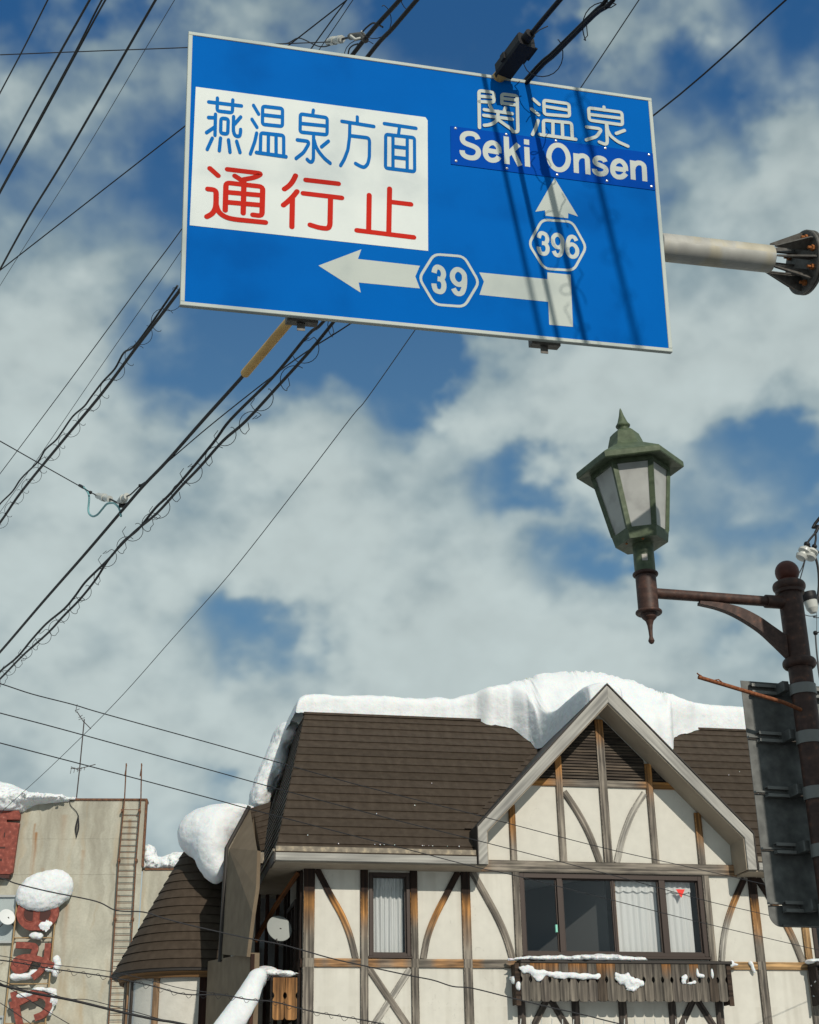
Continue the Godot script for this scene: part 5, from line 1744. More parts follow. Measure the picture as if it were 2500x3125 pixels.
func make_house_left():
	# recess beside the side wall: dark posts, a stay and another flower box
	var s = Shape.new()
	s.box(Vector3(-0.75, 0.0, -2.3), Vector3(0.0, 5.0, -2.1))
	part("recess_wall", s, mat.stucco, house)
	var rec = Shape.new()
	rec.box(Vector3(-0.36, 3.6, -2.095), Vector3(0.0, 4.95, -2.085))
	var rw = part("recess_window", rec, mat.room, house)
	s = Shape.new()
	s.quad(Vector3(-0.36, 3.6, -2.07), Vector3(0.0, 3.6, -2.07), Vector3(0.0, 4.95, -2.07), Vector3(-0.36, 4.95, -2.07))
	part("pane", s, mat.glass, rw)
	for q in [[-0.40, 0.06, -2.1, 4], [-0.27, 0.05, -2.085, 4], [-0.12, 0.05, -2.085, 4], [-0.62, 0.07, -2.1, 4]]:
		timber("recess_post", [q[0], 3.2, q[0], 5.0], q[1], q[2], q[2] + 0.06, q[3])
	# timbers of the side wall, seen almost edge on
	for z in [-0.12, -0.48, -1.60, -1.95]:
		s = Shape.new()
		s.c = Color(0.05, 0.03, 0.02)
		s.grain = Vector3(0, 1, 0)
		s.box(Vector3(-0.035, 1.2, z - 0.06), Vector3(-0.001, 4.99, z + 0.06))
		part("side_post", s, mat.wood, house)
	s = Shape.new()
	s.c = Color(0.06, 0.035, 0.022)
	s.grain = Vector3(0, 0, 1)
	s.box(Vector3(-0.03, 3.765, -2.1), Vector3(-0.001, 3.875, -0.005))
	part("side_rail", s, mat.wood, house)
	s = Shape.new()
	s.c = Color(0.22, 0.085, 0.03)
	s.grain = Vector3(0.55, 0.8, 0).normalized()
	s.tube(PackedVector3Array([Vector3(-0.05, 4.99, -0.15), Vector3(-0.30, 4.62, -0.55), Vector3(-0.52, 4.22, -0.98)]), 0.045, 4)
	part("roof_stay", s, mat.wood, house, "rust coloured slanting stay under the left eaves")
	s = Shape.new()
	s.c = Color(0.05, 0.03, 0.02)
	s.box(Vector3(-0.42, 3.66, -0.62), Vector3(-0.045, 3.69, -0.02))
	var bal = part("flower_box", s, mat.wood, house, "short flower box of orange boards at the left corner")
	for i in 2:
		part("board", box_board(-0.375 + 0.16 * (i + 0.5), 0.155, 3.13, 3.64, -0.03, Color(0.40, 0.20, 0.075), Color(0.3, 0.14, 0.05)), mat.wood, bal)
	s = Shape.new()
	s.c = Color(0.03, 0.02, 0.016)
	s.box(Vector3(-0.40, 3.1, -0.6), Vector3(-0.385, 3.66, -0.04))
	s.box(Vector3(-0.06, 3.05, -0.6), Vector3(-0.04, 3.66, -0.02))
	part("end_board", s, mat.wood, bal)
	# left wing: a wall that faces away to the left, a steep rake at its far edge, a narrow slope over it
	var A = Vector3(-0.564, 6.222, -2.0)
	var T = Vector3(-0.545, 5.904, -1.9)
	var K = Vector3(-0.891, 5.563, -1.6)
	var B = Vector3(-0.940, 4.10, -1.5)
	var R1 = Vector3(-0.593, 5.287, -0.3)
	var R2 = Vector3(-0.645, 4.714, 0.25)
	var R3 = Vector3(-0.699, 4.372, 0.4)
	var BR = Vector3(-0.757, 3.834, 0.45)
	s = Shape.new()
	var thick = Vector3(0.05, 0, -0.05)
	for q in [[K, R2, R1, A], [B, BR, R3, K]]:
		s.quad(q[0], q[1], q[2], q[3])
		s.quad(q[1] + thick, q[0] + thick, q[3] + thick, q[2] + thick)
	s.tri(A, R1, T)
	s.tri(K, R3, R2)
	s.tri(R3 + thick, K + thick, R2 + thick)
	s.quad(R3, BR, BR + thick, R3 + thick)
	s.quad(R2, R3, R3 + thick, R2 + thick)
	s.quad(R1, R2, R2 + thick, R1 + thick)
	s.quad(BR, B, B + thick, BR + thick)
	part("wing_soffit", s, mat.wing_shaded_beige, house)
	s = Shape.new()
	s.tube(PackedVector3Array([A + Vector3(-0.02, 0.02, 0), K + Vector3(-0.02, 0.0, 0.02), B + Vector3(-0.01, -0.1, 0.02)]), 0.042, 4)
	part("wing_rake", s, mat.dark_trim, house)
	s = Shape.new()
	s.tube(PackedVector3Array([A + Vector3(0.0, -0.05, 0.04), K + Vector3(0.012, -0.02, 0.06), B + Vector3(0.02, -0.08, 0.06)]), 0.02, 4)
	part("wing_rake", s, mat.metal_trim, house)
	var tr = Vector3(-0.26, 6.33, -2.0)
	var br = Vector3(-0.42, 5.46, -1.2)
	var bl = Vector3(-0.512, 5.43, -1.12)
	for i in 8:
		var a = i / 8.0
		var b = (i + 1) / 8.0
		course(bl.lerp(A, a), br.lerp(tr, a), br.lerp(tr, b), bl.lerp(A, b), 0.014, house, 0.95)
	s = Shape.new()
	s.box(Vector3(-0.53, 5.28, -1.3), Vector3(-0.42, 5.43, -1.16))
	part("wing_end", s, mat.metal_trim, house)
	# the wall goes on down below it, set back a little
	s = Shape.new()
	for q in [[Vector3(-1.06, 0, -2.46), Vector3(-0.70, 0, 0.30), Vector3(-0.70, 3.9, 0.30), Vector3(-1.06, 4.12, -2.46)]]:
		s.quad(q[0], q[1], q[2], q[3])
		var e = Vector3(0.12, 0, -0.02)
		s.quad(q[1] + e, q[0] + e, q[3] + e, q[2] + e)
		s.quad(q[1], q[1] + e, q[2] + e, q[2])
		s.quad(q[3], q[2], q[2] + e, q[3] + e)
	part("wing_wall", s, mat.wing_shaded_beige, house)
	timber("wing_post", [-0.67, 1.5, -0.67, 3.88], 0.05, 0.29, 0.34, 4)
	# round bay with its conical roof
	var c = Vector3(-1.197, 0, -3.7)
	s = Shape.new()
	s.xf = Transform3D(Basis(), c)
	s.lathe([Vector2(1.0, 0.0), Vector2(1.0, 3.98), Vector2(0.3, 3.99)], 56)
	var bay = part("round_bay", s, mat.stucco, house)
	for q in [[-1.375, 0.075, 1], [-1.24, 0.035, 5], [-1.10, 0.05, 7], [-0.585, 0.09, 5], [0.10, 0.11, 4]]:
		s = Shape.new()
		s.xf = Transform3D(Basis(Vector3.UP, q[0]), c)
		s.c = timber_tint(Vector2(q[0], 4.4), q[2])
		s.grain = Vector3(0, 1, 0)
		s.box(Vector3(-q[1] / 2, 1.5, 0.96), Vector3(q[1] / 2, 3.975, 1.025))
		part("bay_post", s, mat.wood, bay)
	s = Shape.new()
	s.xf = Transform3D(Basis(Vector3.UP, -0.85), c)
	s.box(Vector3(-0.20, 2.2, 0.95), Vector3(0.20, 3.93, 0.985))
	part("bay_window", s, mat.room, bay)
	s = Shape.new()
	s.xf = Transform3D(Basis(Vector3.UP, -0.85), c)
	s.quad(Vector3(-0.20, 2.2, 1.0), Vector3(0.20, 2.2, 1.0), Vector3(0.20, 3.93, 1.0), Vector3(-0.20, 3.93, 1.0))
	part("bay_pane", s, mat.glass, bay)
	# wooden ring under the eaves and the dark lip of the roof
	s = Shape.new()
	s.xf = Transform3D(Basis(), c)
	s.c = Color(0.36, 0.19, 0.075)
	s.lathe([Vector2(1.03, 3.925), Vector2(1.085, 3.92), Vector2(1.125, 4.02), Vector2(1.0, 4.035)], 64)
	part("eaves_ring", s, mat.wood, bay)
	s = Shape.new()
	s.xf = Transform3D(Basis(), c)
	s.lathe([Vector2(0.9, 4.0), Vector2(1.13, 4.004), Vector2(1.195, 4.006), Vector2(1.2, 4.045), Vector2(1.17, 4.07)], 64)
	part("eaves_lip", s, mat.dark_trim, bay)
	var rows = 17
	var cone = Shape.new()
	cone.xf = Transform3D(Basis(), c)
	cone.lathe([Vector2(1.175, 4.04), Vector2(0.02, 6.33)], 48)
	var cr = part("cone_roof", cone, mat.dark_trim, house)
	for i in rows:
		var y0 = 4.04 + 2.28 * i / rows
		var y1 = 4.04 + 2.28 * (i + 1) / rows
		var rad = func(y): return 1.195 - (y - 4.04) / 1.927
		s = Shape.new()
		s.xf = Transform3D(Basis(), c)
		var tone = 0.86 + 0.2 * rng.randf()
		s.c = Color(tone, tone * 0.98, tone * 0.95)
		s.lathe([Vector2(rad.call(y0) - 0.004, y0), Vector2(rad.call(y0) + 0.02, y0 + 0.004), Vector2(rad.call(y1) + 0.003, y1)], 64)
		part("shingle_course", s, mat.shingle, cr)
	# dish on the left corner
	var d = thing("satellite_dish", "grey satellite dish at the left corner of the timbered house", "satellite dish", house.transform * Vector3(-0.255, 4.31, -0.5))
	s = Shape.new()
	var tilt = Transform3D(Basis(Vector3.UP, deg_to_rad(28.0)) * Basis(Vector3.RIGHT, deg_to_rad(74.0)), Vector3.ZERO)
	s.xf = tilt
	s.lathe([Vector2(0.0, -0.02), Vector2(0.09, -0.013), Vector2(0.17, 0.0), Vector2(0.176, 0.004), Vector2(0.17, 0.008), Vector2(0.09, -0.004), Vector2(0.0, -0.01)], 32)
	part("reflector", s, mat.dish_grey, d)
	s = Shape.new()
	s.tube(PackedVector3Array([Vector3(-0.02, -0.13, 0.03), Vector3(-0.03, -0.17, 0.12), Vector3(0.0, -0.20, 0.22)]), 0.009, 6)
	s.tube(PackedVector3Array([Vector3(0.0, -0.20, 0.2), Vector3(0.02, -0.25, 0.19), Vector3(0.06, -0.22, 0.12)]), 0.004, 6)
	part("feed_arm", s, mat.dark_trim, d)
	s = Shape.new()
	s.tube(PackedVector3Array([Vector3(0.0, 0.0, -0.02), Vector3(0.12, -0.02, -0.1), Vector3(0.24, -0.02, -0.15)]), 0.014, 8)
	part("wall_arm", s, mat.dark_trim, d)


# ------------------------------------------------------------------ the old concrete building on the left
const OLD_SCALE = 1.5217


func ov(x: float, y: float, z = 0.0) -> Vector3:
	return Vector3(x * OLD_SCALE, (y - 1.6) * OLD_SCALE + 1.6, z)


func channel_letter(o: Node, strokes: Array, half: float, z: float):
	# strokes joined into one outline; holes are cut by a slit so that the face stays one sheet
	var s = Shape.new()
	var e = Shape.new()
	var k = 0
	for a in strokes:
		var p = flat(a)
		if p.size() > 2:
			p = curve2(p, 6)
		var q = PackedVector2Array()
		for v in p:
			var w = ov(v.x, v.y)
			q.append(Vector2(w.x, w.y))
		var outs = Geometry2D.offset_polyline(q, half, Geometry2D.JOIN_ROUND, Geometry2D.END_ROUND)
		for out in outs:
			if not Geometry2D.is_polygon_clockwise(out):
				s.prism(out, z - 0.1, z + 0.002 * k)
				k += 1
	return part("letter", s, mat.faded_red, o)


func make_old_building():
	var at = EYE_OLD
	var yaw = deg_to_rad(5.0)
	var b = thing("concrete_building", "old stained concrete building with rusty ladder, red sign and snow on its roof", "building", at, yaw)
	# the street face carries its own picture, laid out in metres over the wall
	var s = Shape.new()
	var lo = ov(-4.6, 0.0)
	lo.y = 0.0
	var hi = ov(0.0, 6.86)
	s.box(Vector3(lo.x, 0, -9.0), Vector3(hi.x, hi.y, 0.0))
	for i in s.v.size():
		var p = s.v[i]
		if p.x > hi.x - 0.01:  # the plan narrows to the rear
			s.v[i] = Vector3(p.x + p.z * 0.14, p.y, p.z)
		s.uv[i] = Vector2((p.x - ov(-2.6, 0).x) / 4.0 + 0.0 - p.z * 0.2, (hi.y - p.y) / 5.35)
	part("wall", s, mat.concrete, b)
	s = Shape.new()
	var low = ov(0.0, 5.775)
	s.box(Vector3(hi.x, 0, -9.0), Vector3(hi.x + 6.0, low.y, -0.25))
	for i in s.v.size():
		var p = s.v[i]
		s.uv[i] = Vector2(p.x / 4.0 + 0.35 - p.z * 0.2, (hi.y - p.y) / 5.35 * 0.8 + 0.1)
	part("low_wall", s, mat.concrete, b)
	s = Shape.new()
	s.box(Vector3(lo.x, hi.y, -0.4), Vector3(hi.x + 0.03, hi.y + 0.05, 0.03))
	s.box(Vector3(hi.x - 0.01, low.y + 0.04, -0.05), Vector3(hi.x + 0.045, hi.y, 0.035))
	s.box(Vector3(hi.x + 0.05, low.y, -0.3), Vector3(hi.x + 6.0, low.y + 0.045, -0.22))
	part("flashing", s, mat.rust_flashing, b)
	# ladder
	s = Shape.new()
	for q in [[-0.346, -0.335, -0.36, -0.345], [-0.099, -0.074, -0.088, -0.075]]:
		var top = ov(q[0], 7.45, 0.16)
		var rail = PackedVector3Array([top, ov(q[1], 6.87, 0.16), ov(q[2], 5.9, 0.16), ov(q[3], 3.6, 0.16), ov(q[3], 1.9, 0.16)])
		s.tube(rail, 0.017, 6)
		s.tube(PackedVector3Array([ov(q[0], 7.45, 0.16), ov(q[0] + 0.006, 7.42, 0.14), ov(q[0] - 0.008, 7.3, 0.14), ov(q[0] - 0.012, 7.24, 0.15)]), 0.014, 6)
		for y in [6.68, 5.89, 4.98, 4.1, 3.2]:
			var p = ov(q[2], y, 0.0)
			s.box(Vector3(p.x - 0.025, p.y - 0.03, 0.0), Vector3(p.x + 0.025, p.y + 0.03, 0.18))
	var lad = part("ladder", s, mat.rust_flashing, b)
	var y = 6.69
	while y > 2.2:
		s = Shape.new()
		var l = lerpf(-0.335, -0.36, clampf((6.87 - y) / 1.0, 0, 1))
		s.tube(PackedVector3Array([ov(l, y, 0.16), ov(-0.08, y, 0.16)]), 0.0085, 6)
		part("rung", s, mat.rust_flashing, lad)
		y -= 0.098
	# cable hanging from the parapet
	s = Shape.new()
	s.tube(curve3(PackedVector3Array([ov(-1.22, 6.87, 0.03), ov(-1.2, 6.78, 0.03), ov(-1.1, 6.68, 0.03), ov(-1.063, 6.61, 0.03)]), 5), 0.008, 6)
	for k in 3:
		s.tube(curve3(PackedVector3Array([ov(-1.063, 6.62, 0.03 + 0.01 * k), ov(-1.095 + 0.01 * k, 6.42, 0.04), ov(-1.062, 6.30 - 0.02 * k, 0.05), ov(-1.035 - 0.008 * k, 6.42, 0.05), ov(-1.063, 6.62, 0.03)]), 6), 0.009, 6)
	part("cable_coil", s, mat.thin_cable, b)
	# windows at the left edge
	for q in [[-2.9, -1.885, 4.63, 5.36], [-2.9, -1.915, 2.95, 3.57]]:
		s = Shape.new()
		var p = ov(q[0], q[2])
		var r = ov(q[1], q[3])
		s.box(Vector3(p.x, p.y, 0.002), Vector3(p.x + 0.05, r.y, 0.07))
		s.box(Vector3(r.x - 0.05, p.y, 0.002), Vector3(r.x, r.y, 0.07))
		s.box(Vector3(p.x + 0.05, r.y - 0.05, 0.002), Vector3(r.x - 0.05, r.y, 0.07))
		s.box(Vector3(p.x + 0.05, p.y, 0.002), Vector3(r.x - 0.05, p.y + 0.05, 0.09))
		var f = part("window", s, mat.aluminium, b)
		s = Shape.new()
		s.box(Vector3(p.x + 0.05, p.y + 0.05, 0.002), Vector3(r.x - 0.05, r.y - 0.05, 0.008))
		part("blind", s, mat.pale_room, f)
		s = Shape.new()
		s.quad(Vector3(p.x + 0.05, p.y + 0.05, 0.04), Vector3(r.x - 0.05, p.y + 0.05, 0.04), Vector3(r.x - 0.05, r.y - 0.05, 0.04), Vector3(p.x + 0.05, r.y - 0.05, 0.04))
		part("pane", s, mat.glass, f)
	# the hanging sign: red channel letters on two rails
	var sg = thing("shop_sign", "upright row of faded red letters on rails down the concrete wall", "shop sign", at, yaw)
	s = Shape.new()
	for q in [[-1.885, 5.3, -1.91, 2.6], [-1.275, 5.3, -1.30, 2.6]]:
		s.tube(PackedVector3Array([ov(q[0], q[1], 0.16), ov(q[2], q[3], 0.16)]), 0.022, 4)
	for yy in [4.70, 4.02, 3.45]:
		s.tube(PackedVector3Array([ov(-1.89, yy, 0.14), ov(-1.29, yy, 0.14)]), 0.016, 4)
		for x in [-1.88, -1.29]:
			s.tube(PackedVector3Array([ov(x, yy, 0.0), ov(x, yy, 0.16)]), 0.014, 4)
	part("rails", s, mat.sign_rail, sg)
	# top letter, cut by the frame: a plate with slots
	s = Shape.new()
	var pl = func(x, yv): return Vector2(ov(x, yv).x, ov(x, yv).y)
	var outline = PackedVector2Array([pl.call(-2.62, 5.66), pl.call(-2.03, 5.66), pl.call(-1.985, 5.69), pl.call(-1.965, 6.30), pl.call(-1.955, 6.46), pl.call(-2.16, 6.475), pl.call(-2.16, 6.515), pl.call(-1.955, 6.515), pl.call(-1.955, 6.60), pl.call(-1.985, 6.655), pl.call(-2.62, 6.67)])
	s.prism(outline, 0.12, 0.26)
	var first = part("letter", s, mat.faded_red, sg)
	s = Shape.new()
	for q in [[-2.6, 6.055, -2.14, 6.085], [-2.6, 5.86, -2.17, 5.895], [-2.18, 6.23, -2.16, 6.31]]:
		var a = ov(q[0], q[1])
		var c = ov(q[2], q[3])
		s.box(Vector3(a.x, a.y, 0.255), Vector3(c.x, c.y, 0.263))
	part("slot", s, mat.letter_edge, first)
	s = Shape.new()
	s.prism(PackedVector2Array([pl.call(-2.6, 5.60), pl.call(-2.04, 5.60), pl.call(-2.03, 5.655), pl.call(-2.6, 5.655)]), 0.02, 0.24)
	part("letter_back", s, mat.letter_edge, sg)
	# the round letter: a disc with two dark eyes
	s = Shape.new()
	var disc = PackedVector2Array()
	for k in 40:
		var a = TAU * k / 40
		var r = 1.0 - 0.07 * exp(-pow((fposmod(a, TAU) - 4.71) / 0.22, 2.0))
		disc.append(pl.call(-1.543 + 0.322 * cos(a) * r, 5.07 + 0.285 * sin(a) * r))
	s.prism(disc, 0.16, 0.28)
	first = part("letter", s, mat.faded_red, sg)
	for side in [-1, 1]:
		s = Shape.new()
		var eye = PackedVector2Array()
		for k in 28:
			var a = TAU * k / 28
			var x = cos(a) * 0.115 + side * 0.098
			x = maxf(x, 0.035) if side > 0 else minf(x, -0.055)
			eye.append(pl.call(-1.545 + x, 5.055 + sin(a) * 0.125))
		s.prism(eye, 0.278, 0.284)
		part("letter_eye", s, mat.letter_edge, first)
		s = Shape.new()
		var ring = PackedVector3Array()
		for k in 28:
			ring.append(Vector3(eye[k].x, eye[k].y, 0.285))
		ring.append(ring[0])
		s.tube(ring, 0.012, 5)
		part("letter_rim", s, mat.faded_red, first)
	channel_letter(sg, [[-1.83, 4.585, -1.62, 4.575, -1.535, 4.55, -1.55, 4.45, -1.60, 4.36, -1.66, 4.24, -1.76, 4.205, -1.83, 4.27, -1.80, 4.36, -1.70, 4.40, -1.58, 4.40, -1.46, 4.37, -1.36, 4.33, -1.23, 4.27], [-1.345, 4.61, -1.345, 4.42, -1.37, 4.30, -1.43, 4.19, -1.535, 4.10]], 0.070, 0.27)
	channel_letter(sg, [[-1.83, 3.70, -1.68, 3.76, -1.53, 3.83, -1.38, 3.85, -1.27, 3.78, -1.26, 3.66, -1.33, 3.57, -1.45, 3.52], [-1.80, 3.90, -1.75, 3.74, -1.70, 3.55, -1.62, 3.32], [-1.50, 3.92, -1.49, 3.84, -1.47, 3.76]], 0.075, 0.27)
	# small dish by the upper window
	var d = thing("satellite_dish", "small white satellite dish by the window of the concrete building, at the left edge", "satellite dish", b.transform * ov(-2.0, 5.0, 0.3))
	s = Shape.new()
	s.xf = Transform3D(Basis(Vector3.UP, deg_to_rad(35.0)) * Basis(Vector3.RIGHT, deg_to_rad(72.0)), Vector3.ZERO)
	s.lathe([Vector2(0.0, -0.02), Vector2(0.1, -0.012), Vector2(0.19, 0.004), Vector2(0.195, 0.008), Vector2(0.19, 0.012), Vector2(0.1, -0.004), Vector2(0.0, -0.012)], 32)
	part("reflector", s, mat.dish_white, d)
	s = Shape.new()
	s.tube(PackedVector3Array([Vector3(-0.06, -0.15, 0.04), Vector3(-0.1, -0.24, 0.14), Vector3(-0.13, -0.26, 0.22)]), 0.012, 6)
	s.tube(PackedVector3Array([Vector3(0.02, 0.0, -0.02), Vector3(0.1, -0.12, -0.1), Vector3(0.12, -0.2, -0.29)]), 0.015, 6)
	part("feed_arm", s, mat.dark_trim, d)
	# aerial on the roof
	var an = thing("tv_antenna", "thin rusty television aerial standing on the concrete building", "antenna", b.transform * ov(-1.18, 6.88, -0.6), yaw)
	var L = func(x, yv, z): return ov(x, yv, z) - ov(-1.18, 6.88, 0)
	s = Shape.new()
	s.tube(PackedVector3Array([L.call(-1.18, 6.88, 0), L.call(-1.165, 7.5, 0), L.call(-1.155, 8.33, 0)]), 0.016, 6)
	part("mast", s, mat.antenna_metal, an)
	s = Shape.new()
	s.tube(PackedVector3Array([L.call(-1.283, 8.45, 0.1), L.call(-1.175, 8.30, 0), L.call(-1.04, 8.18, -0.1)]), 0.011, 5)
	s.tube(PackedVector3Array([L.call(-1.283, 8.57, 0.1), L.call(-1.30, 8.44, 0.1), L.call(-1.26, 8.42, 0.1)]), 0.008, 5)
	s.tube(PackedVector3Array([L.call(-1.31, 8.46, 0.1), L.call(-1.22, 8.45, 0.3)]), 0.008, 5)
	s.tube(PackedVector3Array([L.call(-1.24, 8.34, 0.1), L.call(-1.20, 8.42, -0.1)]), 0.008, 5)
	s.tube(PackedVector3Array([L.call(-1.24, 8.30, 0.1), L.call(-1.14, 8.34, 0.1)]), 0.007, 5)
	part("upper_array", s, mat.antenna_metal, an)
	s = Shape.new()
	s.tube(PackedVector3Array([L.call(-1.30, 7.47, 0.1), L.call(-1.173, 7.48, 0), L.call(-0.93, 7.59, -0.2)]), 0.011, 5)
	for k in 5:
		var x = -1.29 + 0.055 * k
		s.tube(PackedVector3Array([L.call(x, 7.49, 0.1), L.call(x - 0.01, 7.38 + 0.015 * k, 0.1)]), 0.007, 5)
	s.tube(PackedVector3Array([L.call(-1.30, 7.50, 0.1), L.call(-1.16, 7.44, 0.05)]), 0.008, 5)
	part("lower_array", s, mat.antenna_metal, an)


# ------------------------------------------------------------------ snow
# a lump joined smoothly from ellipsoids [x, y, z, rx, ry, rz], meshed as surface nets
func lump(prims: Array, cell: float, blend: float, rough: float, seed_: int, floor_y = -1e9) -> Shape:
	var lo = Vector3(1e9, 1e9, 1e9)
	var hi = -lo
	for p in prims:
		lo = lo.min(Vector3(p[0] - p[3], p[1] - p[4], p[2] - p[5]))
		hi = hi.max(Vector3(p[0] + p[3], p[1] + p[4], p[2] + p[5]))
	var pad = Vector3.ONE * (cell * 2.5 + rough * 2.0 + blend * 0.3)
	lo -= pad
	hi += pad
	var nx = int((hi.x - lo.x) / cell) + 1
	var ny = int((hi.y - lo.y) / cell) + 1
	var nz = int((hi.z - lo.z) / cell) + 1
	var f = PackedFloat32Array()
	f.resize(nx * ny * nz)
	var nf = noise(seed_, 2.6, 4)
	var i = 0
	for z in nz:
		for y in ny:
			for x in nx:
				var p = lo + Vector3(x, y, z) * cell
				var d = 1e9
				for q in prims:
					var r = Vector3(q[3], q[4], q[5])
					var e = (Vector3((p.x - q[0]) / r.x, (p.y - q[1]) / r.y, (p.z - q[2]) / r.z).length() - 1.0) * minf(r.x, minf(r.y, r.z))
					var h = clampf(0.5 + 0.5 * (e - d) / blend, 0.0, 1.0) if d < 1e8 else 0.0
					d = lerpf(e, d, h) - blend * h * (1.0 - h)
				if d < rough * 3.0:
					d += rough * nf.get_noise_3dv(p * 2.2)
				f[i] = maxf(d, floor_y - p.y)
				i += 1
	var s = Shape.new()
	var at = {}
	var pos = PackedVector3Array()
	var nrm = PackedVector3Array()
	var sy = nx
	var sz = nx * ny
	for z in nz - 1:
		for y in ny - 1:
			for x in nx - 1:
				var b = x + y * sy + z * sz
				var neg = 0
				for k in 8:
					if f[b + (k & 1) + ((k >> 1) & 1) * sy + ((k >> 2) & 1) * sz] < 0.0:
						neg += 1
				if neg == 0 or neg == 8:
					continue
				var sum = Vector3()
				var m = 0
				for k in 8:
					for ax in [1, 2, 4]:
						if k & ax:
							continue
						var k2 = k | ax
						var fa = f[b + (k & 1) + ((k >> 1) & 1) * sy + ((k >> 2) & 1) * sz]
						var fb = f[b + (k2 & 1) + ((k2 >> 1) & 1) * sy + ((k2 >> 2) & 1) * sz]
						if (fa < 0.0) != (fb < 0.0):
							var t = fa / (fa - fb)
							var pa = Vector3(k & 1, (k >> 1) & 1, (k >> 2) & 1)
							var pb = Vector3(k2 & 1, (k2 >> 1) & 1, (k2 >> 2) & 1)
							sum += pa.lerp(pb, t)
							m += 1
				at[b] = pos.size()
				pos.append(lo + (Vector3(x, y, z) + sum / m) * cell)
				nrm.append(Vector3(f[b + 1] - f[b] + f[b + 1 + sy + sz] - f[b + sy + sz], f[b + sy] - f[b] + f[b + 1 + sy + sz] - f[b + 1 + sz], f[b + sz] - f[b] + f[b + 1 + sy + sz] - f[b + 1 + sy]).normalized())
	for z in range(1, nz - 1):
		for y in range(1, ny - 1):
			for x in range(1, nx - 1):
				var b = x + y * sy + z * sz
				for ax in 3:
					var step = [1, sy, sz][ax]
					var o1 = [sy, sz, 1][ax]
					var o2 = [sz, 1, sy][ax]
					var fa = f[b]
					var fb = f[b + step]
					if (fa < 0.0) == (fb < 0.0):
						continue
					var q = [b, b - o1, b - o1 - o2, b - o2]
					if not (at.has(q[0]) and at.has(q[1]) and at.has(q[2]) and at.has(q[3])):
						continue
					var v = [at[q[0]], at[q[1]], at[q[2]], at[q[3]]]
					if fa >= 0.0:
						v.reverse()
					# wound so that the outside shows
					s.smooth_quad(pos[v[0]], pos[v[1]], pos[v[2]], pos[v[3]], nrm[v[0]], nrm[v[1]], nrm[v[2]], nrm[v[3]])
	return s


func smax(a: float, b: float, k: float) -> float:
	var h = clampf(0.5 + 0.5 * (a - b) / k, 0.0, 1.0)
	return lerpf(b, a, h) + k * h * (1.0 - h)


const LIP = [0.10, -2.13, 1.3, -2.14, 2.5, -2.13, 2.94, -2.15, 3.1, -2.03, 3.45, -1.98, 3.65, -1.72, 3.78, -1.2, 3.86, -0.4, 3.90, 0.2, 3.95, 0.43, 4.43, 0.43, 4.50, 0.22, 4.66, -0.35, 5.05, -0.95, 5.5, -1.35, 5.9, -1.58, 6.14, -1.92, 6.3, -1.99, 6.74, -2.12, 9.7, -2.15]


func lip_at(u: float) -> float:
	for i in range(0, LIP.size() - 2, 2):
		if u <= LIP[i + 2]:
			return lerpf(LIP[i + 1], LIP[i + 3], smoothstep(0.0, 1.0, clampf((u - LIP[i]) / (LIP[i + 2] - LIP[i]), 0, 1)))
	return LIP[LIP.size() - 1]


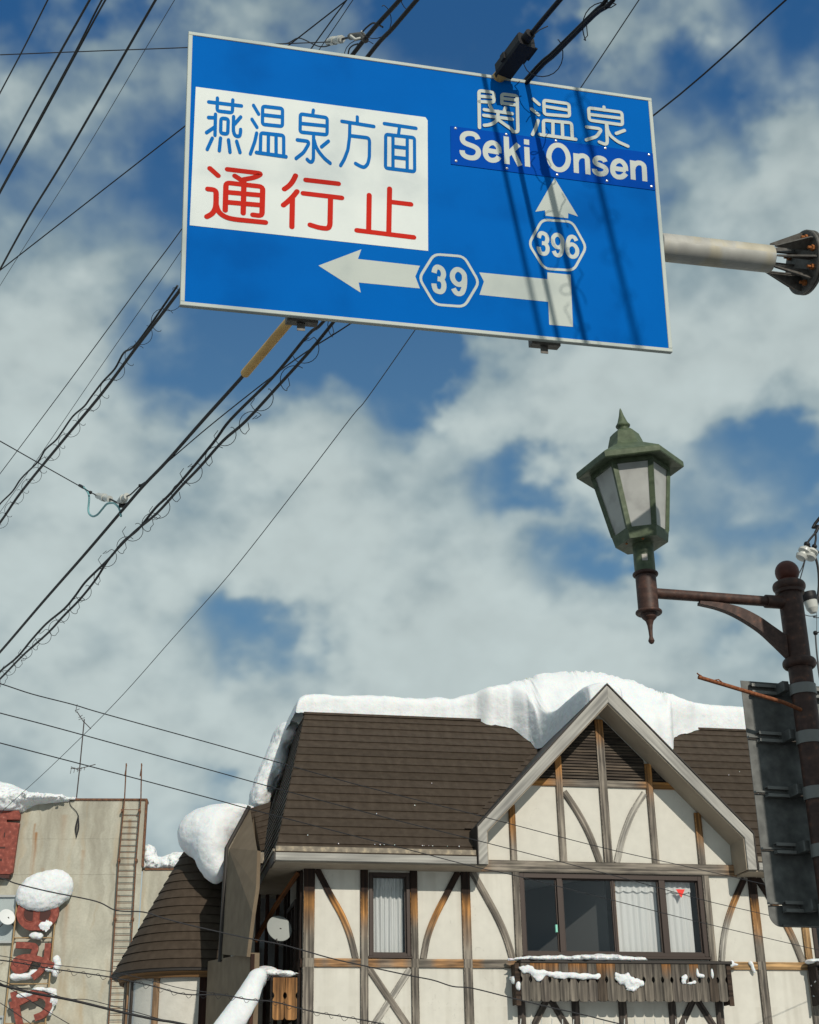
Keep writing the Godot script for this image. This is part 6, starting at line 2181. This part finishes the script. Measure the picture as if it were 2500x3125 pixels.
func roof_snow() -> Shape:
	var rough = noise(401, 1.6, 4)
	var s = Shape.new()
	var base = func(u, w, t):
		var main = 5.6 - w if w > -2.15 else 7.75 + (-2.15 - w) * 0.06
		var gable = 7.565 - sqrt(pow(u - 4.195, 2.0) + pow(0.85 * t, 2.0)) * 1.03
		return smax(main, gable, 0.10 + 0.45 * t)
	var rows = 34
	var us = []
	var u = 0.10
	while u < 9.6:
		us.append(u)
		u += 0.035 if u < 7.6 else 0.08
	var P = []
	for uu in us:
		var col = []
		var wl = lip_at(uu) + 0.03 * rough.get_noise_2d(uu * 1.0, 3.0) + 0.012 * rough.get_noise_2d(uu * 5.0, 9.0) + 0.016 * rough.get_noise_2d(uu * 16.0, 31.0)
		for j in rows + 1:
			var d = pow(float(j) / rows, 1.8) * (2.6 + lip_at(uu) + 2.15)
			var w = wl - d
			var hump = exp(-pow((uu - 4.4) / 1.35, 2.0))
			var tm = 0.34 + 0.06 * rough.get_noise_2d(uu * 0.5, w * 0.5) + 0.26 * hump + 0.26 * exp(-pow((uu - 5.0) / 1.1, 2.0)) * smoothstep(-0.8, -2.3, w)
			tm += 0.07 * smoothstep(2.4, 3.4, uu)
			var edge = 0.30 + 0.1 * hump
			var k = clampf(d / edge, 0.0, 1.0)
			var t = tm * sqrt(1.0 - pow(1.0 - k, 2.0))
			var side = clampf((uu - 0.10) / 0.55, 0.0, 1.0)
			t *= sqrt(1.0 - pow(1.0 - side, 2.0))
			t += (0.035 * rough.get_noise_2d(uu * 1.1, w * 1.1) + 0.010 * rough.get_noise_2d(uu * 3.0, w * 3.0)) * k
			var drape = exp(-pow((uu - 3.3) / 0.35, 2.0)) + exp(-pow((uu - 6.25) / 0.25, 2.0))
			var over = (0.11 + 0.15 * drape) * sin(PI * clampf(d / 0.30, 0.0, 1.0)) * (0.8 + 0.4 * rough.get_noise_2d(uu * 1.0, 77.0))
			if absf(uu - 4.19) < 0.45:
				over *= 0.2
			var lo_u = -0.12 * sin(PI * clampf((uu - 0.10) / 0.55, 0.0, 1.0))
			col.append(Vector3(uu + lo_u, base.call(uu, w, t) + 0.016 + t, w + over))
		P.append(col)
	var N = []
	for i in P.size():
		var row = []
		for j in rows + 1:
			var a = P[mini(i + 1, P.size() - 1)][j] - P[maxi(i - 1, 0)][j]
			var b = P[i][mini(j + 1, rows)] - P[i][maxi(j - 1, 0)]
			row.append(a.cross(b).normalized())
		N.append(row)
	for i in P.size() - 1:
		for j in rows:
			s.smooth_quad(P[i][j], P[i + 1][j], P[i + 1][j + 1], P[i][j + 1], N[i][j], N[i + 1][j], N[i + 1][j + 1], N[i][j + 1])
	return s


func place_snow(called: String, s: Shape, xf: Transform3D, label: String, group = ""):
	var o = part(called, s, mat.snow)
	o.transform = xf
	tag(o, label, "snow", group)


func make_snow():
	var h = house.transform
	place_snow("roof_snow", roof_snow(), h, "thick snow blanket along the ridge and over the gable of the timbered house")
	place_snow("hip_snow", lump([[0.20, 7.9, -4.0, 0.22, 0.2, 0.5], [0.02, 7.45, -4.0, 0.19, 0.36, 0.4], [-0.17, 7.05, -4.0, 0.16, 0.32, 0.35], [-0.29, 6.78, -4.0, 0.12, 0.2, 0.3]], 0.035, 0.2, 0.016, 411), h, "strip of snow hanging down the far edge of the steep left roof slope")
	place_snow("cone_snow", lump([[-1.22, 6.08, -3.2, 0.34, 0.36, 0.42], [-1.06, 5.82, -2.85, 0.26, 0.42, 0.36], [-0.95, 5.44, -2.75, 0.13, 0.16, 0.22], [-0.88, 6.2, -3.1, 0.36, 0.28, 0.4], [-0.58, 6.42, -3.0, 0.2, 0.07, 0.2]], 0.032, 0.2, 0.010, 412), h, "big rounded snow cap on the conical roof of the round bay")
	place_snow("box_snow", lump([[2.95, 3.855, 0.2, 0.22, 0.025, 0.12], [3.3, 3.865, 0.2, 0.3, 0.03, 0.12], [3.62, 3.868, 0.19, 0.22, 0.026, 0.12], [3.95, 3.885, 0.18, 0.25, 0.045, 0.13], [4.25, 3.865, 0.19, 0.25, 0.026, 0.11], [4.42, 3.85, 0.19, 0.1, 0.018, 0.1]], 0.014, 0.05, 0.02, 413, 3.842), h, "low ridge of snow on the rim of the long flower box")
	place_snow("box_snow", lump([[2.87, 3.725, 0.31, 0.09, 0.05, 0.035], [3.02, 3.685, 0.31, 0.12, 0.042, 0.03], [3.25, 3.66, 0.31, 0.14, 0.038, 0.03], [3.05, 3.60, 0.31, 0.05, 0.03, 0.02], [3.5, 3.64, 0.31, 0.15, 0.035, 0.03], [3.73, 3.635, 0.31, 0.11, 0.035, 0.03], [3.84, 3.645, 0.31, 0.035, 0.034, 0.025]], 0.011, 0.03, 0.024, 414), h, "long streak of snow stuck across the left boards of the flower box")
	place_snow("box_snow", lump([[4.08, 3.665, 0.31, 0.035, 0.05, 0.025], [4.17, 3.62, 0.312, 0.08, 0.05, 0.035], [4.27, 3.57, 0.315, 0.11, 0.085, 0.045], [4.38, 3.56, 0.312, 0.07, 0.06, 0.035], [4.27, 3.49, 0.31, 0.05, 0.03, 0.025]], 0.011, 0.03, 0.028, 415), h, "round clump of snow stuck to the middle boards of the flower box")
	place_snow("box_snow", lump([[5.02, 3.60, 0.308, 0.03, 0.05, 0.02], [5.05, 3.64, 0.308, 0.025, 0.04, 0.02], [5.10, 3.56, 0.308, 0.04, 0.02, 0.02], [5.16, 3.575, 0.308, 0.02, 0.02, 0.02]], 0.009, 0.02, 0.02, 416), h, "small crooked scrap of snow low on the right boards of the flower box")
	place_snow("box_snow", lump([[5.215, 3.70, 0.308, 0.018, 0.05, 0.02], [5.25, 3.655, 0.308, 0.045, 0.022, 0.02], [5.28, 3.65, 0.308, 0.03, 0.02, 0.02]], 0.009, 0.02, 0.012, 417), h, "boot-shaped scrap of snow high on the right boards of the flower box")
	place_snow("box_snow", lump([[5.425, 3.68, 0.308, 0.018, 0.065, 0.02]], 0.008, 0.02, 0.01, 418), h, "narrow upright scrap of snow near the right end of the flower box")
	place_snow("box_snow", lump([[2.73, 3.60, 0.2, 0.03, 0.04, 0.05], [2.765, 3.52, 0.27, 0.03, 0.05, 0.03], [2.72, 3.63, 0.1, 0.03, 0.03, 0.05]], 0.01, 0.02, 0.02, 419), h, "snow wedged behind the left end of the long flower box")
	place_snow("rail_snow", lump([[5.80, 3.835, 0.12, 0.03, 0.04, 0.03], [5.84, 3.82, 0.12, 0.05, 0.02, 0.03], [5.78, 3.81, 0.12, 0.02, 0.02, 0.03]], 0.009, 0.02, 0.01, 420), h, "little star of snow at the right end of the flower box rail")
	place_snow("rail_snow", lump([[6.10, 3.85, 0.05, 0.03, 0.03, 0.03], [6.12, 3.80, 0.05, 0.022, 0.05, 0.025], [6.14, 3.75, 0.05, 0.016, 0.03, 0.02]], 0.009, 0.02, 0.006, 421), h, "icy tongue of snow hanging from the rail right of the flower box")
	place_snow("box_snow", lump([[6.95, 3.855, 0.18, 0.06, 0.02, 0.13], [7.2, 3.87, 0.18, 0.25, 0.03, 0.12], [7.7, 3.87, 0.18, 0.4, 0.028, 0.12]], 0.016, 0.04, 0.012, 422), h, "snow on the rim of the dark flower box at the right edge")
	place_snow("corner_snow", lump([[-0.30, 3.70, -0.28, 0.22, 0.05, 0.24], [-0.46, 3.72, -0.3, 0.14, 0.09, 0.22], [-0.15, 3.675, -0.25, 0.13, 0.025, 0.18], [-0.53, 3.60, -0.22, 0.09, 0.08, 0.15]], 0.018, 0.06, 0.02, 423), h, "snow heaped on the short flower box at the left corner")
	place_snow("sliding_snow", lump([[-0.60, 3.60, 0.45, 0.10, 0.10, 0.14], [-0.68, 3.44, 0.5, 0.11, 0.15, 0.12], [-0.76, 3.30, 0.52, 0.12, 0.16, 0.12], [-0.86, 3.14, 0.55, 0.13, 0.17, 0.12], [-0.97, 2.98, 0.58, 0.14, 0.18, 0.12], [-1.08, 2.82, 0.6, 0.15, 0.18, 0.12]], 0.02, 0.12, 0.008, 424), h, "slab of snow sliding down beside the left flower box")
	var b = Transform3D(Basis(Vector3.UP, deg_to_rad(5.0)), EYE_OLD)
	var E = func(x, y, z, rx, ry, rz):
		var p = ov(x, y, z)
		return [p.x, p.y, p.z, rx * OLD_SCALE, ry * OLD_SCALE, rz * OLD_SCALE]
	place_snow("parapet_snow", lump([E.call(-2.35, 6.85, -0.2, 0.38, 0.32, 0.45), E.call(-2.1, 6.80, -0.2, 0.22, 0.2, 0.4), E.call(-1.85, 6.88, -0.3, 0.3, 0.07, 0.3), E.call(-1.5, 6.88, -0.3, 0.35, 0.04, 0.3)], 0.05, 0.25, 0.04, 431, ov(0, 6.66).y), b, "rounded snow drift on the parapet of the concrete building, over the top red letter")
	place_snow("parapet_snow", lump([E.call(0.05, 6.0, -0.6, 0.14, 0.22, 0.3), E.call(0.25, 5.88, -0.6, 0.25, 0.13, 0.3), E.call(0.55, 5.93, -0.6, 0.22, 0.17, 0.3), E.call(0.9, 5.93, -0.6, 0.3, 0.17, 0.3)], 0.05, 0.15, 0.06, 432, ov(0, 5.80).y), b, "snow on the low roof between the concrete building and the round bay")
	place_snow("letter_snow", lump([E.call(-1.46, 5.44, 0.22, 0.36, 0.26, 0.17), E.call(-1.28, 5.47, 0.24, 0.22, 0.23, 0.17), E.call(-1.62, 5.34, 0.22, 0.24, 0.18, 0.17), E.call(-1.50, 5.22, 0.26, 0.22, 0.12, 0.12), E.call(-1.74, 5.30, 0.15, 0.12, 0.13, 0.12)], 0.028, 0.18, 0.018, 433), b, "big snow cushion on top of the round red letter")
	place_snow("letter_snow", lump([E.call(-1.42, 4.84, 0.30, 0.07, 0.05, 0.012), E.call(-1.39, 4.88, 0.30, 0.05, 0.05, 0.012), E.call(-1.55, 4.73, 0.22, 0.10, 0.05, 0.05), E.call(-1.48, 4.71, 0.24, 0.04, 0.04, 0.05)], 0.016, 0.05, 0.02, 434), b, "patch of snow in the right eye of the round red letter")
	place_snow("letter_snow", lump([E.call(-1.20, 4.37, 0.2, 0.06, 0.06, 0.06), E.call(-1.17, 4.30, 0.2, 0.05, 0.07, 0.06), E.call(-1.20, 4.20, 0.2, 0.05, 0.09, 0.06), E.call(-1.30, 4.22, 0.24, 0.05, 0.03, 0.03)], 0.018, 0.05, 0.03, 435), b, "snow caught on the right arm of the middle red letter")
	place_snow("letter_snow", lump([E.call(-1.78, 4.12, 0.16, 0.10, 0.06, 0.08), E.call(-1.65, 4.13, 0.16, 0.16, 0.05, 0.08), E.call(-1.52, 4.18, 0.16, 0.08, 0.05, 0.07)], 0.02, 0.06, 0.02, 436), b, "greyish snow under the loop of the middle red letter")
	place_snow("letter_snow", lump([E.call(-1.38, 3.93, 0.18, 0.13, 0.04, 0.07), E.call(-1.23, 3.90, 0.18, 0.08, 0.05, 0.07), E.call(-1.20, 3.78, 0.18, 0.06, 0.10, 0.07), E.call(-1.24, 3.63, 0.16, 0.04, 0.08, 0.06)], 0.018, 0.05, 0.03, 437), b, "snow along the top right of the lowest red letter")
	place_snow("letter_snow", lump([E.call(-1.66, 3.84, 0.25, 0.10, 0.035, 0.04), E.call(-1.56, 3.87, 0.25, 0.06, 0.03, 0.04)], 0.014, 0.04, 0.012, 438), b, "white patch of snow on the upper left of the lowest red letter")


# ------------------------------------------------------------------ cables over the street
func cable(called: String, pts: PackedVector3Array, r: float, m: Material, label: String, category = "cable", group = ""):
	var s = Shape.new()
	s.tube(curve3(pts, 6), r, 7)
	tag(part(called, s, m), label, category, group)


func coil_round(path: PackedVector3Array, every: float, radius: float, thick: float, tails: bool) -> Shape:
	# spiral hangers: rings pitched round the cable, some with a bent tail
	var s = Shape.new()
	var run = 0.0
	var next = every * 0.5
	var k = 0
	for i in path.size() - 1:
		var a = path[i]
		var b = path[i + 1]
		var d = a.distance_to(b)
		while next < run + d:
			var c = a.lerp(b, (next - run) / d)
			var t = (b - a).normalized()
			var side = t.cross(Vector3.UP).normalized()
			var up = side.cross(t)
			var ring = PackedVector3Array()
			var flip = 1.0 if k % 2 == 0 else -1.0
			var R = radius * (0.8 + 0.4 * rng.randf())
			var ph = rng.randf() * 0.8
			for j in 15:
				var g = ph + TAU * j / 14.0 * 0.93
				ring.append(c + t * every * (0.75 * j / 14.0 - 0.37) + (side * cos(g) * flip + up * (sin(g) - 0.35)) * R)
			s.tube(ring, thick, 5)
			if tails:
				var e = ring[14]
				s.tube(PackedVector3Array([e, e + up * 0.03 + side * 0.02 * flip, e + up * 0.07 - t * 0.02]), thick, 5)
				if k % 3 == 0:
					var q = ring[0]
					s.tube(PackedVector3Array([q, q - up * 0.03 - side * 0.03, q - up * 0.035 - side * 0.055 + t * 0.02, q - up * 0.01 - side * 0.03]), thick, 5)
			next += every
			k += 1
		run += d
	return s


func make_wires():
	var W = {}
	for key in WIRES:
		W[key] = spatial(WIRES[key])
	# the long spans go on over our heads to the poles behind us
	for key in ["main", "cableA", "bundleL", "bundleRa", "bundleRb"]:
		var back = (W[key][0] - W[key][2]).normalized()
		var far = PackedVector3Array()
		for d in [14.0, 7.0, 2.5]:
			far.append(W[key][0] + Vector3(back.x, 0.0, back.z) * d + Vector3(0, 0.02 * d, 0))
		far.append_array(W[key])
		W[key] = far
	# the heavy cable with its splice box and yellow cover
	var o = thing("trunk_cable", "heavy black cable with black splice box and long yellow cover, passing over the road sign", "cable")
	var s = Shape.new()
	s.tube(curve3(W.main, 6), 0.0125, 9)
	part("cable", s, mat.cable, o)
	s = Shape.new()
	var m = spatial(WIRES.main)
	# yellow half pipe from the sign's top edge to beyond its lower edge
	s.tube(PackedVector3Array([m[3] + (m[3] - m[4]).normalized() * 0.03, m[3].lerp(m[4], 0.5), m[4], m[5], m[6], m[7]]), 0.031, 14)
	part("cover", s, mat.yellow_cover, o, "long yellow tube slipped over the cable")
	s = Shape.new()
	var a = m[2]
	var b = m[3]
	var t = (b - a).normalized()
	var side = t.cross(Vector3.UP).normalized()
	var up = side.cross(t)
	var L = a.distance_to(b)
	var frame = Transform3D(Basis(side, up, -t), a)
	s.xf = frame
	s.prism(flat([-0.040, -0.035, 0.040, -0.035, 0.046, -0.02, 0.046, 0.028, 0.036, 0.04, -0.036, 0.04, -0.046, 0.028, -0.046, -0.02]), -L * 0.97, -0.03)
	s.prism(flat([-0.034, -0.03, 0.05, -0.03, 0.05, 0.03, -0.034, 0.03]), -L * 0.55, -0.10)
	s.box(Vector3(-0.056, -0.02, -L * 0.72), Vector3(-0.040, 0.02, -L * 0.6))
	s.box(Vector3(0.04, -0.004, -0.13), Vector3(0.075, 0.004, -0.05))
	for z in [-0.015, -L * 0.98]:
		s.tube(PackedVector3Array([Vector3(-0.006, 0, z - 0.03), Vector3(-0.006, 0, z + 0.03)]), 0.026, 10)
	s.tube(PackedVector3Array([Vector3(0.01, 0.0, 0.0), Vector3(0.04, 0.03, 0.03), Vector3(0.075, 0.05, 0.05)]), 0.003, 5)
	part("splice_box", s, mat.cable, o)
	# the tap halfway along it: teal loop, two white insulators
	var cn = {}
	for key in CONNECTOR:
		cn[key] = spatial(CONNECTOR[key])
	var tap = thing("line_tap", "teal loop and two white insulators where a thin wire meets the heavy cable", "cable fitting")
	s = Shape.new()
	s.tube(curve3(cn.teal, 5), 0.009, 7)
	part("loop", s, mat.teal_cable, tap)
	for key in ["ins1", "ins2"]:
		s = Shape.new()
		var p = cn[key][0]
		var q = cn[key][1]
		s.tube(PackedVector3Array([p, q]), 0.028, 8)
		s.tube(PackedVector3Array([p.lerp(q, 0.35), p.lerp(q, 0.6)]), 0.036, 8)
		part("insulator", s, mat.porcelain, tap)
	s = Shape.new()
	s.tube(cn.link, 0.004, 5)
	s.tube(cn.link2, 0.008, 5)
	s.tube(curve3(cn.tail, 4), 0.006, 6)
	s.tube(cn.sleeve, 0.014, 6)
	s.ball(cn.link[0], 0.018, 6)
	s.ball(cn.tail[2], 0.016, 6)
	s.box(cn.ins2[0] + Vector3(-0.005, -0.05, -0.02), cn.ins2[0] + Vector3(0.05, 0.0, 0.02))
	part("fittings", s, mat.cable, tap)
	# bundles with spiral hangers
	o = thing("cable_bundle", "pair of twisting black cables in spiral hangers, just right of the yellow cover", "cable")
	s = Shape.new()
	s.tube(curve3(W.bundleRa, 5), 0.0105, 8)
	part("cable", s, mat.cable, o)
	s = Shape.new()
	s.tube(curve3(W.bundleRb, 5), 0.0105, 8)
	part("cable", s, mat.cable, o)
	part("spiral_hanger", coil_round(curve3(W.bundleRb, 4), 0.34, 0.048, 0.0026, true), mat.cable, o)
	o = thing("cable_bundle", "black cable in close rings with a wavy strand beside it, left of the sign", "cable")
	s = Shape.new()
	s.tube(curve3(W.bundleL, 5), 0.0145, 8)
	part("cable", s, mat.cable, o)
	s = Shape.new()
	s.tube(curve3(W.strandL, 5), 0.0095, 7)
	part("strand", s, mat.cable, o)
	part("spiral_hanger", coil_round(curve3(W.bundleL, 4), 0.37, 0.06, 0.0026, false), mat.cable, o)
	# where a thin wire is tied off above the sign
	cn = {}
	for key in CONNECTOR_TOP:
		cn[key] = spatial(CONNECTOR_TOP[key])
	tap = thing("wire_clamp", "white insulator and bright clamp on the cable bundle just above the sign's top edge", "cable fitting")
	s = Shape.new()
	s.tube(cn.ins1, 0.022, 8)
	s.tube(PackedVector3Array([cn.ins1[0].lerp(cn.ins1[1], 0.3), cn.ins1[0].lerp(cn.ins1[1], 0.5)]), 0.03, 8)
	s.tube(PackedVector3Array([cn.ins1[0].lerp(cn.ins1[1], 0.75), cn.ins1[0].lerp(cn.ins1[1], 0.92)]), 0.028, 8)
	part("insulator", s, mat.porcelain, tap)
	s = Shape.new()
	s.tube(cn.clamp, 0.022, 7)
	part("clamp", s, mat.flange_metal, tap)
	s = Shape.new()
	var c2 = cn.clamp[1]
	s.tube(PackedVector3Array([c2 + Vector3(0.0, 0.03, 0.0), c2 + Vector3(0.02, -0.02, 0.02), c2 + Vector3(0.035, -0.045, 0.02)]), 0.009, 6)
	s.tube(PackedVector3Array([c2 + Vector3(-0.07, -0.02, 0.02), c2 + Vector3(-0.04, -0.055, 0.025), c2 + Vector3(0.0, -0.045, 0.025)]), 0.009, 6)
	part("clamp_bolt", s, mat.porcelain, tap)
	s = Shape.new()
	s.tube(curve3(cn.rope, 5), 0.0045, 6)
	s.tube(cn.link, 0.007, 6)
	s.tube(curve3(cn.loop, 5), 0.005, 6)
	s.tube(curve3(cn.coil, 5), 0.006, 6)
	part("tie_wire", s, mat.thin_cable, tap)
	# single cables
	cable("overhead_cable", W.cableA, 0.0125, mat.cable, "thick slack cable to the right of the bright clamp, behind the sign's top edge")
	cable("overhead_cable", W.thinT, 0.0032, mat.grey_cable, "thin pale wire from the sign's upper right running down towards the antenna")
	cable("overhead_cable", W.left1, 0.0045, mat.cable, "outermost thin cable in the top left corner")
	cable("overhead_cable", W.left2, 0.0065, mat.cable, "second cable from the left in the top left corner")
	cable("overhead_cable", W.left3a, 0.0052, mat.cable, "left strand of the close pair of cables at upper left", "cable", "close pair of cables")
	cable("overhead_cable", W.left3b, 0.0052, mat.cable, "right strand of the close pair of cables at upper left", "cable", "close pair of cables")
	cable("overhead_cable", W.left4, 0.0068, mat.cable, "cable right of the close pair at upper left, where a branch wire joins it")
	cable("overhead_cable", W.left5, 0.0022, mat.grey_cable, "hair-thin pale wire beside the upper left cables")
	cable("overhead_cable", W.left8, 0.0042, mat.thin_cable, "straight thin wire that passes behind the sign, nearer its lower left corner edge")
	cable("overhead_cable", W.left9, 0.0028, mat.thin_cable, "thinner straight wire just right of its twin, left of the ringed bundle")
	cable("branch_wire", W.drop7, 0.0042, mat.thin_cable, "slanting branch wire from behind the sign's left edge to a cable at the left")
	cable("branch_wire", W.cross6, 0.0036, mat.thin_cable, "nearly level wire across the upper left sky")
	cable("branch_wire", W.cross11, 0.0045, mat.thin_cable, "thin wire from the left edge to the teal loop")
	cable("branch_wire", W.cross10, 0.0045, mat.thin_cable, "wire from the top right corner that passes behind the sign")
	cable("house_cable", W.low1, 0.0038, mat.thin_cable, "highest of the three thin cables slanting across the front of the timbered house")
	cable("house_cable", W.low2, 0.0038, mat.thin_cable, "middle one of the three thin cables slanting across the front of the timbered house")
	cable("house_cable", W.low3, 0.0038, mat.thin_cable, "lowest of the three thin cables slanting across the front of the timbered house")
	for q in [["low1", 1, 2, 0.7, 1.15], ["low2", 1, 2, 0.72, 1.1]]:
		pass
	cable("house_cable", W.drop4, 0.0072, mat.thin_cable, "wavy cable that crosses the conical roof and the dish")
	o = thing("tied_cable", "double cable tied together in small loops across the lower left, over the round bay", "cable")
	s = Shape.new()
	s.tube(curve3(W.drop5a, 5), 0.0068, 7)
	part("cable", s, mat.thin_cable, o)
	s = Shape.new()
	s.tube(curve3(W.drop5b, 5), 0.0042, 6)
	part("cable", s, mat.thin_cable, o)
	part("tie", coil_round(curve3(W.drop5a, 4), 0.16, 0.028, 0.0026, false), mat.thin_cable, o)
	o = thing("tied_cable", "thickest cable in the lower left corner with a thin strand above it", "cable")
	s = Shape.new()
	s.tube(curve3(W.drop6, 5), 0.0135, 8)
	part("cable", s, mat.cable, o)
	s = Shape.new()
	s.tube(curve3(W.drop6b, 5), 0.0045, 6)
	part("strand", s, mat.thin_cable, o)
	cable("house_cable", W.drop7a, 0.0042, mat.thin_cable, "steep thin wire in the very corner at lower left")
	cable("house_cable", W.drop7b, 0.0042, mat.thin_cable, "steep thin wire over the lowest red letter")
	# the feed by the lamp post
	var F = {}
	for key in FEED:
		F[key] = spatial(FEED[key])
	# the feed comes down from the cables overhead; the loose ends run on past the frame
	F.feed = PackedVector3Array([F.feed[0] + Vector3(2.6, 2.2, 1.2), F.feed[0] + Vector3(0.9, 0.9, 0.4)]) + F.feed
	for key in ["lampwire", "lampwire2", "hang2"]:
		var e = F[key][F[key].size() - 1]
		F[key].append(e + Vector3(0.8, 0.06, -0.2))
		F[key].append(e + Vector3(2.4, 0.5, -0.7))
	F.hang.append(F.hang[4] + Vector3(0.02, -1.6, 0.0))
	F.hang.append(F.hang[4] + Vector3(0.0, -4.0 if F.hang[4].y > 4.1 else -3.5, 0.0))
	o = thing("power_feed", "black feed wires with two white insulators hanging beside the lamp post's ball top", "cable fitting")
	s = Shape.new()
	for key in [["feed", 0.0105], ["forkA", 0.007], ["forkB", 0.007], ["jump", 0.008], ["yoke", 0.006]]:
		s.tube(curve3(F[key[0]], 5), key[1], 7)
	s.tube(PackedVector3Array([F.jump[5], F.jump[6]]), 0.014, 7)
	s.ball(F.forkA[2], 0.022, 8)
	s.ball(F.forkB[2], 0.018, 8)
	part("feed_wire", s, mat.cable, o)
	s = Shape.new()
	s.tube(F.stay1, 0.0035, 5)
	s.tube(F.stay2, 0.0035, 5)
	part("stay_wire", s, mat.thin_cable, o)
	for q in [[F.forkA[2], F.stay1[0], -0.03], [F.forkB[2], F.stay2[0], 0.025]]:
		s = Shape.new()
		var p = q[0].lerp(q[1], 0.25)
		var e = q[0].lerp(q[1], 0.95) + Vector3(q[2], 0, 0)
		var ax = (p - e).normalized()
		var sx = ax.cross(Vector3.BACK).normalized()
		s.xf = Transform3D(Basis(sx, ax, sx.cross(ax)), e)
		var ln = e.distance_to(p)
		s.lathe([Vector2(0, 0), Vector2(0.034, 0.004), Vector2(0.04, ln * 0.25), Vector2(0.026, ln * 0.38), Vector2(0.026, ln * 0.5), Vector2(0.042, ln * 0.62), Vector2(0.042, ln * 0.8), Vector2(0.02, ln * 1.05), Vector2(0, ln * 1.08)], 16)
		part("insulator", s, mat.porcelain, o)
	cable("lamp_wire", F.hang, 0.0055, mat.grey_cable, "loose grey wire hanging at the right edge beside the brown post")
	s = Shape.new()
	s.tube(F.hang2, 0.0035, 5)
	s.tube(F.thread, 0.0016, 4)
	s.ball(F.hang[0], 0.016, 8)
	tag(part("wire_end", s, mat.cable), "small black clip with a thin thread at the right edge by the post", "cable fitting")
	o = thing("post_light", "small clear lamp with a black cap on the right side of the brown post", "lamp", F.lampwire2[0])
	s = Shape.new()
	s.xf = Transform3D(Basis(Vector3(0, 0, 1), 0.15), Vector3(0.02, 0, 0))
	s.lathe([Vector2(0.0, 0.0), Vector2(0.046, 0.0), Vector2(0.05, 0.02), Vector2(0.05, 0.055), Vector2(0.0, 0.06)], 16)
	s.tube(PackedVector3Array([Vector3(-0.03, 0.03, 0), Vector3(-0.11, 0.045, 0)]), 0.013, 8)
	part("cap", s, mat.cable, o)
	s = Shape.new()
	s.xf = Transform3D(Basis(Vector3(0, 0, 1), 0.15), Vector3(0.02, 0, 0))
	s.lathe([Vector2(0.0, -0.085), Vector2(0.022, -0.08), Vector2(0.038, -0.05), Vector2(0.043, -0.001)], 16)
	part("globe", s, mat.porcelain, o)
	s = Shape.new()
	s.tube(curve3(F.lampwire, 4), 0.0028, 5)
	s.tube(F.lampwire2, 0.0028, 5)
	tag(part("lamp_wire", s, mat.thin_cable), "thin slack wires running off the post below the small clear lamp", "cable")
